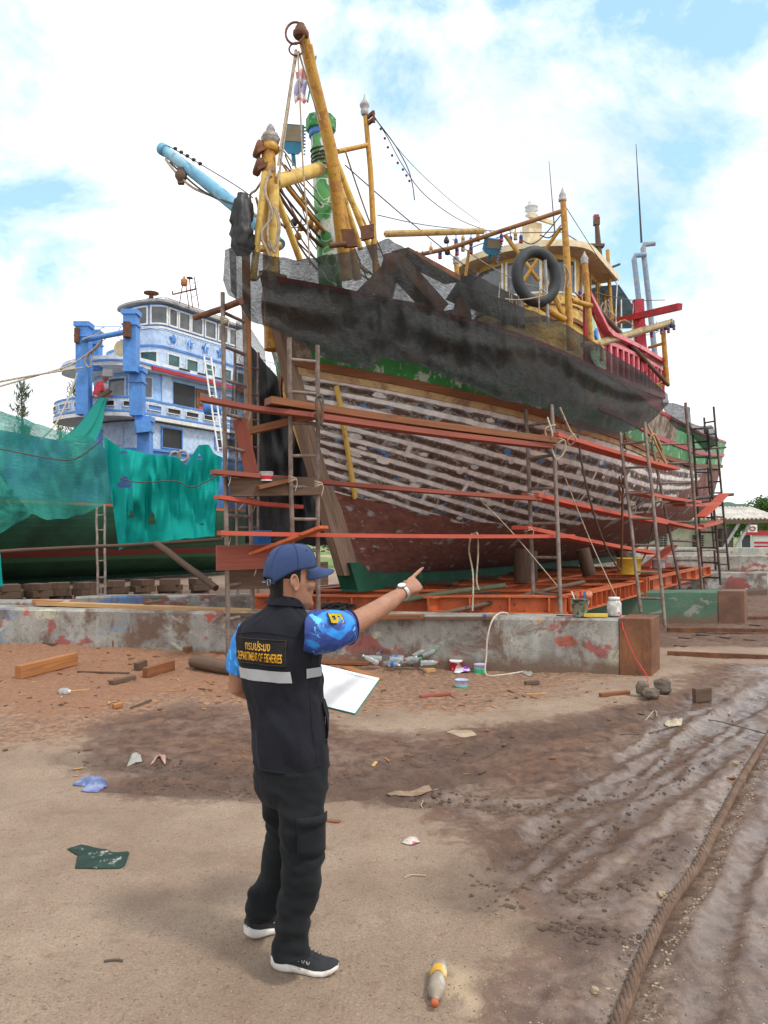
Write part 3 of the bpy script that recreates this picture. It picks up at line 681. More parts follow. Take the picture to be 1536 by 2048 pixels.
# awning aft of the wheelhouse
m=MB(); A=[PL(1225,558,1.8),PL(1280,607,1.9),PL(1205,590,-1.4),PL(1165,600,-1.2)]
aw=[[S(10.2,1.8,8.35),S(11.5,1.85,8.15),S(13.2,1.9,7.9)],[S(10.2,0,8.5),S(11.5,0,8.35),S(13.2,0,8.1)],[S(10.2,-1.6,8.35),S(11.5,-1.6,8.1),S(13.2,-1.6,7.9)]]
m.grid(aw); m.build('awning',worn('blue_tarpaulin',(.16,.34,.50),(.10,.2,.3),None,scale=2,rough=.6),ship,solid=.02)
m=MB()
for s_ in(10.4,11.8,13.1):
    for l_ in(1.8,-1.55): m.tube([S(s_,l_,5.2),S(s_,l_,8.0)],.022,6)
m.build('awning_frame',M_white,ship)
# funnel pipes
for px,py,l in((1268,512,-.6),(1286,490,-.3)):
    b0=PL(px+12,760,l); t_=PL(px,py,l); b0.y=t_.y; m=MB(); m.tube([b0,t_-Z3*.15,t_+Z3*.02+Vector((.06,0,0)),t_+Vector((.5,0,.06))],[.12,.11,.11,.10],12); m.build('exhaust_pipe',worn('blue_grey_pipe_paint',(.20,.27,.36),(.30,.30,.30),(.14,.10,.08),scale=3,rough=.45),ship,'tall grey exhaust pipe with bent top')
for y0,y1 in((720,600),):
    b0=PL(1284,745,1.2); t_=PL(1276,605,1.2); t_.y=b0.y=18; b0=P(1284,745,b0.y); t_=P(1276,600,t_.y); m=MB(); m.bar(b0,t_,.22,.18); m.build('red_post',M_red,ship)
b0=P(1192,652,19.5); t_=P(1360,613,16.5); m=MB(); m.bar(b0,t_,.12,.14); m.build('red_boom',M_red,ship)
# red upper bulwark with fish panel and pink balusters
UB=[(4.3,2.55),(5.2,2.62),(6.5,2.7),(8,2.75),(10.8,2.75)]
def ub(s): return interp(s,[a for a,_ in UB],[b_ for _,b_ in UB])
def ubz(s): return interp(s,[4.3,5.4,10.8],[6.35,5.85,6.25])
def panel(s0,s1,f0,f1,off,th,m,n=6):
    rows=[[S(s0+(s1-s0)*i/n,ub(s0+(s1-s0)*i/n)+off+th,fz(s0+(s1-s0)*i/n)) for i in range(n+1)] for fz in(f0,f1)]
    inn=[[p-V_*th for p in r] for r in rows]
    m.grid([inn[0],rows[0],rows[1],inn[1]],smooth=False,flip=True); m.add([inn[0][0],rows[0][0],rows[1][0],inn[1][0]],[(0,1,2,3)]); m.add([inn[0][-1],rows[0][-1],rows[1][-1],inn[1][-1]],[(3,2,1,0)])
m=MB(); panel(4.3,10.8,lambda s:4.6,lambda s:ubz(s)-.03,-.02,.04,m,20); m.build('upper_bulwark',M_red,ship)
m=MB(); panel(4.3,10.8,lambda s:ubz(s)-.04,lambda s:ubz(s)+.05,.03,.12,m,20); panel(5.5,10.8,lambda s:ubz(s)-.22,lambda s:ubz(s)-.14,.03,.05,m,16)
for i in range(13):
    s_=5.6+i*.42; panel(s_,s_+.10,lambda s:ubz(s)-.85,lambda s:ubz(s)-.2,.03,.05,m,1)
panel(5.5,10.8,lambda s:ubz(s)-.95,lambda s:ubz(s)-.83,.03,.05,m,12)
m.build('baluster_rail',M_pink,ship)
m=MB(); ol=[S(s_,ub(s_)+.05,z_) for s_,z_ in((4.40,5.5),(4.46,6.05),(4.75,5.9),(5.3,5.45),(5.35,5.1),(4.9,5.0),(4.5,5.15))]; m.poly(ol,V_*.02); fp=m.build('painted_panel',worn('pale_green_panel',(.35,.60,.35),(.6,.7,.6),None,scale=3),ship)
m=MB(); m.poly([S(s_,2.65,z_) for s_,z_ in((4.62,5.72),(4.74,5.8),(4.80,5.6),(4.82,5.42),(4.72,5.36),(4.74,5.55),(4.64,5.62))],V_*.05); m.build('fish_motif',M_blue,fp)
m=MB(); m.poly([S(s_,2.67,z_) for s_,z_ in((4.92,5.50),(5.02,5.55),(5.08,5.36),(5.04,5.2),(4.95,5.22),(4.98,5.36))],V_*.05); m.build('fish_motif',M_orangewood,fp)
# ---- masts and rig on the foredeck
mast=MB()
mt=P(604,62,11.4)
mast.tube([P(694,560,12.4),P(662,300,12.0),mt],[.105,.10,.085],16); mast.tube([P(716,560,12.5),P(640,215,11.8),P(618,90,11.45)],[.07,.065,.055],12)
mast.build('mast',M_yel,ship)
m=MB(); m.lathe(P(602,75,11.35),[(.10,0),(.12,.03),(.12,.08),(.09,.10),(.085,.15),(.06,.16),(.06,.20)],14,axis=(-.02,0,1)); m.build('mast_cap',M_rust,ship)
m=MB(); m.tube([P(590,66,11.3)+Vector((.14*math.cos(a),.05*math.sin(a)*1,.20*math.sin(a))) for a in [i*math.pi/9 for i in range(18)]],.018,6,closed=True)
m.tube([P(593,98,11.3)+Vector((.11*math.cos(a),.05*math.sin(a)*1,.13*math.sin(a))) for a in [i*math.pi/9 for i in range(18)]],.014,6,closed=True); m.build('shackle',M_rust,ship)
for a,b_,r in((( 672,320,12.2),(765,560,12.8),.05),((684,365,12.3),(738,470,12.9),.05),((668,335,12.1),(722,500,12.6),.045)): wood_tube('mast_stay_pipe',P(*a),P(*b_),r,M_yel_light,ship)
m=MB(); m.tube([P(659,491,11.8),P(692,488,11.9)],.045,8); m.poly([P(681,458,11.9),P(708,458,11.9),P(715,492,11.9),P(688,494,11.9)],Vector((0,.06,0))); m.build('steel_bracket',M_rust,ship)
m=MB(); m.poly([P(720,453,12.1),P(748,447,12.1),P(748,474,12.1),P(722,480,12.1)],Vector((0,.06,0))); m.build('steel_bracket',M_rust,ship)
# bow bitt tower
m=MB(); m.tube([P(548,700,10.9),P(539,420,10.9),P(537,300,10.9)],[.14,.11,.10],16); m.build('bow_tower',M_yel,ship)
m=MB(); m.lathe(P(541,305,10.9),[(.11,0),(.13,.03),(.13,.08),(.11,.10),(.11,.17),(.14,.2)],16); m.build('tower_collar',M_yel,ship)
m=MB(); m.lathe(P(541,292,10.9),[(.08,0),(.12,.04),(.135,.10),(.11,.17),(.06,.20),(.07,.22),(.05,.28),(.02,.32)],16); m.build('finial',M_grey,ship)
for a,b_,r in(((530,345,10.7),(506,560,10.6),.05),((548,372,10.7),(546,560,10.7),.075),((541,360,10.9),(600,520,11.6),.05),((507,500,10.6),(560,490,10.9),.05)): wood_tube('tower_leg',P(*a),P(*b_),r,M_yel_light,ship)
wood_tube('tower_crossbeam',P(548,365,10.9),P(640,338,12.2),.105,M_yel_light,ship,16)
m=MB()
for y_b in(300,335): m.lathe(P(524,y_b+2,10.9),[(.10,0),(.13,.02),(.13,.09),(.10,.11)],10,axis=(-.8,-.3,.25)); m.bar(P(512,y_b+6,10.8),P(541,y_b-8,10.9),.16,.05)
m.build('roller_bracket',M_rust,ship)
# painted post
def post_mat():
    b=NB('painted_post'); o=b.obj()
    col=b.mix(b.ramp(b.noise(2.2,2,.4,b.map((1,1,.7)),1.2),.47,.49),(.04,.24,.06),(.10,.36,.10)); w=b.noise(1.9,1,.3,b.map((1,1,.8),loc=(2,7,1)),2.5)
    col=b.mix(b.math('MULTIPLY',b.ramp(w,.50,.51),b.ramp(w,.535,.545,(1,1,1,1),(0,0,0,1))),col,(.62,.64,.60)); col=b.mix(b.ramp(b.noise(1.7,1,.4,b.map((1,1,.6),loc=(3,4,6))),.62,.64),col,(.55,.60,.58)); col=b.mix(b.ramp(b.noise(2.2,1,.4,b.map((1,1,.8),loc=(9,1,2))),.64,.66),col,(.07,.40,.30))
    b.base(col); b.rough(.55); return b.m
m=MB(); m.tube([P(665,640,12.9),P(652,420,12.9),P(642,262,12.9)],[.20,.20,.18],18); post=m.build('painted_post',post_mat(),ship)
m=MB(); m.lathe(P(642,262,12.9),[(.19,-.12),(.21,-.1),(.21,-.02),(.19,0)],18); m.build('blue_band',M_blue,post)
m=MB(); m.lathe(P(642,264,12.9),[(.24,.0),(.26,.02),(.26,.22),(.22,.25)],8,smooth=False); m.build('post_cap',M_green,post)
m=MB()
for i in range(6): q=P(647+i*.7,303+i*9,12.9); m.tube([q+Vector((.215*math.cos(a),.215*math.sin(a),.02*math.sin(a+i))) for a in [k*math.pi/8 for k in range(16)]],.016,5,closed=True)
m.build('rope_turns',M_ropedark,post)
# yellow side post with finial and arm
m=MB(); m.tube([P(752,560,12.6),P(741,340,12.6),P(731,232,12.6)],[.05,.045,.04],12); sp_=m.build('side_post',M_yel,ship)
m=MB(); m.lathe(P(729,230,12.6),[(.05,0),(.065,.03),(.065,.08),(.05,.1),(.08,.14),(.08,.18),(.04,.24),(.015,.30),(.004,.36)],12); m.build('finial',M_grey,sp_)
m=MB(); m.bar(P(734,236,12.6),P(748,224,12.5),.05,.05); m.bar(P(735,248,12.6),P(748,238,12.5),.05,.05); m.bar(P(747,222,12.5),P(748,245,12.5),.04,.04); m.build('hook_arm',M_rust,sp_)
wood_tube('crossbar',P(676,303,12.2),P(736,290,12.6),.04,M_yel,ship)
# forward gallows over the wheelhouse
m=MB(); m.tube([P(1141,700,14.2),P(1134,520,14.2),P(1126,402,14.2)],[.068,.065,.055],14); gp=m.build('gallows_post',M_yel,ship)
m=MB(); m.lathe(P(1125,402,14.2),[(.075,0),(.08,.04),(.06,.06),(.07,.1),(.03,.18),(.004,.26)],12); m.build('finial',M_grey,gp)
gal=[P(1124,422,14.2),P(990,466,14.6),P(902,496,15),P(826,512,15.4)]
m=MB(); m.tube(gal,[.042]*4,10); m.build('gallows_arm',worn('brown_painted_pipe',(.32,.16,.06),(.2,.08,.04),None,scale=3),ship)
for a,b_,r in(((1122,455,14.2),(1090,500,14.4),.035),((1010,470,14.6),(1078,562,14.5),.04),((1080,512,14.5),(1045,565,14.5),.035),((938,500,14.9),(931,552,15),.03),((1183,700,14.6),(1170,525,14.6),.055),((1142,600,14.2),(1182,612,14.6),.05),((1166,690,14.4),(1196,686,14.8),.06),((1060,600,13.9),(1130,640,14.1),.06),((1090,560,14.3),(1132,640,14.2),.05),((832,505,15.3),(912,560,16),.04)): wood_tube('gallows_strut',P(*a),P(*b_),r,M_yel,ship)
for px,py,d in((1169,528,14.6),(912,528,16)):
    m=MB(); m.lathe(P(px,py,d),[(.06,0),(.075,.04),(.06,.06),(.08,.1),(.03,.18),(.004,.25)],12); m.build('finial',M_grey,ship)
wood_tube('short_post',P(915,556,16),P(912,528,16),.05,M_yel,ship)
# aft mast with lamps
m=MB(); m.tube([P(1199,520,22),P(1193,440,22)],[.10,.06],8); m.box(P(1193,443,22),(.16,.16,.22)); m.box(P(1193,492,22),(.42,.2,.08)); am=m.build('aft_mast',M_oldwood,ship)
m=MB(); m.box(P(1192,436,22),(.14,.14,.16)); m.build('red_lamp',M_red,am)
wood_tube('aft_post',P(1223,640,20),P(1215,500,20),.05,M_yel,ship); wood_tube('aft_arm',P(1220,536,20),P(1240,528,20),.03,M_oldwood,ship)
wood_tube('aerial',P(1283,485,21),P(1272,288,21),(.03,.008),M_wire,ship,6); wood_tube('aerial',P(1110,470,19),P(1098,322,19),(.018,.006),M_wire,ship,6)
# after gallows: post, arm with rope serving
m=MB(); m.tube([P(1334,768,19.5),P(1326,655,19.5)],[.07,.06],10); m.tube([P(1334,765,19.5),P(1312,772,19.2)],.06,8); m.tube([P(1323,688,19.5),P(1298,695,20)],.04,8); m.build('after_post',M_yel,ship)
m=MB(); q0,q1=P(1195,688,15.2),P(1345,644,19.5); m.tube([q0,q1],.06,8)
for i in range(70): q=q0.lerp(q1,i/70); m.tube([q+Vector((.0,.085*math.cos(a),.085*math.sin(a)))+ (q1-q0)*.008*a/6 for a in [k*math.pi/3 for k in range(6)]],.014,4,closed=True)
m.build('after_arm',worn('straw_rope_serving',(.45,.36,.20),(.30,.22,.12),None,scale=9),ship)
wood_tube('after_stay',P(1170,590,14.6),P(1336,770,19.5),.05,M_oldwood,ship)
# rope-served boom between side post and gallows
m=MB(); q0,q1=P(770,468,12.7),P(968,462,14.8); m.tube([q0,q1],.035,8)
for i in range(90): q=q0.lerp(q1,i/90); m.tube([q+Vector((.0,.05*math.cos(a),.05*math.sin(a)))+ (q1-q0)*.006*a/6 for a in [k*math.pi/3 for k in range(6)]],.012,4,closed=True)
m.build('served_boom',worn('yellow_rope_serving',(.55,.40,.16),(.35,.22,.09),None,scale=9),ship)
# deck clutter behind the net: rusty anchor frame, winch, rail stanchions
m=MB(); m.bar(P(785,520,13),P(880,625,13.2),.5,.22); m.bar(P(790,525,12.8),P(715,600,12.6),.3,.22); m.bar(P(870,640,13.1),P(910,645,13.5),.25,.25); m.bar(P(715,600,12.6),P(880,625,13.2),.3,.12); m.bar(P(800,505,13.4),P(905,560,15),.35,.12); m.bar(P(785,520,13),P(760,620,12.4),.2,.3); m.build('anchor_frame',M_rust,ship)
m=MB()
for px in(566,588,640,690,730): m.tube([P(px,690,11.2+(px-566)/160),P(px,580,11.2+(px-566)/160)],.05,8)
m.tube([P(560,590,11.1),P(735,588,12.3)],.045,8); m.tube([P(560,640,11.1),P(735,650,12.3)],.05,8); m.build('bow_stanchions',M_oldwood,ship)
m=MB(); c=P(880,640,14.5); m.lathe(c,[(.35,-.5),(.35,-.45),(.16,-.44),(.16,.44),(.35,.45),(.35,.5)],14,axis=(.86,-.51,0)); m.build('winch',M_rust,ship)
m=MB(); m.box(S(3.8,-.2,4.7),(2.8,3.2,1.3),math.atan2(.86,.51)); m.build('forward_cabin',M_oldwood,ship)
# ---------------- blue and white trawler behind
O=O2
blue=thing('blue_trawler',S(0,0,.3,O),'blue and white wooden trawler with tiered deckhouses, green hull behind nets','boat')
def zb(y,d=27): return CH+(1070-y)*d/FPX
m=MB()
def hb2(s,z):
    w=max(0,min(1,(z-.2)/3.2)); B=3.1*(1-(1-w)**2.4)**.6; t=min(1,max(0,(s+19)/7)); t2=min(1,max(0,(9-s)/5)); return B*(1-(1-t)**(1.5+w))*(1-(1-t2)**2.4)**.6
LH=-1.5; LC=-.35
for side in(1,-1):
    rows=[]
    for j in range(15):
        w_=j/14; rows.append([S(s_,LH+side*hb2(s_,.25+w_*(4.3+.05*max(0,-s_))),.25+w_*(4.3+.05*max(0,-s_)),O) for s_ in np.linspace(-19,9,50)])
    m.grid(rows,flip=(side==1),uvf=lambda i,j,rows=rows:((rows[i][j]-O).dot(U),rows[i][j].z))
def hull2_mat():
    b=NB('blue_green_hull'); uv=b.n('ShaderNodeTexCoord').outputs['UV']; sx=b.n('ShaderNodeSeparateXYZ'); b.l(uv,sx.inputs[0]); z=sx.outputs[1]
    gr=b.mix(b.ramp(b.noise(1.5,6,.6),.35,.65),(.004,.05,.03),(.012,.10,.055)); bl=b.mix(b.ramp(b.noise(1.2,5),.4,.6),(.03,.12,.34),(.06,.20,.45))
    zz=b.math('MULTIPLY',z,.1); cr=b.n('ShaderNodeValToRGB'); cr.color_ramp.interpolation='CONSTANT'; e=cr.color_ramp.elements; e[0].position=0; e[0].color=(0,0,0,1); e[1].position=.278; e[1].color=(1,1,1,1); b.l(zz,cr.inputs[0])
    col=b.mix(cr.outputs[0],gr,bl)
    def line(z0,z1,c,col): 
        f=b.math('MULTIPLY',b.math('GREATER_THAN',z,z0),b.math('LESS_THAN',z,z1)); return b.mix(f,col,c)
    col=line(2.70,2.79,(.5,.12,.05),col); col=line(1.02,1.22,(.20,.025,.03),col); col=line(.86,1.0,(.03,.16,.08),col)
    pl=b.ramp(b.math('ABSOLUTE',b.math('SUBTRACT',b.math('FRACT',b.math('MULTIPLY',z,4.2)),.5)),.0,.05)
    b.base(col); b.rough(.6); b.bump(pl,.5,.02); return b.m
m.build('hull',hull2_mat(),blue)
m=MB(); m.bar(S(-17,LH,.2,O),S(8,LH,.2,O),.35,.3); m.build('keel',M_dkgreen,blue)
dk=MB(); dk.grid([[S(s_,LH+q*hb2(s_,4.2),4.3+.05*max(0,-s_)-.02,O) for s_ in np.linspace(-18.6,8.6,30)] for q in(-1,1)]); dk.build('deck',M_oldwood,blue)
# tiers  (hw about LC)
def pl2(s0,s1,hw,r,n=18):
    pts,az=plan(s0,s1,hw,r,n); return [(s,l+LC) for s,l in pts],az
LCO={}
def shiftband(m,pl,a0,a1,z0,z1,off=0,th=.05): # plan stored about the centreline, moved when built
    P_=MB(); band(P_,pl,a0,a1,z0,z1,off,th,O+V_*(LC+LCO.get(id(pl),0))); m.add(P_.v,P_.f,P_.uv,0,False)
LOW=plan(.5,9,1.75,.5); MID=plan(1.3,9,1.5,1.0); SL1=plan(0,9.5,2.0,1.3,24); SL2=plan(.2,9,1.9,1.3,24); UP=plan(1.3,8.5,1.4,.6); BR=plan(1.6,5.4,1.0,.45,22); LCO[id(UP)]=.3; LCO[id(BR)]=.45
def T(pl,a0,a1,z0,z1,name,mat,off=0,th=.06,parent=blue,label=None):
    m=MB(); shiftband(m,pl,a0,a1,z0,z1,off,th); return m.build(name,mat,parent,label)
def SLAB(pl,z0,z1,grow,name,mat):
    m=MB(); slab(m,pl,z0,z1,grow,O+V_*LC); return m.build(name,mat,blue)
def win(pl,a0,a1,z0,z1,fm,frame=.07,gm=None,off=.06):
    g=T(pl,a0,a1,z0,z1,'window',gm or M_glass,off,.02)
    m=MB()
    for q in(a0-frame,a1): shiftband(m,pl,q,q+frame,z0-frame,z1+frame,off,.06)
    shiftband(m,pl,a0,a1,z0-frame,z0,off,.06); shiftband(m,pl,a0,a1,z1,z1+frame,off,.06)
    m.build('frame',fm,g); return g
T(LOW,-6.5,8.4,4.2,5.8,'lower_wall',M_paleblue)
T(LOW,-6.5,8.4,4.3,4.75,'lower_band',M_blue,.062,.02); T(LOW,-6.5,8.4,4.76,4.84,'lower_rail',M_blue,.062,.08)
for a in(.6,):
    win(LOW,a,a+.95,4.95,5.65,M_blue,.05,M_dark)
win(LOW,3.4,4.6,5.2,5.6,M_blue,.05,M_dark); win(LOW,6,7,5.2,5.6,M_blue,.05,M_dark)
for i in range(5): T(LOW,-5.6+i*1.0,-4.9+i*1.0,4.95,5.6,'wall_panel',M_paleblue,.062,.03)
SLAB(SL1,5.86,6.0,0,'lower_deck_slab',M_white)
T(SL1,-14,9.5,6.0,6.06,'deck_edge',M_blue,.0,.05); T(SL1,-14,9.5,5.84,5.97,'deck_moulding',M_white,.0,.07)
T(SL1,-14,9.5,6.05,6.5,'lower_bulwark',M_paleblue,-.06,.06); T(SL1,-14,9.5,6.5,6.56,'bulwark_cap',M_blue,-.09,.12)
for i in range(17):
    a=-7.2+i*.93; win(SL1,a,a+.62,6.2,6.36,M_white,.03,M_dark if i%4 else M_blue,.002)
for i in range(15):
    a=-7.2+i*.93+.15; T(SL1,a,a+.3,6.42,6.46,'slot_trim',M_white,.004,.02); T(SL1,a,a+.3,6.11,6.14,'slot_trim',M_white,.004,.02)
T(MID,-7,7.4,6.0,7.65,'middle_wall',M_ltblue)
for a0,a1 in((-5.6,-4.9),(-4.7,-4.0),(-3.8,-3.1),(-2.9,-2.2),(-2.0,-1.3),(-1.1,-.4)): win(MID,a0,a1,6.75,7.45,M_paleblue,.06)
for a0 in(-5.5,-4.2,-3.0,-1.8): 
    m=MB(); 
    for i in range(6): 
        t0=i/6; shiftband(m,MID,a0+t0*.9,a0+(t0+1/6)*.9,6.45+.12*math.sin(math.pi*(t0+.08)),6.49+.12*math.sin(math.pi*(t0+.08)),.062,.03)
    m.build('arch_trim',M_blue,blue)
T(MID,.6,1.7,6.1,7.5,'door_opening',M_dark,.062,.02)
dr=T(MID,1.75,2.65,6.1,7.45,'door',M_brownplank,.07,.05,label='wooden door with red lower panel'); T(MID,1.85,2.55,6.15,6.75,'door_panel',worn('orange_red_door',(.6,.07,.03),(.5,.05,.02),None),.125,.02,dr); T(MID,1.9,2.5,6.85,7.3,'door_glass',M_glass,.125,.015,dr)
for a0 in(3.2,4.6,6.0): win(MID,a0,a0+.85,6.6,7.4,M_paleblue,.08)
T(MID,.0,.45,6.0,7.65,'corner_pilaster',M_paleblue,.062,.06)
SLAB(SL2,7.66,7.8,0,'upper_deck_slab',M_white)
T(SL2,-14,9,7.8,7.86,'deck_edge',M_blue,0,.05); T(SL2,.3,9,7.66,7.80,'red_deck_edge',M_red,.002,.07)
T(UP,-7,7.5,7.8,8.62,'upper_wall',M_paleblue); T(UP,-7,7.5,8.62,8.70,'upper_cap',M_blue,-.02,.12)
for i in range(14):
    a=-5.6+i*.95; win(UP,a,a+.55,8.02,8.42,M_white,.04,_glass('green_glass',(.01,.06,.06),.3) if i==0 else bpy.data.materials['green_glass'])
for i in range(8): T(SL2,1.6+i*.95,2.15+i*.95,7.9,7.98,'scupper',M_dark,.052,.01)
T(SL2,-12,9,7.86,8.0,'toe_rail',M_white,-.06,.05)
# railing with rings and stars
m=MB(); 
for i in range(14): 
    a=.2+i*.6; pt=lambda a,z:S(1.0+a,1.86+LC,z,O)
    m.tube([pt(a,8.7),pt(a,9.25)],.02,5)
m.tube([pt(.1,9.25),pt(8,9.25)],.022,6); m.tube([S(.5,-1.7+LC,9.2,O),S(-.5,0+LC,9.25,O),S(.4,1.5+LC,9.25,O),pt(.1,9.25)],.022,6)
for i in range(7):
    c=pt(.5+i*1.0,8.97); m.tube([c+U*(.24*math.cos(a))+Z3*.24*math.sin(a) for a in [k*math.pi/8 for k in range(16)]],.02,5,closed=True)
for i in range(4):
    c=S(-.45+.25*abs(i-1.5),LC-1.2+i*.75,8.97,O); m.tube([c+V_*(.24*math.cos(a))+Z3*.24*math.sin(a) for a in [k*math.pi/8 for k in range(16)]],.02,5,closed=True)
m.build('ring_railing',M_paleblue,blue)
T(BR,-7,3.9,8.3,9.45,'bridge_lower_wall',M_paleblue,0,.05)
T(BR,-7,3.9,9.4,10.4,'bridge_wall',M_blue,0,.06); T(BR,-7,3.9,9.42,9.50,'bridge_moulding',M_white,.06,.04)
for i in range(4):
    c=S(1.9+i*.85,1.45+.08+LC,9.12,O); m=MB(); ol=[]
    for k_ in range(10): r_=.22 if k_%2==0 else .09; a=math.pi/2+k_*math.pi/5; ol.append(c+U*r_*math.cos(a)+Z3*r_*math.sin(a))
    m.poly(ol,V_*.03); m.build('star',M_blue,blue)
for a0,a1 in((-2.1,-1.5),(-1.3,-.7),(-.5,-.05),(.1,.45),(.6,1.1),(1.25,1.8),(2.0,2.55),(2.75,3.25),(3.4,3.85)): win(BR,a0,a1,9.62,10.22,M_white,.06)
R2=plan(1.5,5.7,1.3,.65,26)
m=MB(); pts=[(s,l+LC+.45) for s,l in R2[0]]
lowp=[S(s,l,10.36,O) for s,l in pts]; mid=[S(s,l,10.46,O) for s,l in pts]; tp=[S(3.4+(s-3.4)*.6,LC+(l-LC)*.6,10.80,O) for s,l in pts]; tt=[S(3.2+(s-3.2)*.15,LC+(l-LC)*.15,10.98,O) for s,l in pts]
m.grid([lowp,mid,tp,tt],smooth=False); m.poly(lowp,Z3*.02); m.poly(tt,Z3*.01); m.build('bridge_roof',M_grey,blue)
m=MB(); m.lathe(S(2.2,LC,10.9,O),[(.12,0),(.2,.05),(.1,.08),(.08,.25),(.3,.28),(.3,.32)],10); m.build('roof_vent',M_rust,blue)
m=MB()
for k_ in range(6): m.tube([S(1.8+k_*.5,LC+1.5,10.5,O),S(2.1+k_*.5,LC+.8,10.9,O),S(2.4+k_*.5,LC,11.05,O)],.015,5)
m.tube([S(1.5,LC+1.55,10.6,O),S(5,LC+1.55,10.6,O)],.015,5); m.build('roof_rail',M_pipe,blue)
# antenna frames
m=MB(); c=P(368,600,29)
for dx in(-.12,.12):
    m.tube([c+Vector((dx*1.6,0,-.3)),c+Vector((dx*.5,0,.6))],.02,5); m.tube([c+Vector((.45+dx,0,-.3)),c+Vector((.28+dx*.8,0,.9))],.02,5)
m.tube([P(345,589,29),P(391,578,29)],.03,6); m.tube([P(345,589,29),P(345,582,29)],.025,6); m.tube([P(391,578,29),P(391,570,29)],.025,6)
for z_ in(.1,.35,.6): m.tube([c+Vector((.3,0,z_)),c+Vector((.52,0,z_+.12))],.012,4)
m.bar(P(374,556,29),P(385,556,29),.2,.04); m.build('antenna_frame',M_rust,blue)
m=MB(); m.lathe(c+Vector((0,0,.55)),[(.1,0),(.13,.05),(.13,.22),(.06,.27),(.03,.36)],10); m.build('brass_lamp',M_orangewood,blue)
# big blue columns
def column(px,ytop,ybot,d,wd):
    a=P(px,ybot,d); b_=P(px,ytop,d); m=MB(); m.bar(a,b_,wd,wd); m.bar(b_-Z3*.06,b_+Z3*.10,wd*1.25,wd*1.25); m.bar(b_-Z3*.42,b_-Z3*.36,wd*1.2,wd*1.2); m.build('column',M_blue,blue)
column(168,652,830,26.0,.42); column(263,628,745,25.2,.42); column(275,742,832,25.6,.42); column(190,668,740,27,.4); column(290,840,915,25.8,.42); column(188,835,905,26,.4)
m=MB(); m.tube([P(168,680,25.8),P(262,662,25.0)],.09,10); m.build('tow_bar',M_blue,blue)
m=MB(); m.box(P(156,672,25.8),(.15,.3,.5)); m.build('bar_bracket',M_rust,blue); MB().box(P(255,660,24.9),(.2,.3,.5)).build('bar_bracket',M_rust,blue)
m=MB(); m.bar(P(270,855,25.4),P(300,852,25.6),.5,.4); m.build('column_base',M_blue,blue)
m=MB(); m.lathe(P(250,700,25.6),[(.02,0),(.06,.1),(.26,.22),(.28,.24)],14,axis=(-.2,-1,0)); m.build('loudspeaker',M_cream,blue)
m=MB(); m.box(P(216,746,25.6),(.3,.15,.25)); m.build('floodlight',M_grey,blue)
for px,py in((350,914),(366,912)):
    m=MB(); c=P(px,py,24.3); m.tube([c+Vector((.16*math.cos(a),0,.16*math.sin(a))) for a in [k*math.pi/8 for k in range(16)]],.05,6,closed=True); m.build('hull_scupper_ring',M_grey,blue)
lf=MB(); q=P(425,817,26); lf.lathe(q,[(.0,-.2),(.28,-.2),(.34,0),(.3,.25),(0,.25)],12); o_=lf.build('blue_basin',M_blue); tag(o_,'blue plastic basin on the lower side deck of the blue trawler','basin')
# ladder leaning on the blue ship
ld=thing('ship_ladder',P(432,905,24.5),'thin white ladder leaning on the side of the blue trawler','ladder')
for k_,(a,b_) in enumerate((((408,712,24.8),(437,905,24.0)),((422,715,24.8),(447,905,24.0)))): m=MB(); m.tube([P(*a),P(*b_)],.03,6); m.build('stile',M_white,ld)
for i in range(11):
    t=(i+.5)/11; m=MB(); m.tube([P(408+29*t,712+193*t,24.8-.8*t),P(422+25*t,715+190*t,24.8-.8*t)],.02,5); m.build('rung',M_white,ld)
# ---------------- concrete slip walls
def wall(a,b,th,h,mat,label,cap=None,capw=.0,z0=-.25,capmat=None):
    """a,b: front foot line left->right; th measured away along the slip axis"""
    a=Vector((a[0],a[1],0)); b=Vector((b[0],b[1],0)); D=U*th/U.y; n=max(8,int((b-a).length/.35)); rnd=random.Random(int(a.x*10))
    ce=b-(b-a).normalized()*capw if cap else b
    t=thing('concrete_wall',(a+ce)/2,label,'wall','low concrete slip walls')
    m=MB(); rows=[]
    def row(off,z,j): return [a.lerp(ce,i/n)+off+Z3*z+Vector((0,rnd.uniform(-j,j),rnd.uniform(-j,j)*.6)) for i in range(n+1)]
    rows=[row(Vector(),z0,0),row(Vector(),h*.5,.012),row(Vector(),h-.03,.012),row(Vector((0,.03,0)),h,.008),row(D-Vector((0,.03,0)),h,.008),row(D,h-.04,.01),row(D,z0,0)]
    m.grid(rows,smooth=False); 
    for e,f in((0,1),(-1,0)):
        q=[rows[k][e] for k in range(7)]; m.add(q,[tuple(range(7)) if f else tuple(range(6,-1,-1))])
    m.build('wall_body',mat,t)
    if cap:
        c=MB(); D2=D; b0=ce; b1=b; g=Vector((0,-.012,0)); V=[b0+g+Z3*z0,b1+g+Z3*z0,b1+D2+Z3*z0,b0+D2+Z3*z0]; V+=[v+Z3*(h+.012-z0) for v in V]
        c.add(V,[(3,2,1,0),(4,5,6,7),(0,1,5,4),(1,2,6,5),(2,3,7,6),(3,0,4,7)]); c.build('steel_end_cap',capmat or M_rustplate,t,bevel=.008)
    return t
def rustplate():
    b=NB('rusty_end_plate'); c=b.mix(b.ramp(b.noise(2.5,7,.7),.35,.65),(.11,.042,.022),(.24,.10,.04)); c=b.mix(b.ramp(b.noise(5,5,.6,b.map((5,5,.6))),.55,.75),c,(.07,.035,.025)); b.base(c); b.rough(.6); b.b.inputs['Metallic'].default_value=.2; b.bump(b.noise(40,4,.6),.3,.01); return b.m
M_rustplate=rustplate()
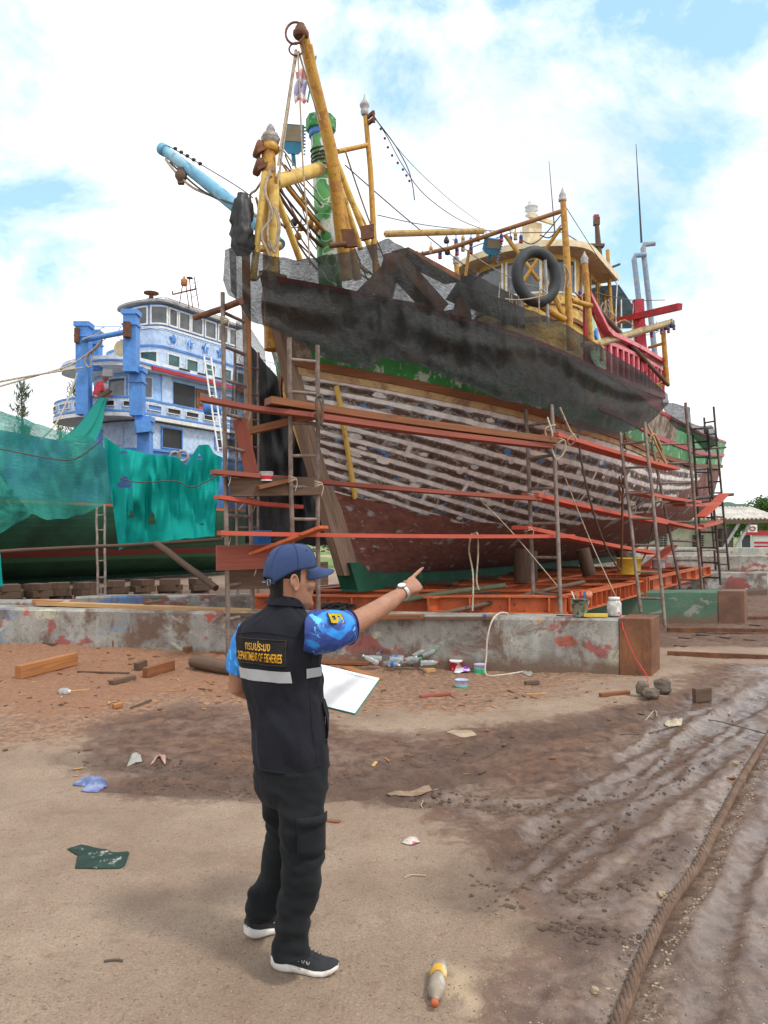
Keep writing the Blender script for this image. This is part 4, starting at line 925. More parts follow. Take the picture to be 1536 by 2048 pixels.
def greenrust():
    b=NB('green_over_rust_plate'); c=b.mix(b.ramp(b.noise(2.5,7,.7),.35,.65),(.10,.045,.03),(.19,.09,.05)); sx=b.n('ShaderNodeSeparateXYZ'); b.l(b.obj(),sx.inputs[0]); f=b.math('ADD',b.math('MULTIPLY',sx.outputs[2],.35),b.math('MULTIPLY',b.noise(3,3),.6)); f=b.math('SUBTRACT',f,b.math('MULTIPLY',sx.outputs[0],.35)); c=b.mix(b.ramp(f,.10,.14),c,(.012,.11,.06)); b.base(c); b.rough(.6); return b.m
g1=G(-330,1306); g2=G(1303,1354)
wall((g1.x,g1.y),(g2.x,g2.y),.45,.70,M_conc1,'nearest long concrete wall with a rusty steel block at its right end',True,.38)
g1=G(880,1246); g2=G(1489,1246)
wall((g1.x,g1.y),(g2.x,g2.y),.5,.62,M_conc2,'green painted concrete wall with a green and rust end block, behind the cradle corner',True,.52,capmat=greenrust())
g1=G(150,1262); g2=G(820,1250)
wall((g1.x,g1.y),(g2.x,g2.y),.5,.62,M_conc4,'paint splattered grey and blue wall behind the left scaffold towers')
g1=G(1010,1186); g2=G(1535,1188)
wall((g1.x,g1.y),(g2.x,g2.y),.6,.63,M_conc3,'grey concrete wall with red blotches, second one behind the green wall row')
g1=G(1180,1146); g2=G(1700,1146)
wall((g1.x,g1.y),(g2.x,g2.y),.8,.78,M_conc3,'pale concrete wall with white smears under the far ladder towers')
g1=G(1180,1130); g2=G(1720,1130)
wall((g1.x,g1.y),(g2.x,g2.y),.8,1.0,concrete('far_concrete',((RD2,.56,.6),),.1,(.42,.41,.38)),'farthest pale wall with a bright red stretch, below the grass and warehouse')
# ---------------- orange cradle
cr=thing('slip_cradle',(1.0,14.5,.55),'orange steel cradle of riveted beams under the trawler keel','cradle')
def ibeam(a,b,h,w,name='beam',gus=0,mat=None,side=1):
    a=Vector(a); b=Vector(b); m=MB(); m.bar(a+Z3*(h/2-.012),b+Z3*(h/2-.012),w,.025); m.bar(a-Z3*(h/2-.012),b-Z3*(h/2-.012),w,.025); m.bar(a,b,.03,h-.05)
    d=(b-a).normalized(); x=d.cross(Z3)
    if gus:
        n=int((b-a).length/gus)
        for i in range(n+1):
            p=a.lerp(b,(i+.5)/(n+1)); q=p-Z3*(h/2-.03)
            m.poly([p+Z3*(h/2-.03)+x*.015,p-Z3*(h/2-.03)+x*.015,p-Z3*(h/2-.03)+x*w*.5,p+Z3*(h/2-.03)+x*w*.5],d*.025)
            m.poly([p+Z3*(h/2-.03)-x*.015,p+Z3*(h/2-.03)-x*w*.5,p-Z3*(h/2-.03)-x*w*.5,p-Z3*(h/2-.03)-x*.015],d*.025)
    m.build(name,mat or M_orange,cr)
c0=Vector((-1.95,11.62,.70)); c1=Vector((2.72,11.5,.70)); 
ibeam(c0,c1,.27,.22,'front_beam',.62)
sd_=Vector((9.75,23.1,.70)); mid_=c1.lerp(sd_,.34)
ibeam(c1+U*.12,mid_,.27,.24,'side_beam',.30); ibeam(mid_+U*.05+V_*.0,sd_,.27,.24,'side_beam',1.4)
m=MB()
for e in(-.12,.12): m.box(mid_+U*e,(.34,.08,.36),math.atan2(U.y,U.x)+math.pi/2)
m.build('bolted_joint',M_orange,cr)
c0b=c0+U*12.6; ibeam(c0+U*.12,c0b,.27,.24,'side_beam',1.0)
for k_ in(1.4,3.2,5.2,7.5,9.8,12.2): ibeam(c0+U*k_+V_*.13,c1+U*k_-V_*.13,.26,.2,'cross_beam')
for l_ in(1.55,-1.2): ibeam(S(-.3,l_,.715),S(12,l_,.715),.24,.18,'inner_beam')
for i,(l_,s_) in enumerate([(-.5,1),(.3,2.4),(.1,4.5),(.4,6.6),(.2,8.6),(-.3,10.5)]): MB().box(S(s_,0,.855),(1.4,.28,.05),math.atan2(V_.y,V_.x)+random.uniform(-.1,.1)).build('keel_packing',M_oldwood,cr)
m=MB()
for a,b_ in(((700,1202,11.75),(1000,1185,12.1)),((640,1206,11.7),(860,1196,11.9))): m.bar(P(*a),P(*b_),.12,.04)
m.build('loose_packing',M_oldwood,cr)
for (px,y0,y1,d,r) in((1046,1108,1160,14.2,.17),(1062,1112,1160,14.4,.12),(1165,1108,1146,16.5,.15),(1240,1100,1136,19,.16)):
    o_=MB().tube([P(px+(14 if px>1100 else 0),y1+4,d),P(px,y0-10,d)],r,12).build('shoring_post',M_oldwood); tag(o_,{1046:'thick grey shoring post nearest the bow under the hull',1062:'thinner shoring post just right of the thick one under the hull',1165:'leaning shoring post under the middle of the hull, on the cradle',1240:'farthest shoring post under the hull beside the yellow tub'}[px],'post','shoring posts under the hull')
g1=G(-420,1245); g2=G(265,1240)
wall((g1.x,g1.y),(g2.x,g2.y),.5,.40,M_conc3,'low grey wall end under the blue trawler, left of the splattered wall')
for i,(px,py,d) in enumerate(((20,1180,19),(75,1180,19.5),(118,1180,20),(172,1180,20),(232,1180,20.5),(285,1180,21),(340,1178,21.5),(400,1176,22))):
    v=P(px,py,d); v.z=ground_z(v.x,v.y); m=MB()
    for q in range(3): m.box(v+Z3*(.09+.17*q),(.55 if q%2 else .42,.5,.16),.3*q+i*.7)
    o_=m.build('keel_block',M_oldwood); tag(o_,'dark timber keel block under the blue trawler hull','keel block','keel blocks under the blue trawler')
# ---------------- scaffolding
def ladder(label,s1,s2,n,r=.022,mat=None,name='scaffold_ladder',rr=None,ext=None):
    """s1,s2: stiles as ((px,py,d) top,(px,py,d) foot)"""
    mat=mat or M_pipe; a0,a1=P(*s1[0]),P(*s1[1]); b0,b1=P(*s2[0]),P(*s2[1])
    t=thing(name,(a1+b1)/2,label,'scaffold ladder','rusty pipe scaffold ladders round the hull')
    def ln(p,q): return [p.lerp(q,i/6)+Vector((random.uniform(-.008,.008),0,0)) for i in range(7)]
    MB().tube(ln(a0,a1),r,8).build('stile',mat,t); MB().tube(ln(b0,b1),r,8).build('stile',mat,t)
    zlo=max(a1.z,b1.z); zhi=min(a0.z,b0.z)
    for i in range(n):
        z=zlo+(zhi-zlo)*(i+.5)/n; f=(z-a0.z)/(a1.z-a0.z); g=(z-b0.z)/(b1.z-b0.z)
        MB().tube([a0.lerp(a1,f)+Z3*random.uniform(-.015,.015),b0.lerp(b1,g)+Z3*random.uniform(-.015,.015)],rr or r*.8,6).build('rung',mat,t)
    return t
ladder('rusty ladder left of the bow, foot on the dirt before the near wall',((446,585,10.05),(457,1345,9.95)),((488,610,10.5),(507,1262,10.6)),10,.030)
ladder('thin ladder just behind the left bow tower, partly hidden by grey netting',((470,700,11.6),(476,1190,11.6)),((517,705,12.0),(516,1205,12.0)),9,.022)
ladder('grey pipe ladder in front of the stem post, above the navy cap',((578,675,9.75),(585,1130,10.2)),((634,690,9.9),(637,1236,10.4)),7,.030)
ladder('ladder at midships right of the brown planks, standing by the cradle front',((1052,820,12.6),(1068,1228,11.7)),((1104,810,12.2),(1122,1228,11.3)),6,.032)
ladder('tall leaning ladder by the cradle corner, in front of the hanging chain',((1240,865,13.6),(1282,1225,12.6)),((1290,845,13.2),(1330,1252,12.4)),7,.030)
ladder('ladder behind the chain, wrapped with knotted rope at its top',((1300,870,17.2),(1362,1178,17.4)),((1371,805,17),(1404,1180,17.2)),8,.034)
ladder('dark ladder near the stern, crossed by two thin red planks',((1386,870,21.5),(1407,1178,22)),((1414,855,21.3),(1441,1170,21.6)),10,.036,M_pipe_dark)
ladder('rightmost tall dark ladder, reaching highest beside the stern',((1408,835,24.5),(1432,1140,24.5)),((1427,813,24),(1458,1140,24.5)),13,.036,M_pipe_dark)
ladder('short ladder standing against the dark green hull of the blue trawler',((193,1015,16.5),(196,1205,15.2)),((209,1010,16.5),(211,1205,15.2)),6,.026)
def pole(label,a,b,r,mat=None,name='scaffold_pole',grp='loose scaffold poles'):
    o_=MB().tube([P(*a).lerp(P(*b),i/5)+Vector((0,0,random.uniform(-.012,.012))) for i in range(6)],r,8).build(name,mat or M_pipe); tag(o_,label,'pole',grp); return o_
pole('long grey pole lying level below the green nets',(-60,1106,15),(445,1080,15.4),.035,M_oldwood)
pole('rough branch leaning down from the turquoise cloth to the splattered wall',(312,1086,14.6),(432,1176,13.3),.06,M_oldwood)
pole('dark pole across the tops of the far right ladders',(1376,900,22),(1452,895,22.3),.03,M_pipe_dark)
pole('long dark pole sticking out right at plank height by the stern',(1378,998,21),(1466,988,22),.045,M_pipe_dark)
pole('thin pole leaning inside the far ladders low down',(1300,1102,20),(1450,1100,24),.03)
pole('bent grey pole resting on the cradle front, left end by the wall top',(862,1232,10.8),(1168,1163,12.9),.035,M_oldwood)
pole('greenish bamboo pole along the cradle front behind the pointing hand',(770,1205,11.2),(1010,1170,12.0),.04,worn('green_bamboo',(.16,.18,.10),(.10,.12,.07),None))
pole('brown pole above the far bow ladder pointing left',(390,636,10.6),(482,602,9.9),.045,M_rust)
for q,(a,b_) in enumerate((((236,1210,15.6),(296,1090,15.4)),((384,1250,13),(500,1105,13)),((440,1182,14.5),(470,1080,14.5)))): pass
# timber uprights
def board(label,a,b,w,h,mat,jit=.02,up=(0,0,1),cat='plank',grp='scaffold planks round the hull',name='scaffold_plank'):
    o_=MB().bar(P(*a),P(*b),w,h,up=up,jit=jit).build(name,mat); tag(o_,label,cat,grp); return o_
board('orange brown timber upright left of the stem under the black bundle',(491,455,10.6),(499,1000,10.75),.10,.09,M_orangewood,0,(0,1,0),'timber post',None,'timber_post')
board('short wide red board hanging upright beside the left ladders',(478,838,10.4),(505,952,10.5),.18,.05,M_redplank2,0,(0,1,0))
board('faded red plank sticking out left of the bow at deck ladder height',(402,798,9.75),(628,832,9.85),.22,.06,M_redplank2)
board('top brown hardwood plank of the long upper walkway',(536,802,9.7),(1105,882,11.9),.26,.09,M_brownplank)
board('lower red brown plank tight under the long brown walkway plank',(640,835,9.8),(1098,893,11.9),.22,.07,M_redplank2)
board('angled brown cleat from the left ladder up to the walkway end',(500,862,10.1),(645,828,9.9),.09,.09,M_brownplank)
board('faded red middle plank running right from the white bucket to midships',(425,944,9.8),(1075,998,12.0),.24,.055,M_redplank2)
board('thick old brown beam under the middle plank by the left ladders',(460,975,10.0),(640,972,10.2),.16,.24,M_oldwood)
board('brown timber wedge lying on the thick old beam',(516,975,9.9),(590,958,10.1),.16,.05,M_brownplank)
board('short bright red plank sticking out below the thick brown beam',(434,994,9.9),(600,1014,10.6),.20,.05,M_redplank)
board('long bright red lower plank passing above the navy cap',(438,1066,9.7),(1140,1072,12.0),.24,.055,M_redplank)
board('slanting orange board rising to the lower plank behind the cap',(508,1108,10.2),(648,1054,9.9),.30,.04,M_orange)
board('wide faded red board low on the left ladders, roped at its middle',(433,1116,9.9),(560,1112,10.3),.06,.32,M_redplank2)
board('brown plywood offcut below the wide red board left of the cap',(452,1155,10.2),(655,1146,10.9),.05,.32,M_oldwood)
board('long orange plank from the midships ladder to the chain, highest on the right',(1100,870,11.9),(1345,938,15.6),.30,.06,M_redplank)
board('orange plank right of midships at the middle level',(1060,990,11.9),(1322,1046,16.0),.30,.06,M_redplank)
board('orange plank right of midships at the lowest level',(1040,1055,11.8),(1306,1106,16.5),.28,.06,M_redplank)
board('short red plank end over the chain ladder at middle height',(1270,985,14.5),(1390,1004,18.5),.30,.06,M_redplank)
board('far red plank end between the two stern ladders, upper one',(1358,1010,17.5),(1430,1007,20),.30,.06,M_redplank)
board('long red plank toward the stern at knee height of the far ladders',(1296,1036,15.5),(1402,1058,20),.30,.06,M_redplank)
board('far short red plank on the stern ladders, lower one',(1396,1052,19.5),(1435,1043,21.5),.30,.06,M_redplank)
board('orange board slanting up through the two far ladders',(1400,1035,20.5),(1448,988,21.5),.28,.05,M_redplank)
board('thin brown board on top of the far right ladders beside the net',(1386,858,21.5),(1422,856,21.8),.2,.04,M_brownplank)
board('bright red board leaning down beside the yellow tub',(1290,1135,17.5),(1345,1092,19.5),.25,.05,M_redplank)
board('pale sawn plank along the top of the near wall, left of the towers',(80,1206,11.25),(508,1222,10.55),.20,.05,M_palewood,0)
board('second pale plank under the long one on the near wall',(-40,1214,11.4),(330,1218,11.0),.22,.035,M_palewood,0)
board('short brown offcut across the pale planks on the near wall',(290,1208,10.95),(322,1203,11.1),.10,.05,M_oldwood,0)
board('orange sawn plank end at the left end of the pale planks',(70,1203,11.3),(120,1206,11.2),.14,.06,M_orangewood,0)
board('brown plank lying on the near wall right of the shoulder',(705,1234,10.1),(846,1233,9.85),.20,.05,M_brownplank,0)
board('thin weathered plank on the near wall left of the white cable',(850,1236,9.9),(985,1236,9.75),.12,.03,M_oldwood,0)
board('grey brown plank on the near wall behind the vest collar',(455,1228,10.4),(600,1230,10.2),.25,.04,M_oldwood,0)
# ---------------- nets and sheets
def rs(poly,n):
    L=[0]; 
    for p,q in zip(poly[:-1],poly[1:]): L.append(L[-1]+math.hypot(q[0]-p[0],q[1]-p[1]))
    out=[]
    for i in range(n+1):
        t=L[-1]*i/n; out.append((float(np.interp(t,L,[p[0] for p in poly])),float(np.interp(t,L,[p[1] for p in poly]))))
    return out
def sheet(name,top,bot,dfun,mat,label,cat,nx=70,ny=26,fold=.08,ff=1.6,seed=0,bulge=0,uvs=1,grp=None,fx=1.0,cut=(),swag=0):
    T_,B_=rs(top,nx),rs(bot,nx); m=MB(); rows=[]
    for j in range(ny+1):
        v=j/ny; r=[]
        for i in range(nx+1):
            px=T_[i][0]*(1-v)+B_[i][0]*v; py=T_[i][1]*(1-v)+B_[i][1]*v; d=dfun(px,py,v)
            k=noise.noise(Vector((px*.012*ff*fx,py*.004*ff,seed*7.1)))+.5*noise.noise(Vector((px*.03*ff*fx,py*.009*ff,seed*3.3)))+.25*noise.noise(Vector((px*.08*ff*fx,py*.03*ff,seed)))
            if swag: d-=swag*math.sin(v*17+4*noise.noise(Vector((px*.004,v*2,3)))+px*.006)*math.sin(math.pi*v)*(.4+noise.noise(Vector((px*.006,v,9))))
            d-=fold*k*(.25+.75*math.sin(math.pi*min(1,v*.8+.15)))+bulge*math.sin(math.pi*v)
            r.append(P(px,py+ (0 if 0<j<ny else noise.noise(Vector((px*.05,j,seed)))*3),d))
        rows.append(r)
    w_=sum((rows[0][i+1]-rows[0][i]).length for i in range(nx)); h_=(rows[0][nx//2]-rows[-1][nx//2]).length
    m.grid(rows,uvf=lambda i,j:(j/nx*w_*uvs,i/ny*h_*uvs))
    if cut:
        keep=[]
        for k_ in range(len(m.f)):
            i,j=k_//nx,k_%nx; v=(i+.5)/ny; x=T_[j][0]*(1-v)+B_[j][0]*v; y=T_[j][1]*(1-v)+B_[j][1]*v; keep.append(not any(((x-a)/rx)**2+((y-b)/ry)**2<1+.5*math.sin(3*math.atan2(y-b,x-a)) for a,b,rx,ry in cut))
        m.f=[q for q,k in zip(m.f,keep) if k]; m.uv=[q for q,k in zip(m.uv,keep) if k]; m.mi=m.mi[:len(m.f)]; m.sm=m.sm[:len(m.f)]
    o_=m.build(name,mat); tag(o_,label,cat,grp); return o_
_pp=sorted([( (768+FPX*q.x/q.y), q.y) for q in [S(s_,hb(s_,4.9)+.42,4.9) for s_ in np.linspace(-2.0,14,40)]])
def dnet(px,py=0,v=0):
    return float(np.interp(px,[400,470]+[a for a,_ in _pp],[10.3,9.95]+[b_ for _,b_ in _pp]))-.3*math.exp(-((px-550)/55)**2)
sheet('shade_net',[(458,498),(470,488),(540,512),(600,520),(700,502),(778,477),(850,520),(940,572),(1040,612),(1135,650),(1200,692),(1290,747),(1335,788)],
 [(462,582),(500,642),(545,657),(600,686),(650,716),(740,740),(765,716),(830,728),(900,756),(1000,800),(1090,815),(1160,862),(1230,869),(1290,855),(1338,806)],
 dnet,M_net,'big torn black shade net draped round the bow bulwark','shade net',190,60,.20,1.5,1,0,swag=.16)
sheet('shade_net',[(450,500),(462,495),(472,489)],[(446,560),(456,590),(474,600)],lambda px,py,v:dnet(px)+.1,M_net,'folded left end of the black shade net beyond the stem','shade net',14,16,.15,4,5)
sheet('shade_net',[(1322,806),(1345,806),(1380,815)],[(1335,838),(1352,858),(1384,872)],lambda px,py,v:18.8,M_net,'small black net scrap between the big net and the far ladders','shade net',20,14,.4,3,6)
sheet('shade_net',[(1374,842),(1400,852),(1424,850)],[(1384,872),(1412,906),(1438,880)],lambda px,py,v:21.2,M_net,'black net pouch hanging from the rightmost ladders','shade net',20,14,.5,3,7)
sheet('tarpaulin',[(925,548),(945,547),(1048,600)],[(890,600),(960,625),(1050,660)],lambda px,py,v:15.5+ (px-925)*.004,M_black,'plain black tarpaulin rigged before the wheelhouse','tarpaulin',20,8,.2,1,8)
sheet('shade_net',[(472,640),(500,655),(530,700)],[(448,1062),(500,1075),(560,1085)],lambda px,py,v:12.4,M_nethem,'long grey net hanging between the two trawlers','shade net',26,30,.35,3,9)
sheet('tarpaulin',[(500,690),(560,760),(615,850)],[(490,1085),(600,1090),(668,1092)],lambda px,py,v:14.6,M_black,'large black sheet hanging behind the bow scaffolding','tarpaulin',24,24,.3,2,10)
def dg(px,py,v): return 16.2+ (px)*.0035
sheet('green_net',[(-120,800),(0,822),(60,842),(120,862),(180,874),(208,895)],[(-120,1080),(0,1042),(40,1020),(95,1040),(150,1034),(224,1005)],lambda px,py,v:dg(px,py,v),M_netg,'sagging see-through green net over the blue trawler bow','shade net',70,30,.7,.8,2,0)
sheet('green_net',[(-150,860),(-60,890),(10,960)],[(-150,1160),(-40,1090),(62,1030)],lambda px,py,v:dg(px,py,v)-.25,M_netg,'green net flap at the left edge below the sagging one','shade net',30,26,.4,2,3)
sheet('green_net',[(-30,1085),(0,1100)],[(-30,1180),(6,1172)],lambda px,py,v:15.7,M_netg2,'narrow turquoise strip hanging low at the left edge','net strip',6,12,.15,2,12)
sheet('green_cloth',[(206,872),(240,895),(300,908),(355,914),(372,930),(388,905),(398,890),(418,890),(428,905),(444,915)],[(238,1100),(280,1088),(340,1081),(400,1075),(430,1072),(428,1060)],lambda px,py,v:16.0+px*.003,M_netg2,'bright turquoise cloth hanging in broad folds from the blue trawler side','cloth',150,100,.8,.75,4,.1,fx=1.5,cut=((248,966,13,12),(262,1031,5,8),(303,1040,7,13),(245,905,9,3),(398,915,4,5),(402,1048,5,2)))
m=MB(); pts_=smooth_path([P(206,796,25.4),P(196,815,25.2),P(184,842,24.6),P(168,866,24.0),P(150,884,23.4)],5); nn_=20; rws=[]
for i,p in enumerate(pts_):
    t=i/(len(pts_)-1); r_=.10+.34*t; rws.append([p+Vector((math.cos(a)*r_*(1+.35*math.sin(a*5+t*2)),math.sin(a)*r_*.6*(1+.35*math.sin(a*5+t*2)),0)) for a in [2*math.pi*k_/nn_ for k_ in range(nn_+1)]])
m.grid(rws,uvf=lambda i,j:(j*.1,i*.1)); o_=m.build('green_net',netmat('bunched_green_net',(.01,.20,.17),(.03,.34,.28),1.6,60,False)); tag(o_,'bunched green net end held by the crouching worker','net end')
def holes():
    for px,py,rx,ry,lb in((248,966,13,13,'round dark tear near the left of the turquoise cloth'),(262,1031,8,9,'small tear left of the long one in the turquoise cloth'),(303,1040,8,13,'long oval tear low in the turquoise cloth')): pass
# fold hem rope on the turquoise cloth
def rope(label,pts,r,mat=None,cat='rope',grp=None,n=6,name='rope',k=5):
    pts=[P(*p) if not isinstance(p,Vector) else p for p in pts]
    o_=MB().tube(smooth_path(pts,k),r,n).build(name,mat or M_rope); tag(o_,label,cat,grp); return o_
rope('thin cord laced across the turquoise cloth',[(240,957,15.9),(280,965,15.9),(350,962,16.0),(385,975,16.1),(437,950,16.3)],.014,M_ropedark)
rope('dark hem line across the sagging green net',[(-60,890,15.6),(0,898,15.6),(90,915,15.8),(150,918,16),(205,878,16.2)],.016,M_ropedark)
# black bundle
m=MB(); rr=[]; 
for i in range(15): rr.append((float(np.interp(i,[0,2,5,9,12,14],[.10,.15,.14,.12,.10,.05]))+.03*noise.noise(Vector((i*.9,2,0))), i*.060))
c=P(484,508,10.5); n=22; V=[];F=[]
for i,(r_,h_) in enumerate(rr):
    for k_ in range(n):
        a=2*math.pi*k_/n; q=r_*(1+.6*noise.noise(Vector((math.cos(a)*2.5,math.sin(a)*2.5,i*.22)))+.25*noise.noise(Vector((math.cos(a)*6,math.sin(a)*6,i*.5)))); V.append(c+Vector((math.cos(a)*q,math.sin(a)*q,h_)))
for i in range(14):
    for k_ in range(n): F.append((i*n+k_,i*n+(k_+1)%n,(i+1)*n+(k_+1)%n,(i+1)*n+k_))
F.append(tuple(14*n+k_ for k_ in range(n))); m.add(V,F,None,0,True); o_=m.build('net_bundle',M_black); tag(o_,'black net bundled tightly round the top of the bow post','net bundle')
# ---------------- boom, rigging, ropes
bm_=thing('boom',P(520,455,12.2),'thick pale blue boom pointing up left beyond the bow tower','boom')
MB().tube([P(325,298,13.2),P(400,355,12.9),P(520,452,12.3)],[.085,.105,.115],16).build('spar',worn('pale_blue_boom_paint',(.17,.42,.60),(.3,.5,.62),(.10,.2,.3),scale=2),bm_)
MB().lathe(P(323,297,13.2),[(.03,-.02),(.10,-.015),(.105,0),(.105,.1),(.09,.1)],16,axis=(1,-.4,-.75)).build('end_cap',worn('pale_blue_boom_paint',()),bm_)
MB().tube([P(522,454,12.3),P(560,490,12)],.10,12).build('spar_foot',worn('pale_blue_boom_paint',()),bm_)
pb=MB(); c=P(362,352,12.95); pb.lathe(c-Vector((0,.05,0)),[(.0,0),(.09,0),(.10,.02),(.10,.08),(.09,.1),(0,.1)],12,axis=(0,1,0)); pb.box(c,(.10,.08,.28),0); o_=pb.build('pulley_block',M_oldwood); tag(o_,'wooden pulley block roped under the pale blue boom','pulley')
rope('heavy rope slung under the pale blue boom through the block',[(331,318,13.1),(352,345,12.95),(385,375,12.9),(430,395,12.7),(470,418,12.5),(500,440,12.3)],.022)
rope('second rope under the pale blue boom to the bow bundle',[(340,325,13.1),(400,378,12.8),(450,402,12.5),(505,418,11.5)],.018,M_ropedark)
rope('thin stay above the pale blue boom with knots',[(335,291,13.2),(390,322,12.8),(470,370,11.8),(505,395,11)],.010,M_wire)
for i in range(5):
    tq=.1+.08*i; o_=MB().lathe(P(335,291,13.2).lerp(P(505,395,11),tq)-Vector((.03,0,-.02)),[(0,0),(.03,.02),(.03,.06),(0,.08)],7,axis=(1,0,.1)).build('rope_knot',M_wire); tag(o_,'dark knot on the thin stay above the blue boom','knot','knots on the thin stay')
nm=['leftmost','second','third','fourth']
for i,(a,b_) in enumerate((((591,100,11.3),(556,330,10.8)),((593,100,11.3),(548,420,10.7)),((594,105,11.3),(560,300,10.8)),((597,102,11.3),(640,240,11.7)))): rope(['rope from the mast ring down to the tower collar','rope from the mast ring to the tower legs, longest of the sloping ones','rope beside the sloping pair from the mast ring to the tower finial','rope from the mast ring doubling back along the mast'][i],arc(P(*a),P(*b_),.02,6),.016,k=2)
rope('long slack rope hanging from the mast ring into the bow',[(596,105,11.2),(600,200,11.2),(606,330,11.2),(614,440,11.1),(620,530,11)],.014)
rope('rope running down behind the right side of the mast',[(612,120,11.5),(632,200,11.8),(655,290,12.2),(690,450,13)],.014)
rope('loose loops of rope down the bow tower',[(545,330,10.6),(530,380,10.5),(545,430,10.5),(522,470,10.5),(540,520,10.5),(512,560,10.4)],.02)
rope('coil of rope hanging on the bow tower legs',[(545,410,10.5),(556,440,10.5),(553,480,10.5),(543,500,10.5),(535,470,10.5),(540,425,10.5),(552,418,10.5),(560,455,10.5),(550,505,10.5),(538,480,10.4)],.016)
rope('knotted rope at the tower collar running to the boom',[(545,352,10.6),(525,362,10.7),(512,380,10.9),(500,392,11.2),(508,430,11.3),(518,425,11.2),(512,395,11)],.018)
for i,(a,b_,r_) in enumerate((((560,320,11),(720,520,16),.02),((558,345,11),(760,560,17),.025),((566,300,11.2),(700,430,15),.012),((560,380,11),(740,560,16),.02),((556,400,11),(690,580,15),.016),((570,330,11),(760,500,17),.012),((560,420,11.2),(660,560,14),.02),((640,420,14),(560,450,11),.01),((690,300,12.2),(790,560,16),.014))):
    rope(['upper dark stay','heavy lower stay','thinnest top stay','stay with glass floats','low steep stay','middle stay','shortest stay','level cross line','stay right of the mast'][i]+' running aft from the bow tower into the rig',arc(P(*a),P(*b_),.15,8),r_,M_ropedark if i%2 else M_rope,k=2,grp='stays between tower and painted post')
for i,(px,py) in enumerate(((607,400),(566,430),(588,445),(602,455),(620,448),(608,408),(596,473),(631,458))):
    c=P(px,py,12.6); t=thing('glass_float',c,['yellow','dark','dark','yellow','yellow','yellow','yellow','yellow'][i]+' round float hanging in the stays left of the painted post','float','round floats in the stays')
    MB().lathe(c,[(.0,-.07),(.045,-.05),(.065,0),(.045,.05),(0,.07)],10).build('ball',M_yel if i not in(1,2) else M_rubber,t); MB().tube([c+Z3*.06,c+Z3*.14],.012,5).build('hook',M_wire,t)
for i,(a,b_,r_) in enumerate((((545,340,10.8),(650,520,13.5),.012),((560,355,11),(735,545,15),.035),((556,385,11),(655,500,13),.03),((548,430,10.9),(690,560,14),.014),((570,310,11.3),(640,430,13),.012),((655,330,12.9),(735,560,15),.012),((660,300,12.9),(700,560,15),.010),((690,330,12.2),(1040,610,17),.010),((600,400,12),(640,500,13),.01))):
    rope(['thin rope left of the painted post','yellow served line below the crossbeam','thick tan line to the painted post foot','low thin stay across the tower legs','short stay beside the floodlight pole','vertical line just right of the painted post','second vertical line right of the painted post','long line from the mast to the wheelhouse','short crossing line between the floats'][i],arc(P(*a),P(*b_),.1,8),r_,[M_rope,M_yel,M_oldwood,M_ropedark,M_ropedark,M_ropedark,M_ropedark,M_wire,M_ropedark][i],k=2,grp=None)
rope('drooping flag line from the side post toward the wheelhouse',[(750,235,12.6),(775,275,13),(805,330,13.6),(850,390,14.5),(920,440,16),(990,466,18)],.008,M_wire)
rope('second drooping line from the side post hook',[(751,238,12.6),(790,290,13),(815,335,13.3),(825,370,13.4),(829,400,13.4)],.010,M_wire)
rope('long thin line from the side post foot over to the gallows',[(755,430,12.6),(850,450,14),(950,460,16),(1030,462,18)],.008,M_wire)
rope('thin line from the hook over to the gallows top',[(752,240,12.6),(820,325,14),(900,400,16),(960,445,18)],.006,M_wire)
for i in range(9):
    q=P(750,238,12.6).lerp(P(829,372,13.4),i/9); o_=MB().lathe(q+Vector((.02*math.sin(i*1.3),0,-.10*math.sin(math.pi*i/9)-.03)),[(0,0),(.022,.02),(.022,.04),(0,.06)],6).build('flag_line_bead',M_wire); tag(o_,'small dark bead on the drooping line by the side post','bead','beads on the drooping line')
# hanging padlock floats
lampd=None
def hang(px,py,d,col,lb,grp,sc_=1):
    c=P(px,py,d); t=thing('hanging_float',c,lb,'float',grp)
    MB().tube([c+Z3*.17*sc_,c+Z3*.08*sc_],.008,5).build('hook',M_wire,t)
    if col=='round': MB().lathe(c,[(0,-.06),(.05,-.04),(.06,0),(.04,.05),(.02,.09)],8).build('float_body',M_rubber,t)
    else: MB().lathe(c,[(.0,-.08),(.035,-.075),(.035,0),(.037,.005),(.037,.05),(.02,.08)],8).build('float_body',M_yel if col=='y' else worn('navy_float',(.03,.07,.26),None,None,bump=0),t); MB().lathe(c,[(.038,-.075),(.039,-.02),(.038,-.02)],8).build('float_band',M_red if col=='b' else M_grey,t)
for i,(px,py,cl) in enumerate(((845,518,'b'),(862,500,'y'),(880,510,'b'),(893,482,'round'),(912,485,'b'),(914,503,'b'),(926,480,'y'),(926,495,'y'),(942,483,'b'),(942,500,'b'),(956,475,'y'),(972,478,'b'),(1003,476,'b'),(1021,480,'b'),(1031,472,'y'),(1042,478,'b'),(895,505,'round'))): hang(px,py,14.9+(960-px)*.003,cl,{'b':'small navy float hanging under the brown gallows arm','y':'small yellow float hanging under the brown gallows arm','round':'dark round float hanging under the brown gallows arm'}[cl],'floats under the gallows arm')
for i,(px,py,cl) in enumerate(((1238,678,'round'),(1249,682,'round'),(1259,690,'b'),(1272,676,'b'),(1289,674,'b'),(1303,668,'b'),(1313,658,'round'),(1323,662,'b'),(1332,656,'round'),(1337,660,'b'),(1343,652,'round'),(1348,654,'b'),(1271,704,'round'),(1160,588,'b'),(1187,616,'b'))): hang(px,py,16.2+(px-1195)*.02,cl,'small navy float hanging from the rope served arm on the right' if cl=='b' else 'dark round float hanging from the rope served arm on the right','floats under the after arm',1.1)
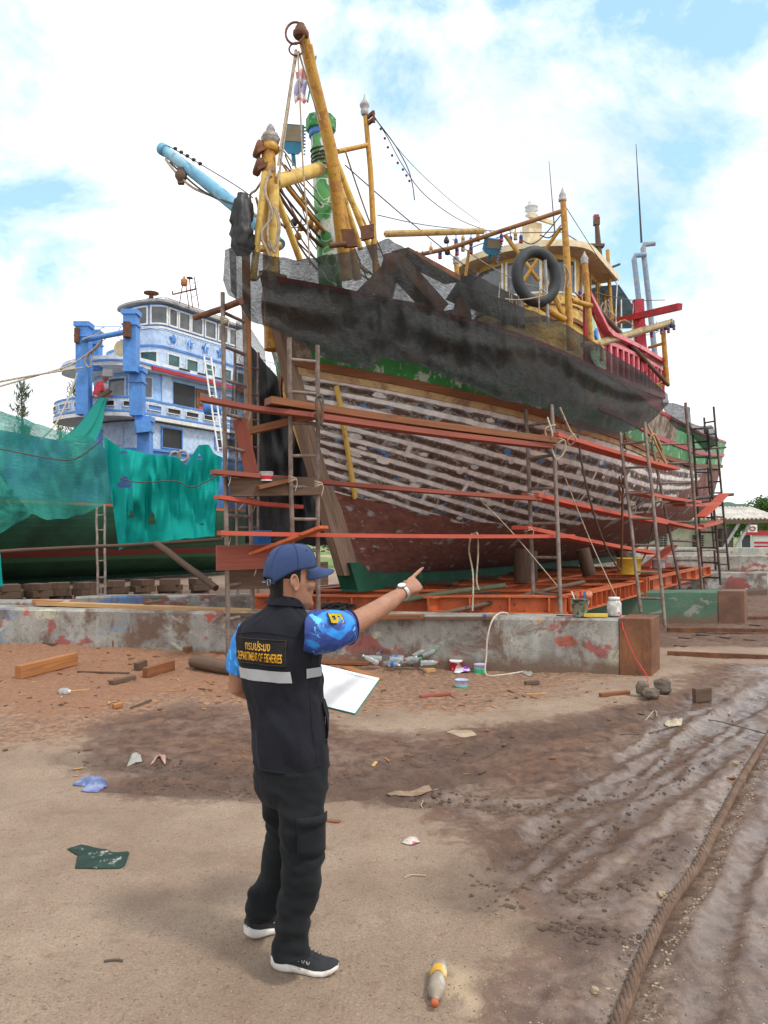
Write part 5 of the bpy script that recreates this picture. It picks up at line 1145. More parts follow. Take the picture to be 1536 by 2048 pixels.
# lights
def floodlight(c,tilt,lb,sz,yaw):
    t=thing('floodlight',c,lb,'floodlight'); M=Matrix.Rotation(yaw,3,'Z')@Matrix.Rotation(tilt,3,'X')
    def q(x,y,z): return c+M@Vector((x,y,z))
    w_,h_=sz
    m=MB(); m.poly([q(-w_,0,-h_*.6),q(-w_*.5,0,-h_),q(w_*.5,0,-h_),q(w_,0,-h_*.6),q(w_,0,h_),q(-w_,0,h_)],M@Vector((0,.10,0)))
    for i in range(9): zz=h_-.02-i*.05; m.poly([q(w_,.02,zz),q(w_+.03,.02,zz),q(w_+.03,.02,zz-.02),q(w_,.02,zz-.02)],M@Vector((0,.06,0)))
    m.build('housing',worn('lamp_blue_paint',(.05,.24,.42),None),t); m=MB(); m.poly([q(-w_*.8,-.012,-h_*.15),q(w_*.8,-.012,-h_*.15),q(w_*.85,-.012,h_*.9),q(-w_*.85,-.012,h_*.9)],M@Vector((0,.01,0))); m.build('lens',worn('lamp_lens',(.30,.27,.20),None,rough=.2),t)
    MB().tube([q(0,.05,-h_),q(.02,.08,-h_*1.8)],.035,8).build('arm',worn('lamp_blue_paint',()),t)
floodlight(P(587,278,12.4),.35,'blue street style floodlight between tower and mast',(.17,.22),.15)
floodlight(P(986,494,14.8),.6,'blue floodlight hanging under the gallows arm',(.17,.15),.3)
# flag
m=MB(); fr=[]
for j in range(9): fr.append([P(590+ (i/12)*24+3*math.sin(j*.8),140+j*8+4*math.sin(i*.7+j),12.2+.06*math.sin(i*1.1+j*.5)) for i in range(13)])
fl=thing('flag',P(616,170,12.2),'faded striped flag fluttering behind the mast','flag')
for (a,b_,c,nm_) in((0,2,(.75,.35,.36),'red_stripe'),(2,3,(.8,.8,.85),'white_stripe'),(3,6,(.42,.40,.58),'blue_stripe'),(6,7,(.8,.8,.85),'white_stripe'),(7,8,(.75,.38,.40),'red_stripe')):
    MB().grid(fr[a:b_+1]).build(nm_,worn(nm_+'_cloth',c,None,bump=0),fl)
MB().tube([P(615,205,12.2),P(632,112,12.2)],.014,6).build('flag_staff',M_green,fl)
# tyre
ty=thing('rubber_tyre',P(1074,590,13.7),'big worn black tube fender hanging on the gallows frame','tyre')
m=MB(); c=P(1073,552,13.7); m.tube([c+Vector((.37*math.cos(a),.12*math.cos(a),.44*math.sin(a)*(1 if math.sin(a)>0 else 1.05))) for a in [k_*math.pi/20 for k_ in range(40)]],.105,18,closed=True); m.build('tube',M_rubber,ty)
rope('white rope tied round the tube fender and stanchion',[(1010,598,13.5),(1040,600,13.5),(1085,592,13.5),(1092,585,13.5),(1080,580,13.5),(1078,610,13.5),(1080,645,13.5)],.014)
for i,(px,y0,y1) in enumerate(((1018,575,640),(1033,598,655),(1022,570,630),(1036,560,650))): rope(['rope end hanging left of the tube fender','rope hanging below the tube fender, left one','looped rope end before the black tarpaulin','rope hanging down below the tube fender into the net'][i],[(px,y0,13.6),(px+2,(y0+y1)/2,13.6),(px+5,y1,13.6)],.010)
for i,(px,y0,y1) in enumerate(((1040,540,650),(1090,520,650))): pole('grey stanchion %s the tube fender'%['left behind','right before'][i],(px,y0,13.6 if i else 13.9),(px+6,y1,13.8),.03,M_grey,'stanchion','stanchions at the tube fender')
# ropes over the hull
rope('pale rope dangling down the hull right of the pointing hand',[(943,1068,11.5),(938,1100,11.4),(946,1150,11.3),(945,1222,11.0)],.014)
rope('second pale rope looped over the lower plank near the pointing hand',[(945,1070,11.5),(955,1068,11.4),(956,1110,11.3),(953,1160,11.3),(958,1180,11.2)],.014)
rope('long dark line from the upper orange plank down to the yellow tub',[(1155,870,12.4),(1170,960,12.6),(1195,1050,13.2),(1225,1120,14),(1255,1148,15),(1290,1110,16),(1310,1020,16.5),(1318,920,17)],.018,M_ropedark)
rope('thin line slanting from the hull middle to the cradle front',[(950,990,11.5),(1020,1060,11.6),(1120,1178,11.4)],.008)
rope('thin line slanting to the cradle corner from the orange plank',[(1130,955,12.2),(1180,1080,12.2),(1235,1200,11.8)],.008)
rope('bundle of knotted rope where the orange plank meets the midships ladder',[(1095,835,11.9),(1105,870,11.7),(1098,880,11.8),(1110,890,11.8),(1128,880,11.8),(1130,900,11.8),(1115,920,11.8),(1104,900,11.8),(1090,860,11.8),(1112,850,11.8)],.016)
rope('knotted rope on the orange plank beside the brace',[(1120,815,11.9),(1140,860,12),(1152,878,12),(1140,890,12.1),(1135,880,12),(1150,868,12)],.014)
rope('thick knotted rope on the chain side ladder',[(1295,850,15),(1305,870,15),(1315,895,15),(1330,925,15.4),(1335,935,15.5),(1312,880,15.1),(1298,885,15),(1308,868,15),(1325,900,15.2)],.022,worn('tan_rope',(.40,.28,.14),(.3,.2,.1),None,scale=9))
rope('rope lashed round the grey ladder at the brown walkway end',[(634,790,9.7),(640,800,9.6),(646,830,9.6),(640,850,9.6),(632,800,9.6),(645,795,9.6),(644,840,9.6),(636,846,9.6),(645,860,9.6)],.016,M_ropedark)
rope('white rope loop hanging on the left ladder',[(495,962,10.2),(498,990,10.2),(485,1010,10.2),(478,1018,10.1),(492,1000,10.1),(499,975,10.1)],.012)
rope('thin mooring line from the blue trawler columns to the far left, lower',[(165,735,25.5),(60,752,22),(-60,775,18)],.03,M_rope)
rope('thin mooring line from the blue trawler columns to the far left, upper',[(185,700,25.5),(140,730,25),(60,755,22),(-60,790,18)],.025,M_rope)
rope('line dropping from the blue trawler columns into the green net',[(155,745,25.3),(135,800,24),(110,850,22),(80,880,20)],.025,M_rope)
rope('tangled ropes on the tow bar of the blue trawler',[(165,680,25.6),(190,670,25.6),(205,665,25.6),(200,690,25.6),(185,705,25.6),(180,735,25.6),(170,720,25.6),(195,690,25.5),(208,672,25.5)],.03,M_rope)
for i,(px,py,d,r_,w_) in enumerate(((450,806,9.9,.05,.06),(492,820,10.2,.05,.05),(452,948,9.85,.05,.05),(500,1000,10.3,.06,.05),(452,1068,9.8,.05,.04),(502,1128,10.2,.06,.06),(585,958,9.9,.05,.05),(1062,992,11.9,.06,.05),(1056,1058,11.8,.06,.04),(1118,880,11.9,.06,.05),(1262,1008,13.9,.06,.05),(1316,1000,14.2,.06,.05),(449,640,9.95,.05,.05),(637,968,9.9,.05,.05))):
    c=P(px,py,d); m=MB()
    for q in range(4):
        m.tube([c+Vector((math.cos(a)*r_,math.sin(a)*r_,(q-1.5)*.014+.02*math.cos(a+q))) for a in [k_*math.pi/6 for k_ in range(12)]],.008,5,closed=True)
    m.tube(smooth_path([c+Vector((r_,-.02,0)),c+Vector((r_*1.3,-.04,-.06)),c+Vector((r_*.8,-.05,-.16))],3),.007,5)
    o_=m.build('rope_lashing',M_rope); tag(o_,'small rope lashing tying a plank to a scaffold ladder','lashing','rope lashings on the scaffold')
m=MB(); c=P(1213,648,16)
for i in range(46):
    a=random.uniform(0,6.28); z=random.uniform(-.45,.42); q=.22*(1-abs(z))*random.uniform(.5,1.1); m.tube(smooth_path([c+Vector((math.cos(a)*q*.5,math.sin(a)*q*.5,z+.12)),c+Vector((math.cos(a)*q,math.sin(a)*q,z)),c+Vector((math.cos(a+.6)*q*.7,math.sin(a+.6)*q*.7,z-.14))],3),.010,5)
o_=m.build('rope_hank',M_rope); tag(o_,'loose hank of old rope hanging above the pink baluster rail','rope hank')
for i,(pts,r_,mt_) in enumerate((
 ([(1150,585,14.6),(1200,640,15.5),(1260,690,17),(1330,735,19)],.012,M_ropedark),
 ([(1080,470,14.5),(1100,475,14.3),(1122,450,14.2)],.012,M_wire),
 ([(1040,478,14.6),(1062,488,14.5),(1085,474,14.4),(1122,430,14.2)],.010,M_wire),
 ([(905,478,15),(960,520,15.2),(1030,560,15.2),(1078,575,14.5)],.010,M_rope),
 ([(826,512,15.3),(900,560,15.6),(1010,600,14.5)],.010,M_ropedark),
 ([(1235,560,17.5),(1232,640,17.5),(1238,720,17.5)],.012,M_white),
 ([(1268,600,18),(1262,690,18)],.012,M_white),
 ([(1126,405,14.2),(1200,520,17),(1285,640,20)],.008,M_wire),
 ([(1000,565,14.5),(998,600,14.4),(1004,640,14.3)],.010,M_rope),
 ([(1125,590,14.1),(1131,560,14.1),(1128,530,14.1),(1138,548,14.1),(1134,575,14.1)],.014,M_rope),
 ([(1190,585,14.7),(1260,600,18),(1330,600,20)],.010,M_ropedark),
 ([(1200,640,16),(1215,660,16.4),(1250,640,17),(1290,670,18.4),(1335,655,19.4)],.010,M_rope))):
    rope(['dark stay sloping over the pink rail','short cable loop on the gallows arm','sagging cable loop below the gallows arm','pale line from the gallows floats to the tube fender','dark line under the floats to the black tarpaulin','left thin white upright under the blue awning','right thin white upright under the blue awning','fine wire from the gallows top to the exhaust pipes','short rope tail beside the black tarpaulin end','knotted rope on the gallows post','line crossing below the blue awning','wavy line around the hanging rope hank'][i],pts,r_,mt_)
# chain
ch=MB(); q0,q1=P(1250,868,13.6),P(1246,985,13.6); nl=13
for i in range(nl):
    c=q0.lerp(q1,(i+.5)/nl); ax=Vector((1,0,0)) if i%2 else Vector((0,1,0))
    ch.tube([c+ax*.032*math.cos(a)+Z3*.055*math.sin(a) for a in [k_*math.pi/6 for k_ in range(12)]],.011,5,closed=True)
q0,q1=P(1239,955,13.5),P(1239,1000,13.5)
for i in range(5):
    c=q0.lerp(q1,(i+.5)/5); ax=Vector((1,0,0)) if i%2 else Vector((0,1,0)); ch.tube([c+ax*.032*math.cos(a)+Z3*.055*math.sin(a) for a in [k_*math.pi/6 for k_ in range(12)]],.011,5,closed=True)
o_=ch.build('chain',M_rust); tag(o_,'rusty link chain hanging down the hull behind the leaning ladder','chain')
pole('dark bar hanging below the chain down to the cradle',(1245,985,13.6),(1243,1135,14),.022,M_rust,'iron_bar',None)
# far background
def hills():
    m=MB(); rows=[]; N_=90
    prof=lambda px:1036-44*math.exp(-((px-1440)/60)**2)-18*math.exp(-((px-1370)/40)**2)-14*math.exp(-((px-1500)/30)**2)+4*noise.noise(Vector((px*.07,0,0)))
    for k_,f in enumerate((0,.35,.7,1,.6,0)):
        r=[]
        for i in range(N_+1):
            px=1200+i*8; D=1100+k_*70; zt_=P(px,min(1068,prof(px)+6),1300).z; r.append(Vector(((px-768)/FPX*D,D,-2+(zt_+2)*f+ (8*noise.noise(Vector((px*.05,k_*2.1,4))) if 0<k_<5 else 0))))
        rows.append(r)
    m.grid(rows); b=NB('forested_hill'); b.base(b.mix(b.ramp(b.noise(.02,5,.7),.4,.6),(.03,.07,.05),(.06,.11,.07))); b.rough(.95)
    o_=m.build('hills',b.m); o_['kind']='structure'
hills()
wh=thing('warehouse',P(1400,1110,62),'block built warehouse with corrugated pale roof beyond the far wall','building')
D=62
m=MB(); a=P(1210,1118,D); b_=P(1448,1118,D); top=P(1300,1042,D).z
m.bar(Vector((a.x,D,top/2)),Vector((b_.x,D,top/2)),.2,top); m.build('block_wall',worn('block_wall_paint',(.46,.42,.34),(.34,.30,.24),(.25,.2,.15),scale=.6,fine=6),wh)
m=MB(); xr=P(1545,1030,D).x; rows=[]
for j in range(2):
    rows.append([Vector((a.x-2+(xr-a.x+2)*i/150,D-1.6+j*5.5,[P(0,1037,D-1.6).z,P(0,1014,D+3.9).z][j]+.09*math.sin(i*1.9))) for i in range(151)])
m.grid(rows,smooth=True); m.build('corrugated_roof',worn('fibre_cement_roof',(.55,.52,.46),(.40,.37,.33),None,scale=.8,fine=8),wh,solid=.03)
m=MB()
for px in(1395,1440): m.bar(P(px,1058,D-.5),P(px,1118,D-.5),.25,.2)
m.build('post',M_oldwood,wh)
m=MB(); m.bar(P(1453,1056,D-1),P(1453,1118,D-1),.9,.4); m.build('corrugated_panel',M_pipe_dark,wh)
MB().bar(P(1478,1046,D-1.5),P(1440,1108,D-1.2),.25,.2).build('brace',M_grey,wh); MB().bar(P(1500,1046,D-1.4),P(1468,1102,D-1.4),.2,.2).build('brace',M_grey,wh); MB().bar(P(1450,1044,D-1.6),P(1545,1042,D-1.6),.2,.3).build('eave_beam',M_oldwood,wh)
for px in(1322,1395):
    m=MB()
    for j in range(6):
        for i in range(3): m.box(P(px-7+i*8,1072+j*4.6,D-.16),(.25,.06,.11))
    vv=m.build('vent_blocks',M_dark,wh)
shp=thing('red_shop',P(1520,1098,85),'small red and white shop with dark doorway beyond the grass','building')
m=MB(); m.box(P(1540,1083,87),(5.2,3,2.3)); m.build('shop_wall',M_white,shp); m=MB(); m.box(P(1540,1066,85.5),(6,.6,.5)); m.box(P(1545,1085,85.4),(4,.1,.2)); m.box(P(1545,1093,85.4),(4,.1,.2)); m.build('shop_fascia',M_red,shp); m=MB(); m.box(P(1492,1082,85.4),(.9,.1,1.9)); m.build('doorway',M_dark,shp)
sg=thing('shop_sign',P(1505,1066,84),'white sign board with a red oval ring above the red shop','sign')
MB().box(P(1505,1057,84),(1.0,.08,.8)).build('board',M_white,sg); c=P(1505,1057,83.9); MB().tube([c+Vector((.30*math.cos(a),0,.2*math.sin(a))) for a in [k_*math.pi/9 for k_ in range(18)]],.06,6,closed=True).build('ring_emblem',M_red,sg)
# ---------------- trees
def leafmat(name,c,c2):
    b=NB(name); b.base(b.mix(b.ramp(b.noise(1.2,3),.4,.6),c,c2)); b.rough(.7); 
    tl=b.n('ShaderNodeBsdfTranslucent'); tl.inputs[0].default_value=(*c2,1); mx=b.n('ShaderNodeMixShader'); mx.inputs[0].default_value=.3; b.l(b.b.outputs[0],mx.inputs[1]); b.l(tl.outputs[0],mx.inputs[2]); b.l(mx.outputs[0],b.o.inputs[0]); return b.m
M_leafc=leafmat('casuarina_needles',(.07,.11,.06),(.13,.17,.10)); M_leafg=leafmat('broad_leaves',(.05,.12,.03),(.11,.20,.05))
def tree(lb,base,h,sp,n,kind='casuarina',seed=1,name='casuarina_tree',cat='tree',grp=None):
    rn=random.Random(seed); t=thing(name,base,lb,cat,grp); tr=MB(); top=base+Vector((rn.uniform(-.3,.3),0,h))
    tr.tube([base,base.lerp(top,.5)+Vector((rn.uniform(-.2,.2),0,0)),top],[h*.018,h*.012,h*.003],8); lf=MB()
    for i in range(n):
        f=rn.random()**.8; z0=.22 if kind=='casuarina' else .3
        a=rn.uniform(0,6.283); q=base.lerp(top,z0+(1-z0)*f); env=(1-f)**.6+.08 if kind=='casuarina' else math.sin(math.pi*(.15+.8*f))**.6
        L=sp*env*rn.uniform(.5,1.1); e=q+Vector((math.cos(a)*L,math.sin(a)*L,L*(.7 if kind=='casuarina' else .3)))
        tr.tube([q,e],[.03*h/10,.008],4,caps=False)
        for k_ in range(16 if kind=='casuarina' else 26):
            g=rn.uniform(.25,1.05); p=q.lerp(e,g)+Vector((rn.gauss(0,.10*sp),rn.gauss(0,.10*sp),rn.gauss(0,.09*sp)))
            if kind=='casuarina':
                d=Vector((rn.uniform(-.5,.5),rn.uniform(-.5,.5),rn.uniform(-.2,1))).normalized()*rn.uniform(.25,.5)*h/9; w_=Vector((rn.uniform(-1,1),rn.uniform(-1,1),0)).normalized()*.035*h/9
            else:
                d=Vector((rn.uniform(-1,1),rn.uniform(-1,1),rn.uniform(-.8,.8))).normalized()*rn.uniform(.12,.26)*sp/1.6; w_=d.cross(Vector((rn.random(),rn.random(),1))).normalized()*d.length*.4
            lf.add([p,p+d*.5+w_,p+d,p+d*.5-w_],[(0,1,2,3)])
    tr.build('trunk',M_oldwood,t); lf.build('crown',M_leafc if kind=='casuarina' else M_leafg,t); return t
def tb(px,d): v=P(px,1070,d); return Vector((v.x,d,0))
tree('slim wispy casuarina farthest left behind the green net',tb(45,55),12.3,1.3,55,seed=1,grp='casuarinas behind the blue trawler')
tree('tall dense casuarina just left of the blue trawler columns',tb(152,52),12.7,1.5,80,seed=2,grp='casuarinas behind the blue trawler')
tree('shorter casuarina between the slim one and the dense one',tb(122,60),10.2,1.5,60,seed=3,grp='casuarinas behind the blue trawler')
tree('leafy green tree at the right edge behind the warehouse roof',tb(1536,95),5.9,2.6,90,'b',4,'leafy_tree')
tree('low bushy tree seen under the bow beside the keel',tb(672,42),2.6,1.6,60,'b',5,'small_tree')
tree('low green bushes in the gap right of the warehouse braces',tb(1478,140),4.4,3.5,90,'b',6,'small_tree')
tree('small tree behind the shop sign on the right',tb(1512,150),5.5,4,90,'b',7,'small_tree')
tree('bush under the blue trawler keel in the gap at left',tb(140,50),1.7,1.6,50,'b',8,'bush','bush')
# rails on the right
for i,(a,b_) in enumerate((((1335,1263),(1640,1266)),((1335,1312),(1640,1324)),((1335,1242),(1640,1238)))):
    p,q=G(*a),G(*b_); o_=MB().bar(p+Z3*.035,q+Z3*.035,.06,.07).build('track_rail',M_rust); tag(o_,['middle muddy track rail','nearest muddy track rail','farthest muddy track rail'][i]+' right of the rusty wall end','rail','slip rails')
# ---------------- the man pointing at the trawler
def organic(m,name,mat,parent,voxel,smooth_it=4,disp=None,label=None,mi_fn=None):
    o=m.build('tmp',mat,parent,recalc=False)
    md=o.modifiers.new('r','REMESH'); md.mode='VOXEL'; md.voxel_size=voxel; md.use_smooth_shade=True
    if smooth_it: ms=o.modifiers.new('s','SMOOTH'); ms.iterations=smooth_it; ms.factor=.5
    dg=bpy.context.evaluated_depsgraph_get(); me=bpy.data.meshes.new_from_object(o.evaluated_get(dg)); base=WLOC[parent.name]
    WLOC.pop(o.name,None); bpy.data.objects.remove(o)
    if disp:
        nr=[v.normal.copy() for v in me.vertices]
        for v,n_ in zip(me.vertices,nr):
            v.co=disp(v.co+base,n_)-base
    me.name=name
    if not me.materials: me.materials.append(mat)
    for p in me.polygons: p.use_smooth=True
    o=bpy.data.objects.new(name,me); sc.collection.objects.link(o); o.parent=parent; WLOC[o.name]=base.copy()
    if label: o['label']=label
    return o
def blob(m,c,ax,ra,rb,rc,fw,sd): # ellipsoid with axes fw(ra) sd(rb) and cross (rc)
    up=fw.cross(sd).normalized(); V=[];F=[]; n=16; k=10
    for i in range(k+1):
        t=math.pi*i/k
        for j in range(n):
            a=2*math.pi*j/n; V.append(Vector(c)+fw*ra*math.cos(t)+sd*rb*math.sin(t)*math.cos(a)+up*rc*math.sin(t)*math.sin(a))
    for i in range(k):
        for j in range(n): F.append((i*n+j,i*n+(j+1)%n,(i+1)*n+(j+1)%n,(i+1)*n+j))
    m.add(V,F,None,0,True)
def fabric(name,c,c2,fine=220,rough=.85,bmp=.25,big=0.5):
    b=NB(name); b.base(b.mix(b.ramp(b.noise(5,5,.6),.35,.65),c,c2)); b.rough(rough); b.b.inputs['Sheen Weight'].default_value=.04; b.b.inputs['Specular IOR Level'].default_value=.15
    h=b.math('ADD',b.math('MULTIPLY',b.noise(fine,2,.5),.25),b.math('MULTIPLY',b.noise(14,4,.6,b.map((1,1,.5)),.6),big)); b.bump(h,bmp,.01); return b.m
M_vest=fabric('navy_black_vest_cloth',(.010,.011,.016),(.017,.018,.026),big=1.2,bmp=.5); M_trou=fabric('charcoal_trouser_cloth',(.008,.0095,.011),(.015,.0175,.020),big=.9,bmp=.4)
M_cap=fabric('faded_navy_cap_cloth',(.026,.046,.115),(.042,.068,.155),300)
def skinmat(name,c,c2):
    b=NB(name); b.base(b.mix(b.ramp(b.noise(22,5,.6),.3,.7),c,c2)); b.rough(.5); b.b.inputs['Subsurface Weight'].default_value=.12; b.b.inputs['Subsurface Radius'].default_value=(.01,.004,.002); b.bump(b.noise(180,4,.6),.18,.004); return b.m
M_skin=skinmat('tan_skin',(.27,.125,.072),(.37,.185,.112)); M_skin2=skinmat('brown_skin',(.25,.12,.07),(.32,.16,.10))
def shirtmat():
    b=NB('blue_printed_shirt'); o=b.obj()
    w=b.noise(5,4,.6,b.map((1,1,1)),1.2); col=b.mix(b.ramp(w,.47,.53),(.02,.05,.24),(.02,.24,.72)); col=b.mix(b.ramp(b.noise(11,5,.7,b.map((1,1,.5),rot=(0,.7,0)),1.5),.60,.63),col,(.10,.50,.85)); b.base(col); b.rough(.6); b.bump(b.noise(12,4,.6),.25,.01); return b.m
M_shirt=shirtmat()
TH=R(61); f_=Vector((math.cos(TH),math.sin(TH),0)); r_h=Vector((math.sin(TH),-math.cos(TH),0))
man=thing('person',P(580,1070,3.15)*1-Z3*CH,'man in navy cap and black vest, back turned, pointing right at the trawler','person')
# --- vest surface
VS=[(1530,582,.160,.118),(1500,582,.164,.120),(1430,576,.154,.116),(1370,568,.163,.122),(1310,561,.184,.128),(1278,560,.192,.122),(1258,562,.186,.112),(1243,563,.168,.100),(1232,565,.130,.088),(1222,568,.094,.078),(1213,571,.072,.070),(1206,572,.064,.064)]
VZ=[P(0,y,3.15).z for y,_,_,_ in VS]
def vsec(z):
    g=lambda k:float(np.interp(z,VZ,[q[k] for q in VS])); px=g(1); return Vector((P(px,1070,3.15).x,3.15,z)),g(2),g(3)
def vest_pt(a,z,off=0):
    c,A,B=vsec(z); e=2/2.3; ca,sa=math.cos(a),math.sin(a)
    x=A*math.copysign(abs(ca)**e,ca); y=B*math.copysign(abs(sa)**e,sa)
    wr=.009*noise.noise(Vector((ca*2.2+z*3.5,sa*2.2,z*7)))+.005*noise.noise(Vector((ca*4+z*9,sa*4,z*12)))+.002*noise.noise(Vector((ca*9,sa*9+z*9,z*20)))
    n=(r_h*ca+f_*sa)
    return c+r_h*x+f_*y+n*(off+wr*1.5)
def vest_back(u,z,off):
    c,A,B=vsec(z); q=max(-.98,min(.98,u/A)); ca=math.copysign(abs(q)**(2.3/2),q); a=-math.acos(ca); return vest_pt(a,z,off)
m=MB(); rows=[]; NV=72; zz=list(np.linspace(VZ[0],VZ[-1],64))
for z in zz: rows.append([vest_pt(2*math.pi*k_/NV,z) for k_ in range(NV)]+[vest_pt(0,z)])
m.grid(rows,flip=False); m.grid([[p+ (vsec(zz[0])[0]-p)*.06 for p in rows[0]],rows[0]])
# collar stands up
cz=VZ[-1]; col=[]
for dz,g in((-.012,1.12),(.012,1.08),(.030,1.04),(.036,.98),(.030,.92),(0,.92)):
    c,A,B=vsec(cz); c=c+f_*(.004+dz*.25)
    col.append([c+Z3*(dz-.10*0+(.010 if math.sin(2*math.pi*k_/40)<0 else .030)*(-math.sin(2*math.pi*k_/40)) )+r_h*(A+.006)*g*math.cos(2*math.pi*k_/40)+f_*(B+.008)*g*math.sin(2*math.pi*k_/40) for k_ in range(41)])
m.grid(col)
vest=m.build('vest',M_vest,man)
# hem fold and side pocket
m=MB(); m.tube([vest_back(u,1.352-.10*abs(u)**1.5*3,.0015) for u in np.linspace(-.165,.165,20)],.0016,5); m.build('yoke_seam',M_vest,vest)
for a_ in (-.28,math.pi+.28):
    m=MB(); m.tube([vest_pt(a_,z,.001) for z in np.linspace(.84,1.26,20)],.0015,5); m.build('side_seam',M_vest,vest)
m=MB(); z0=VZ[0]+.006; m.tube([vest_pt(2*math.pi*k_/48,z0,.0) for k_ in range(48)],.0035,6,closed=True); m.build('hem',M_vest,vest)
for sgn in(1,):
    m=MB(); pk=[[vest_pt(a,z,.004+.012*math.sin(math.pi*i/6)) for a in np.linspace(.25,.95,8)] for i,z in enumerate(np.linspace(.90,1.07,7))]; m.grid(pk); m.build('pocket',M_vest,vest)
# patch, lettering and reflective band
m=MB(); za,zb_=1.228,1.325
def pz(v): return za+(zb_-za)*v
m.grid([[vest_back(u,pz(v),.004) for u in np.linspace(-.128,.108,18)] for v in np.linspace(0,1,8)]); patch=m.build('name_patch',fabric('black_patch',(.012,.011,.012),(.02,.02,.02)),vest)
m=MB(); ring=[vest_back(u,pz(0),.006) for u in np.linspace(-.128,.108,18)]+[vest_back(.108,pz(v),.006) for v in(.3,.7,1)]+[vest_back(u,pz(1),.006) for u in np.linspace(.108,-.128,18)]+[vest_back(-.128,pz(v),.006) for v in(.7,.3)]
m.tube(ring,.0022,5,closed=True); m.build('patch_piping',fabric('dark_piping',(.03,.025,.025),(.04,.035,.03)),patch)
M_yt=fabric('yellow_embroidery',(.62,.30,.02),(.75,.40,.04))
def text_mesh(txt,size,width=None,extr=0,bold=.012):
    cu=bpy.data.curves.new('t','FONT'); cu.body=txt; cu.size=size; cu.align_x='CENTER'; cu.offset=bold*size; cu.resolution_u=3
    o=bpy.data.objects.new('t',cu); sc.collection.objects.link(o); dg=bpy.context.evaluated_depsgraph_get(); me=bpy.data.meshes.new_from_object(o.evaluated_get(dg)); bpy.data.objects.remove(o)
    V=[v.co.copy() for v in me.vertices]; F=[tuple(p.vertices) for p in me.polygons]
    if width and V:
        xs=[v.x for v in V]; k_=width/(max(xs)-min(xs)); mid=(max(xs)+min(xs))/2
        for v in V: v.x=(v.x-mid)*k_
    return V,F
def letters(txt,size,width,u0,z0,name):
    V,F=text_mesh(txt,size,width); m=MB(); m.add([vest_back(u0+v.x,z0+v.y,.0065) for v in V],F); return m.build(name,M_yt,patch)
letters('กรมประมง',.048,.118,-.012,1.282,'thai_lettering'); letters('DEPARTMENT OF FISHERIES',.046,.212,-.010,1.240,'english_lettering')
M_refl=worn('reflective_tape',(.42,.44,.46),None,rough=.35,bump=.1)
m=MB(); m.grid([[vest_back(u,1.160+.045*v,.004) for u in np.linspace(-.150,.118,18)] for v in(0,.5,1)]); m.build('reflective_band',M_refl,vest)
m=MB(); m.grid([[vest_pt(a,1.175+.038*v,.005) for a in np.linspace(-.42,.10,8)] for v in(0,.5,1)]); m.build('reflective_band',M_refl,vest)
# --- skin: one surface for head, arms, hands, torso and legs
HO=P(581,1161,3.15); HA=R(27); hf=Vector((math.cos(HA),math.sin(HA),0)); hr=Vector((math.sin(HA),-math.cos(HA),0))
HR=[(-.122,.070,.00,.014),(-.114,.084,.020,.034),(-.095,.091,.045,.052),(-.07,.090,.066,.060),(-.04,.089,.078,.066),(-.01,.086,.088,.071),(.02,.083,.095,.0745),(.05,.089,.099,.0765),(.075,.088,.098,.075),(.10,.075,.085,.065),(.118,.045,.055,.042),(.126,.01,.01,.01)]
def hd(x,y,z): return HO+hf*x+hr*y+Z3*z
def hring(z,n=32,off=0,tilt=0):
    zs=[q[0] for q in HR]; g=lambda k:float(np.interp(z,zs,[q[k] for q in HR])); xf,xb,w_=g(1)+off,g(2)+off,g(3)+off
    out=[]
    for k_ in range(n):
        a=2*math.pi*k_/n; ca,sa=math.cos(a),math.sin(a); e=.86
        out.append(hd((xf if ca>0 else xb)*math.copysign(abs(ca)**e,ca),w_*math.copysign(abs(sa)**e,sa),z+tilt*ca))
    return out
body=MB()
rg=[hring(z) for z in np.linspace(-.122,.126,26)]; n=32; V=[p for r_ in rg for p in r_]; F=[(i*n+k_,i*n+(k_+1)%n,(i+1)*n+(k_+1)%n,(i+1)*n+k_) for i in range(25) for k_ in range(n)]+[tuple(range(n-1,-1,-1)),tuple(range(25*n,26*n))]; body.add(V,F)
body.tube([hd(.083,0,.036),hd(.094,0,.012),hd(.108,0,-.012),hd(.106,0,-.020)],[(.008,.008),(.010,.010),(.015,.012),(.013,.006)],12)
for s_ in(-1,1): blob(body,hd(.095,s_*.012,-.016),0,.011,.009,.009,hf,hr); blob(body,hd(.060,s_*.045,-.015),0,.030,.022,.026,hf,hr); blob(body,hd(.080,s_*.028,.047),0,.014,.030,.008,hf,hr)
blob(body,hd(.090,0,-.046),0,.010,.024,.0065,hf,hr); blob(body,hd(.088,0,-.059),0,.011,.021,.0075,hf,hr); blob(body,hd(.083,0,-.098),0,.016,.022,.018,hf,hr)
for s_ in(-1,1):
    e=lambda a,k=1.:hd(-.012+.016*k*math.cos(a)-.004*math.sin(a),s_*(.079+.008*(1-math.cos(a))*.5),-.004+.031*k*math.sin(a))
    body.tube([e(a) for a in np.linspace(-1.6,3.6,16)],[.0035]+[.0055]*14+[.004],7); blob(body,hd(-.010,s_*.076,-.004),0,.014,.006,.027,hf,hr); blob(body,hd(-.006,s_*.079,-.033),0,.007,.006,.008,hf,hr)
nb=vsec(VZ[-1])[0]
body.tube([hd(-.025,0,-.02),hd(-.025,0,-.06),hd(-.03,0,-.10)*.6+nb*.4,nb-Z3*.05],[.056,.054,.052,.046],20)
T_=lambda px,y:Vector((P(px,1070,3.15).x,3.15,P(0,y,3.15).z))
body.tube([nb-Z3*.02,T_(562,1290),T_(570,1380),T_(580,1500)],[(.07,.05),(.12,.075),(.11,.075),(.12,.075)],20,up=f_)
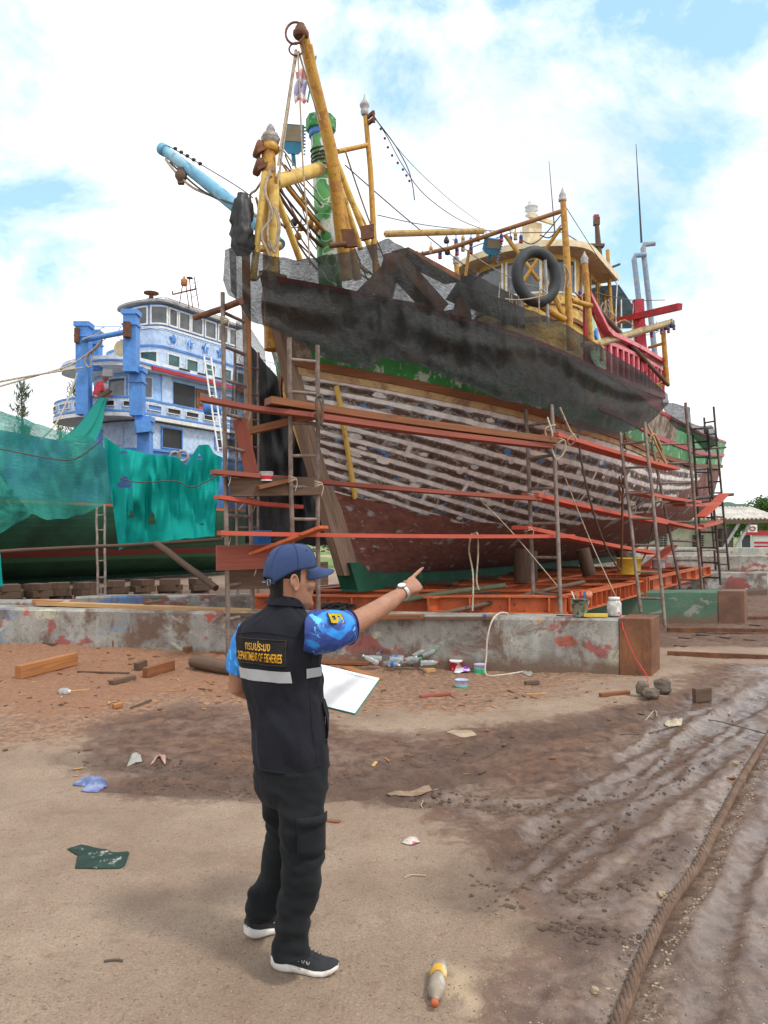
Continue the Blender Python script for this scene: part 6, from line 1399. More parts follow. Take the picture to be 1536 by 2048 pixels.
for s_,pts in((1,[(606,1500,3.10),(602,1700,3.05),(590,1860,3.05)]),(-1,[(560,1500,3.22),(570,1690,3.27),(530,1805,3.27)])): body.tube([P(*p) for p in pts],[.06,.045,.035],14)
RA=[(632,1262,3.03),(665,1256,3.06),(700,1251,3.11),(735,1231,3.19),(752,1222,3.23),(780,1203,3.29),(800,1189,3.335),(814,1179,3.37)]
body.tube([P(*p) for p in RA],[.036,.047,.048,.043,.0425,.037,.029,.0250],18)
LA=[(500,1268,3.28),(482,1335,3.29),(476,1372,3.30),(510,1386,3.35),(570,1398,3.41),(606,1404,3.44)]
body.tube([P(*p) for p in LA],[.052,.050,.046,.042,.032,.027],18)
def hand(m,wr,h,side,curl,thumb_c,k=1.0,hs=1):
    """wr wrist point, h forward, side towards the index finger; curl per finger (index..little) in degrees"""
    h=h.normalized(); side=(side-h*side.dot(h)).normalized(); nrm=h.cross(side)*hs  # nrm: back of the hand
    if nrm.z<0 and False: nrm=-nrm
    c=wr; tips=[]
    m.tube([c-h*.02,c+h*.02,c+h*.055*k,c+h*.085*k],[(.026,.020),(.031,.017),(.039*k,.0145),(.036*k,.012)],16,up=nrm)
    L=[(.044,.027,.022),(.048,.030,.023),(.044,.028,.022),(.035,.021,.019)]
    for i in range(4):
        off=(.030-.0195*i)*k; p=c+h*(.080-.004*abs(i-1)**1.4)*k+side*off; d=(h+side*(.10-.07*i)).normalized(); pts=[p-h*.02,p]; ang=0; rd=[.0095,.0092]
        for j in range(3):
            ang+=R(curl[i][j]); dd=d*math.cos(ang)-nrm*math.sin(ang); p=p+dd*L[i][j]*k; pts+=[p-dd*.004,p]; rd+=[(.0085,.0078,.0062)[j]*k*(.92 if i==3 else 1)]*2
        m.tube(pts,rd,10); blob(m,pts[-1],0,.0062*k,.0062*k,.0062*k,h,side); tips.append((pts[-1],dd,nrm))
    p=c+h*.022*k+side*.024*k; d1,d2,d3=thumb_c
    mk=lambda q:(h*q[0]+side*q[1]-nrm*q[2]).normalized()
    p1=p+mk(d1)*.034*k; p2=p1+mk(d2)*.028*k; p3=p2+mk(d3)*.022*k
    m.tube([p-h*.005,p,p1,p2,p3],[.014,.0145,.0115,.0095,.0065],10); blob(m,p3,0,.0065,.0065,.0065,h,side)
    return nrm,tips
wr=P(814,1179,3.37); hdir=(P(846,1157,3.47)-wr)
nr,tipsR=hand(body,wr,hdir,Vector((-.25,.55,.80)),[(-8,5,4),(42,62,30),(52,66,34),(58,66,38)],((.7,.25,.65),(.85,-.1,.5),(.9,-.3,.3)))
wl=P(606,1404,3.44); nl_,tipsL=hand(body,wl,P(660,1400,3.42)-wl,Vector((0,.85,.42)),[(6,8,6),(6,8,6),(6,10,6),(8,10,6)],((.6,.7,.0),(.8,.4,.0),(.9,.1,.0)),hs=-1)
organic(body,'body',M_skin,man,.0034,3)
# nails, eyes, brows
m=MB()
for (tp,dd,nn) in tipsR[:1]+tipsL: m.poly([tp+dd*.004+nn*.0062+tp*0,tp-dd*.006+nn*.0068+dd.cross(nn)*.004,tp-dd*.006+nn*.0068-dd.cross(nn)*.004],nn*.001)
m.build('fingernails',worn('nail',(.42,.24,.17),None,bump=0,rough=.3),man)
M_hair=fabric('black_hair',(.008,.007,.007),(.02,.017,.015),400,.6,.5,.2)
for s_ in(-1,1):
    m=MB(); m.lathe(hd(.066,s_*.031,.018),[(0,-.012),(.009,-.007),(.0118,0),(.009,.0078),(0,.0118)],14,axis=hf); e_=m.build('eye',worn('eye_white',(.7,.68,.65),None,bump=0,rough=.15),man)
    m=MB(); m.lathe(hd(.0765,s_*.031,.018),[(.0055,0),(.004,.0018),(0,.002)],12,axis=hf); m.build('iris',worn('dark_iris',(.02,.01,.008),None,bump=0,rough=.1),e_)
    m=MB(); m.tube([hd(.092,s_*.014,.040),hd(.091,s_*.030,.045),hd(.082,s_*.047,.041)],[.003,.004,.002],6); m.build('eyebrow',M_hair,man)
m=MB(); rows=[]
for j in range(15):
    v=j/14; r_=[]
    for i in range(41):
        a=R(83)+(R(277)-R(83))*i/40; front=max(0,math.cos(a)); bk=max(0,-math.cos(a))
        zlow=-.005 if abs(a-math.pi)>R(70) else -.074+.020*abs(a-math.pi)/R(70)*1.0
        if R(58)<abs(a-math.pi)<=R(84): zlow=.012
        if abs(a-math.pi)>R(84): zlow=-.008
        z=zlow+(.06-zlow)*v; zs=[q[0] for q in HR]; g=lambda k:float(np.interp(z,zs,[q[k] for q in HR])); of=.0045*min(1,v*4+.12)
        ca,sa=math.cos(a),math.sin(a); xb=(g(1) if ca>0 else g(2))+of; w_=g(3)+of
        if ca<0 and z<-.045: xb=max(xb,.080+of)
        r_.append(hd(xb*math.copysign(abs(ca)**.86,ca),w_*math.copysign(abs(sa)**.86,sa),z))
    rows.append(r_)
m.grid(rows); m.build('hair',M_hair,man)
# --- cap
cap=MB(); n=48; CR=[]
for j in range(17):
    v=j/16; zb0=.030; zt0=.148; r_=[]
    for k_ in range(n+1):
        a=2*math.pi*k_/n; ca,sa=math.cos(a),math.sin(a); edge=.046+.012*ca-.012*(ca<0)*abs(ca)-.0; z0=edge-.045*max(0,-ca)**1.5
        if ca<-.80: z0+=.040*max(0,(1-((math.pi-abs(a if a<math.pi else 2*math.pi-a))/.64)**2))**.5   # opening over the strap
        ph=v*math.pi/2; z=z0+(zt0-z0)*math.sin(ph)+ .006*ca*math.sin(ph*2); e=.9
        g=math.cos(ph)**.62; xf,xb,w_=.104,.112,.089
        seam=.0012*abs(math.sin(a*3))**.3-.0012
        wob_=.002*noise.noise(Vector((ca*2,sa*2,v*4)))
        r_.append(hd(((xf if ca>0 else xb)*math.copysign(abs(ca)**e,ca)+0)*g*(1+seam*8+wob_*6),w_*math.copysign(abs(sa)**e,sa)*g*(1+seam*8+wob_*6),z))
    CR.append(r_)
cap.grid(CR); capo=cap.build('cap',M_cap,man,solid=-.002)
br=MB(); rows=[]
for j in range(9):
    v=j/8; r_=[]
    for i in range(21):
        t=-1+2*i/20; a=t*R(66); bx=.103*math.cos(a)**.9; by=.087*math.sin(a)
        ext=.086*v*(1-abs(t)**3.4)**.5 if abs(t)<1 else 0
        x=bx+ext; y=by*(1-.10*v); z=.054-.016*v-.034*(abs(t)**1.7)*(.25+.75*v)
        r_.append(hd(x,y,z))
    rows.append(r_)
br.grid(rows,flip=True); br.build('brim',M_cap,capo,solid=.004)
m=MB(); m.lathe(hd(0,0,.146),[(.0,0),(.009,0),(.008,.004),(0,.006)],10); m.build('button',M_cap,capo)
m=MB(); m.tube([hd(-.103*math.cos(a)-.008,.080*math.sin(a),-.003+.010*0) for a in np.linspace(-.75,.75,12)],[(.002,.008)]*12,8,up=Z3); st_=m.build('strap',M_cap,capo)
a=.45; c=hd(-.103*math.cos(a)-.011,.080*math.sin(a),-.003); dx=(hr*math.cos(a)+hf*math.sin(a)); m=MB(); m.tube([c+dx*x_+Z3*z_ for x_,z_ in((-.008,-.011),(.008,-.011),(.008,.011),(-.008,.011))],.0014,6,closed=True); m.build('buckle',worn('buckle_metal',(.6,.58,.55),None,rough=.3,metal=1,bump=0),st_)
m=MB(); c=hd(-.103*math.cos(.1)-.012,.080*math.sin(.1),-.003); m.bar(c-hr*.010,c+hr*.010,.002,.012,up=hf); m.build('strap_end',worn('tan_strap_end',(.45,.36,.22),None,bump=0),st_)
for k_ in(1,3,5):
    i=int(n*(k_*60)/360); p=CR[8][i]; q=(p-hd(0,0,.06)).normalized(); m=MB(); m.tube([p+q*.002+(q.orthogonal().normalized()*math.cos(t)+q.cross(q.orthogonal().normalized())*math.sin(t))*.003 for t in np.linspace(0,5.6,8)],.0009,5,closed=True); m.build('eyelet',M_vest,capo)
for k_ in range(6):
    i=int(n*(k_*60+30)/360)%n; m=MB(); m.tube([CR[j][i]+(CR[j][i]-hd(0,0,.05)).normalized()*.0022 for j in range(0 if k_ not in(2,3) else 3,17)],.0011,5); m.build('seam',M_cap,capo)
# --- shirt sleeves and collar
def wrinkle(k,s): return lambda p,n_:p+n_*(k*noise.noise(p*s)+k*.5*noise.noise(p*s*2.3))
m=MB(); m.tube([P(612,1262,3.03),P(632,1264,3.03),P(662,1262,3.05),P(688,1256,3.085),P(697,1254,3.10)],[(.080,.078),(.086,.088),(.080,.086),(.068,.070),(.066,.068)],24); slr=organic(m,'sleeve',M_shirt,man,.005,4,wrinkle(.005,16))
m=MB(); m.tube([P(508,1262,3.26),P(494,1290,3.27),P(484,1320,3.28),P(477,1343,3.29)],[(.062,.070),(.062,.072),(.058,.064),(.055,.060)],24); organic(m,'sleeve',M_shirt,man,.005,4,wrinkle(.005,16))
m=MB(); m.tube([P(696.5,1254,3.101)+ (Z3*math.sin(a)+Vector((-.62,.70,0))*math.cos(a))*.068 for a in np.linspace(0,2*math.pi,25)[:-1]],.005,6,closed=True); m.build('cuff',fabric('navy_cuff',(.012,.015,.06),(.02,.02,.08)),man)
c,A,B=vsec(VZ[-1]); m=MB(); m.grid([[c+Z3*(.030+dz+.012*-math.sin(a))+f_*.006+r_h*(A-.004)*math.cos(a)+f_*(B-.002)*math.sin(a) for a in np.linspace(0,2*math.pi,33)] for dz in(-.02,.012)]); m.build('shirt_collar',worn('blue_collar',(.03,.22,.70),None,bump=.1),man,solid=.003)
# number on the sleeve
c0_=P(655,1246,3.03); ax=(P(688,1256,3.085)-P(632,1264,3.03)).normalized()
def sleeve_map(x,y,off):
    q=P(655,1262,3.052)+ax*x; out=Vector((-.25,-.86,.55)); out=(out-ax*out.dot(ax)).normalized(); tg=ax.cross(out); th=y/.085; return q+(out*math.cos(th)+tg*math.sin(th))*(.090+off-x*.25)
def glyph(g_,off):
    # block numeral lying on its side: cells of a stepped six
    m=MB(); cells=[(0,0,.012,.060),(.012,.048,.040,.060),(.012,0,.040,.012),(.012,.026,.040,.038),(.030,.006,.042,.032),(.034,.044,.042,.054)]
    for x0,y0,x1,y1 in cells:
        rows=[[sleeve_map((y0-g_+(y1-y0+2*g_)*j/4)-.030+.012,(x0-g_+(x1-x0+2*g_)*i/4)-.021+.004,off) for i in range(5)] for j in range(5)]; m.grid(rows,flip=True); m.grid(rows)
    return m
glyph(.0045,.0012).build('number_outline',M_black,slr); glyph(0,.0032).build('number',worn('yellow_number',(.80,.60,.02),None,bump=0),slr)
# --- trousers
m=MB()
m.tube([P(582,1510,3.15),P(580,1540,3.15),P(580,1575,3.15),P(584,1600,3.15)],[(.170,.112),(.172,.118),(.165,.116),(.13,.10)],28,up=f_)
m.tube([P(602,1540,3.10),P(603,1600,3.09),P(604,1650,3.07),P(604,1700,3.06),P(600,1767,3.05),P(588,1822,3.05),P(584,1870,3.05),P(585,1900,3.04),P(586,1912,3.04)],[(.095,.10),(.090,.095),(.087,.088),(.084,.084),(.077,.079),(.066,.072),(.062,.069),(.064,.070),(.062,.066)],26)
m.tube([P(562,1540,3.22),P(566,1600,3.24),P(573,1660,3.27),P(564,1710,3.28),P(549,1767,3.29),P(530,1805,3.28),P(521,1828,3.27),P(519,1840,3.27)],[(.095,.10),(.087,.09),(.080,.082),(.078,.08),(.074,.078),(.072,.078),(.074,.074),(.062,.062)],26)
def trou(p,n_):
    k=.010*noise.noise(Vector((p.x*7+p.z*3,p.y*7,p.z*11)))+.009*noise.noise(Vector((p.x*14+p.z*14,p.y*14,p.z*20)))
    low=max(0,.38-p.z)/.38; k+=low*.014*math.sin(p.z*75+6*noise.noise(p*6))*(.4+noise.noise(p*5))
    kn=math.exp(-((p.z-.5)/.12)**2); k+=kn*.006*noise.noise(Vector((p.x*9,p.y*9,p.z*30)))
    return p+n_*k
tro=organic(m,'trousers',M_trou,man,.006,4,trou)
m=MB(); cpk=[]
for j in range(7):
    z=P(0,1625+j*12,3.05).z; cx=P(604,1070,3.06); c=Vector((cx.x,3.065,z)); cpk.append([c+Vector((math.sin(a)*.097,-math.cos(a)*.098,0))*(1+.05*math.sin(math.pi*i/9)) for i,a in enumerate(np.linspace(-.05,1.35,10))])
m.grid(cpk); m.build('cargo_pocket',M_trou,tro,solid=.004)
m=MB(); fl_=[[p+Vector((0,-.006,0))+ (p-Vector((cx.x,3.065,p.z))).normalized()*.006 for p in row] for row in (cpk[0],cpk[1])]; m.grid([[p+Z3*.012 for p in fl_[0]],fl_[1]]); m.build('pocket_flap',M_trou,tro,solid=.004)
# --- shoes
M_shoe=fabric('black_knit_shoe',(.022,.023,.027),(.04,.041,.046),300); M_sole=worn('dirty_white_sole',(.66,.64,.60),(.42,.34,.25),None,scale=9,thr=(.55,.7),rough=.6)
def shoe(heel,toe,label,lift=0):
    d=(toe-heel); L=d.length; d.normalize(); s_=d.cross(Z3)
    sh=thing('x',heel,None,None) if False else None
    X=[0,.06,.18,.35,.52,.68,.82,.93,1.0]; Wd=[.020,.032,.037,.036,.040,.047,.047,.036,.012]; Zs=[.014,.004,0,.002,.001,0,.003,.012,.022]; Hs=[.040,.040,.036,.030,.026,.024,.024,.022,.018]; Hu=[.070,.088,.094,.092,.084,.066,.052,.044,.032]
    def gi(x,a): return float(np.interp(x,X,a))
    def pt(x,y,z): return heel+d*x*L+s_*y+Z3*(z+lift*max(0,1-x*1.6))
    ns=26; sol=[];up_=[]
    for i in range(ns+1):
        x=i/ns; w_=gi(x,Wd); z0=gi(x,Zs); h=gi(x,Hs); hu=gi(x,Hu); r1=[];r2=[]
        for (yy,zq) in((-.88,0),(-1.05,.25),(-1.08,.6),(-1.0,1),(1.0,1),(1.08,.6),(1.05,.25),(.88,0)): r1.append(pt(x,yy*w_,z0+(h)*zq*1.0))
        for k_ in range(13):
            a=math.pi*k_/12; c_=math.cos(a); r2.append(pt(x,-c_*w_*.97*(1-.25*math.sin(a)),z0+h*.8+(hu-h*.8)*math.sin(a)**.7))
        sol.append(r1+[r1[0]]); up_.append(r2)
    m=MB(); m.grid(sol); m.add(sol[0][:8],[tuple(range(8))]); m.add(sol[-1][:8],[tuple(range(7,-1,-1))]); so_=m.build('shoe_sole',M_sole,man,recalc=True)
    m=MB(); m.grid(up_); m.add(up_[0],[tuple(range(13))]); m.add(up_[-1],[tuple(range(12,-1,-1))]); u_=m.build('shoe',M_shoe,man,recalc=True,label=label)
    m=MB()
    for k_ in range(5): x=.50+k_*.055; z=gi(x,Hu)+gi(x,Zs)+.003; m.tube([pt(x,-.022,z-.006),pt(x+.02,0,z),pt(x,.022,z-.006)],.0025,6)
    m.tube([pt(.5,.0,.095),pt(.47,.03,.092),pt(.5,.045,.075)],.0022,5); m.build('laces',M_black,u_)
    m=MB()
    for k_ in range(3):
        x=.42+k_*.075; m.tube([pt(x,.0405+(.001*k_),.070-.006*k_),pt(x+.012,.043,.056-.004*k_),pt(x+.035,.043,.055-.004*k_),pt(x+.045,.041,.064-.004*k_)],.0022,6)
    m.build('shoe_trim',M_refl,u_)
    m=MB(); m.tube([pt(.2,0,.06),pt(.2,0,.11),pt(.2,0,.16)],[.034,.037,.038],12); m.build('sock',M_black,man)
hl=G(545,1932); te=G(676,1948); shoe(Vector((hl.x,hl.y,0)),Vector((te.x,te.y,0)),None)
hl=G(492,1884); te=Vector((hl.x+.20,hl.y+.165,0)); shoe(Vector((hl.x,hl.y,0)),te,None,.018)
# --- watch, ring
wc=P(806,1185,3.35); wd_=(P(814,1179,3.37)-P(800,1189,3.335)).normalized(); x_=wd_.orthogonal().normalized(); y_2=wd_.cross(x_)
M_steel=worn('brushed_steel',(.62,.62,.62),None,rough=.3,metal=.9,bump=.2,fine=200)
m=MB(); m.tube([wc+(x_*math.cos(a)+y_2*math.sin(a))*.0315 for a in np.linspace(0,2*math.pi,33)[:-1]],[(.009,.0022)]*32 if False else .0035,6,closed=True)
rows=[[wc+wd_*w_+(x_*math.cos(a)+y_2*math.sin(a))*r_ for a in np.linspace(0,2*math.pi,33)] for w_,r_ in((-.009,.030),(-.009,.0335),(.009,.0320),(.009,.0285))]; m.grid(rows,smooth=False); wt=m.build('wrist_watch',M_steel,man)
out=Vector((-.35,-.55,.75)); out=(out-wd_*out.dot(wd_)).normalized(); m=MB(); m.lathe(wc+out*.030,[(.0,0),(.019,0),(.019,.007),(.016,.009)],20,axis=out); wcs=m.build('watch_case',M_steel,wt); m=MB(); m.lathe(wc+out*.0392,[(.0155,0),(0,.0008)],20,axis=out); m.build('watch_face',M_white,wcs)
# --- clipboard (held, a thing of its own)
cb=thing('clipboard',P(640,1380,3.4),'clipboard with white paper on a green board, held in front of the man','clipboard')
q=[P(628,1326,3.58),P(760,1357,3.50),P(710,1428,3.28),P(578,1396,3.36)]; nn=(q[1]-q[0]).cross(q[3]-q[0]).normalized(); nn=-nn if nn.z<0 else nn
MB().poly([p-nn*.006 for p in q],nn*.004).build('board',worn('green_board',(.0,.30,.16),None,rough=.4,bump=0),cb,bevel=.001)
ce=(q[0]+q[2])/2; MB().poly([ce+(p-ce)*.985 for p in q],nn*.003).build('paper',worn('white_paper',(.86,.86,.86),None,bump=0,rough=.7),cb)
a_=q[0].lerp(q[3],.06)+nn*.0042; b_=q[1].lerp(q[2],.10)+nn*.0042; MB().bar(a_,b_,.0015,.001,up=nn).build('printed_line',M_blue,cb)
MB().poly([p-nn*.0072 for p in q],nn*.001).build('lower_sheet',worn('blue_sheet',(.05,.12,.4),None,bump=0),cb)
# ---------------- crouching worker on the blue trawler
wk=thing('person',P(203,800,26),'worker in a red and white shirt crouching at the edge of the blue trawler deck','person')
m=MB(); wp=lambda px,py,d=26:P(px,py,d)
m.tube([wp(205,768),wp(201,780),wp(197,796)],[(.13,.17),(.16,.2),(.17,.2)],12)
for dd in(-.12,.12): m.tube([wp(199,797,26+dd),wp(214,785,26+dd),wp(222,779,26+dd)],[.11,.09,.075],10); m.tube([wp(222,779,26+dd),wp(214,793,26+dd),wp(208,800,26+dd)],[.07,.055,.045],10); m.tube([wp(208,800,26+dd),wp(217,802,26+dd)],[.045,.035],8); m.tube([wp(203,771,26+dd*1.6),wp(199,785,26+dd*1.7),wp(206,796,26+dd)],[.06,.05,.035],8); m.tube([wp(206,796,26+dd),wp(210,800,26+dd*.8)],[.035,.025],8)
m.tube([wp(207,766),wp(209,760)],[.06,.06],8); blob(m,wp(211,755),0,.115,.095,.13,Vector((1,0,0)),Vector((0,1,0))); organic(m,'body',M_skin2,wk,.018,2)
m=MB(); m.tube([wp(207,765),wp(204,772),wp(200,785),wp(197,797)],[(.12,.16),(.18,.22),(.19,.22),(.18,.21)],14); 
for dd in(-.2,.2): m.tube([wp(204,770,26+dd*.8),wp(200,783,26+dd*1.1)],[.085,.07],8)
organic(m,'shirt',worn('red_shirt',(.60,.05,.08),(.55,.5,.5),None,scale=1.2,thr=(.5,.55),bump=0),wk,.02,2)
m=MB()
for dd in(-.12,.12): m.tube([wp(198,797,26+dd),wp(214,786,26+dd),wp(222,779,26+dd)],[.13,.105,.09],10); 
organic(m,'trousers',worn('brown_trousers',(.14,.09,.07),None),wk,.02,2)
m=MB(); m.lathe(wp(211,754.5),[(.12,0),(.125,.04),(.10,.11),(.04,.145),(0,.15)],12); m.build('hat',M_grey,wk)
# ---------------- yard litter, tools and small things
def gp(px,py,dz=0):
    v=G(px,py)
    for _ in range(4): v=G(px,py,ground_z(v.x,v.y))
    return Vector((v.x,v.y,ground_z(v.x,v.y)+dz))
def tub(label,c,r,h,mat,rim=None,name='paint_bucket',cat='bucket',lid=None,band=None,handle=True,taper=.88,grp=None,tilt=(0,0,1)):
    t=thing(name,c,label,cat,grp); ax=Vector(tilt).normalized()
    MB().lathe(c,[(r*taper,0),(r,h*.97),(r*1.05,h*.975),(r*1.05,h),(r*.96,h),(r*.96*taper,h*.1),(0,h*.1)],20,axis=ax).build('tub',mat,t)
    if band:
        for nm_,a,b_,bm in band: MB().lathe(c,[(r*(taper+(1-taper)*a)+.0015,h*a),(r*(taper+(1-taper)*b_)+.0015,h*b_)],20,axis=ax).build(nm_,bm,t)
    if lid: MB().lathe(c+ax*h,[(0,0),(r*1.06,0),(r*1.06,h*.06),(r*.9,h*.05),(0,h*.05)],20,axis=ax).build('lid',lid,t)
    if handle: MB().tube([c+ax*h*.9+Vector((math.cos(a)*r*1.05,-.02-r*.2*math.sin(a),-r*.9*math.sin(a))) for a in np.linspace(0,math.pi,10)],.003,5).build('handle',M_white,t)
    return t
M_lab=worn('pale_blue_label',(.50,.54,.72),(.35,.36,.5),None,scale=12,bump=0); M_lime=worn('bright_green_base',(.02,.40,.16),None,bump=0); M_yt2=worn('yellow_plastic',(.62,.42,.05),(.5,.3,.03),None,rough=.5,bump=0); M_bl2=worn('blue_plastic',(.03,.16,.45),None,rough=.45,bump=0)
tub('black and white lidded bucket at the foot of the near wall on the left',gp(392,1300),.075,.15,M_black,band=[('red_label',.3,.7,M_red)],lid=M_white)
tub('pale printed paint can with a green base by the wall beneath the white cable',gp(960,1345),.075,.10,M_lab,band=[('green_band',0,.5,M_lime)],lid=M_lab,name='paint_can',cat='paint can',handle=False,taper=1)
tub('open pale paint can with a green rim, nearest the viewer of the cans',gp(923,1374),.075,.085,M_lab,band=[('green_band',0,.2,M_lime)],name='paint_can',cat='paint can',handle=False,taper=1)
tub('crushed red paint pot with a white rim against the near wall',gp(911,1341),.085,.13,worn('red_printed_can',(.5,.02,.03),(.6,.55,.5),None,scale=14,thr=(.55,.6),bump=0),name='paint_can',cat='paint can',handle=False,band=[('white_rim',.93,1.,M_white)],tilt=(.05,-.1,1))
def topz(px,py,z): return P(px,py,(z-CH)/((P(px,py,1)-Vector((0,0,CH))).z))
def onwall(px,d): x=P(px,1070,d).x; return Vector((x,d,.712))
bk=tub('paint smeared khaki bucket full of brushes on the near wall',onwall(1159,9.75),.105,.22,worn('smeared_bucket',(.24,.26,.17),(.05,.06,.05),(.5,.5,.45),scale=10,thr=(.5,.56)),handle=True)
for i in range(5):
    c=onwall(1152+i*4,9.75)+Z3*.15; MB().bar(c,c+Vector((-.06+.03*i,0,.16)),.022,.012).build('brush_handle',[M_white,M_orangewood,M_red,M_bl2,M_oldwood][i],bk)
MB().lathe(onwall(1180,9.75)+Vector((-.02,0,.27)),[(0,0),(.045,0),(.045,.012),(0,.012)],16,axis=(0.2,-1,.1)).build('putty_disc',worn('pink_disc',(.6,.25,.15),None),bk)
t=thing('plastic_jar',onwall(1227,9.8),'clear square plastic jar with a small white label on the near wall','jar'); c=onwall(1227,9.8)
MB().lathe(c,[(0,0),(.085,0),(.09,.02),(.09,.16),(.07,.19),(.062,.2),(.062,.205)],20,sx=1).build('jar_body',worn('cloudy_plastic',(.45,.44,.40),(.62,.62,.6),None,scale=12,rough=.25),t); MB().lathe(c,[(.068,.2),(.07,.2),(.07,.235),(0,.235)],20).build('lid',M_white,t); MB().grid([[c+Vector((.091*math.sin(a),-.091*math.cos(a),z_)) for a in(.1,.3,.5)] for z_ in(.06,.12)]).build('label',M_white,t)
o_=MB().box(onwall(1189,9.68)+Z3*.02,(.30,.07,.04),.02).build('spirit_level',M_yt2,bevel=.004); tag(o_,'yellow plastic tool box bar lying between bucket and jar on the near wall','tool')
t=thing('paint_brush',onwall(1125,9.7),'red handled flat brush lying on the near wall left of the khaki bucket','brush'); c=onwall(1125,9.7); MB().bar(c+Vector((.0,0,.012)),c+Vector((.17,0,.015)),.02,.014).build('handle',M_red,t); MB().bar(c+Vector((-.08,0,.012)),c+Vector((0,0,.012)),.04,.012).build('bristles',M_black,t)
o_=MB().tube([onwall(965,9.7)+Z3*.02,onwall(972,9.7)+Z3*.02],.02,8).build('bottle_cap',M_bl2); tag(o_,'small blue cap lying on the near wall','cap')
rope('red cord from the khaki bucket jar down the rusty end to the stones',[onwall(1235,9.75)+Z3*.05,onwall(1240,9.6)+Z3*.02,P(1248,1262,9.44),P(1268,1310,9.25),P(1294,1352,8.95),gp(1295,1372,.05)],.006,worn('red_cord',(.55,.03,.05),None,bump=0))
rope('white cable hanging over the near wall down to the dirt',[onwall(1015,9.9)+Z3*.02,onwall(1000,9.75)+Z3*.04,P(985,1240,9.62),P(975,1275,9.6),P(973,1310,9.6),gp(972,1350,.01),gp(1000,1352,.01),gp(1040,1346,.01),gp(1062,1343,.01)],.011,worn('white_cable',(.5,.45,.38),None,bump=0))
tub('faded yellow tub on the cradle under the hull',P(1258,1148,14.6),.23,.30,M_yt2,handle=False,name='plastic_tub',cat='tub')
tub('grey tin standing on the cradle rail right of the yellow tub',P(1317,1136,15.4),.12,.18,M_grey,name='tin',cat='tin',handle=False,taper=1)
tub('white and red bucket on the middle plank by the stem',P(533,962,10.0),.085,.12,M_white,band=[('red_label',.15,.55,M_red)])
tub('blue barrel on the orange board behind the left ladders',P(521,1112,10.9),.15,.36,M_bl2,name='barrel',cat='barrel',handle=False,taper=.97)
# black bag heap on the cradle behind the shoulder
m=MB(); c=P(672,1228,10.9)
for i in range(26):
    q=c+Vector((random.gauss(0,.10),random.uniform(-.03,.12),random.uniform(.02,.12))); a0=random.uniform(0,6.28); ra=random.uniform(.05,.13); rb=random.uniform(.02,.05); tz=random.uniform(-.5,.5)
    m.tube([q+Vector((math.cos(a)*ra,.05*math.sin(a),math.sin(a)*rb+math.cos(a)*ra*tz*.3)) for a in [a0+k_*.35 for k_ in range(random.randint(9,17))]],random.uniform(.010,.020),7)
o_=m.build('hose_heap',M_black); tag(o_,'tangled heap of black hose and sheeting on the near wall behind the shoulder','hose heap')
# bottles
def bottle(label,c,ax,L=.22,r=.033,body=None,cap=None,lab=None,grp=None):
    t=thing('plastic_bottle',c,label,'bottle',grp); ax=Vector(ax).normalized()
    MB().lathe(c,[(0,0),(r*.9,.0),(r,.03*L),(r,.28*L),(r*.93,.33*L),(r,.38*L),(r,.66*L),(r*.75,.78*L),(r*.38,.87*L),(r*.36,.93*L)],16,axis=ax).build('bottle_body',body or M_clear,t)
    MB().lathe(c,[(0,.92*L),(r*.45,.92*L),(r*.45,1.0*L),(0,1.0*L)],12,axis=ax).build('bottle_cap',cap or M_white,t)
    if lab: MB().lathe(c,[(r*1.02,.36*L),(r*1.02,.62*L)],16,axis=ax).build('label',lab,t)
    return t
# near bottle: cap towards the camera
c=gp(880,1948,.035); e=gp(869,2026,.030); bottle('muddy clear bottle with an orange cap and torn yellow label in the foreground',c,(e-c),(e-c).length,.032,worn('muddy_clear_plastic',(.30,.25,.19),(.42,.40,.36),None,scale=14,rough=.15,bump=.1),worn('orange_cap',(.48,.13,.05),None,bump=0),None)
cc=c.lerp(e,.27); tq=bpy.data.objects['plastic_bottle'] if 'plastic_bottle' in bpy.data.objects else None
ax=(e-c).normalized(); x1=ax.cross(Z3).normalized(); z1=x1.cross(ax); MB().grid([[c+ax*(e-c).length*(h_+.03*math.sin(a*3))+(x1*math.cos(a)+z1*math.sin(a))*.0332 for a in np.linspace(.2,2.9,12)] for h_ in(.20,.38)]).build('torn_label',worn('orange_label',(.58,.30,.03),(.6,.5,.3),None,scale=12,bump=0),tq)
caps=[M_bl2,M_white,M_lime,M_bl2,M_white,M_red,M_lime,M_white]; rnb=random.Random(5)
for i in range(15):
    px=747+ (i*7.2)%108+rnb.uniform(-3,3); py=1341-rnb.uniform(0,9)-(6 if i%3==0 else 0); q=gp(px,py,.04+.05*(i%3)); a=rnb.uniform(0,6.28)
    bottle('discarded clear water bottle in the heap at the foot of the near wall',q,(math.cos(a),math.sin(a)*.4,rnb.uniform(-.1,.5)),rnb.uniform(.19,.24),.034,M_clear,caps[i%8],M_bl2 if i%4==0 else None,grp='bottles heaped at the wall foot')
bottle('crumpled clear bottle lying alone in the sawdust at left',gp(122,1388,.03),(.9,-.5,.1),.14,.035,M_clear,M_white)
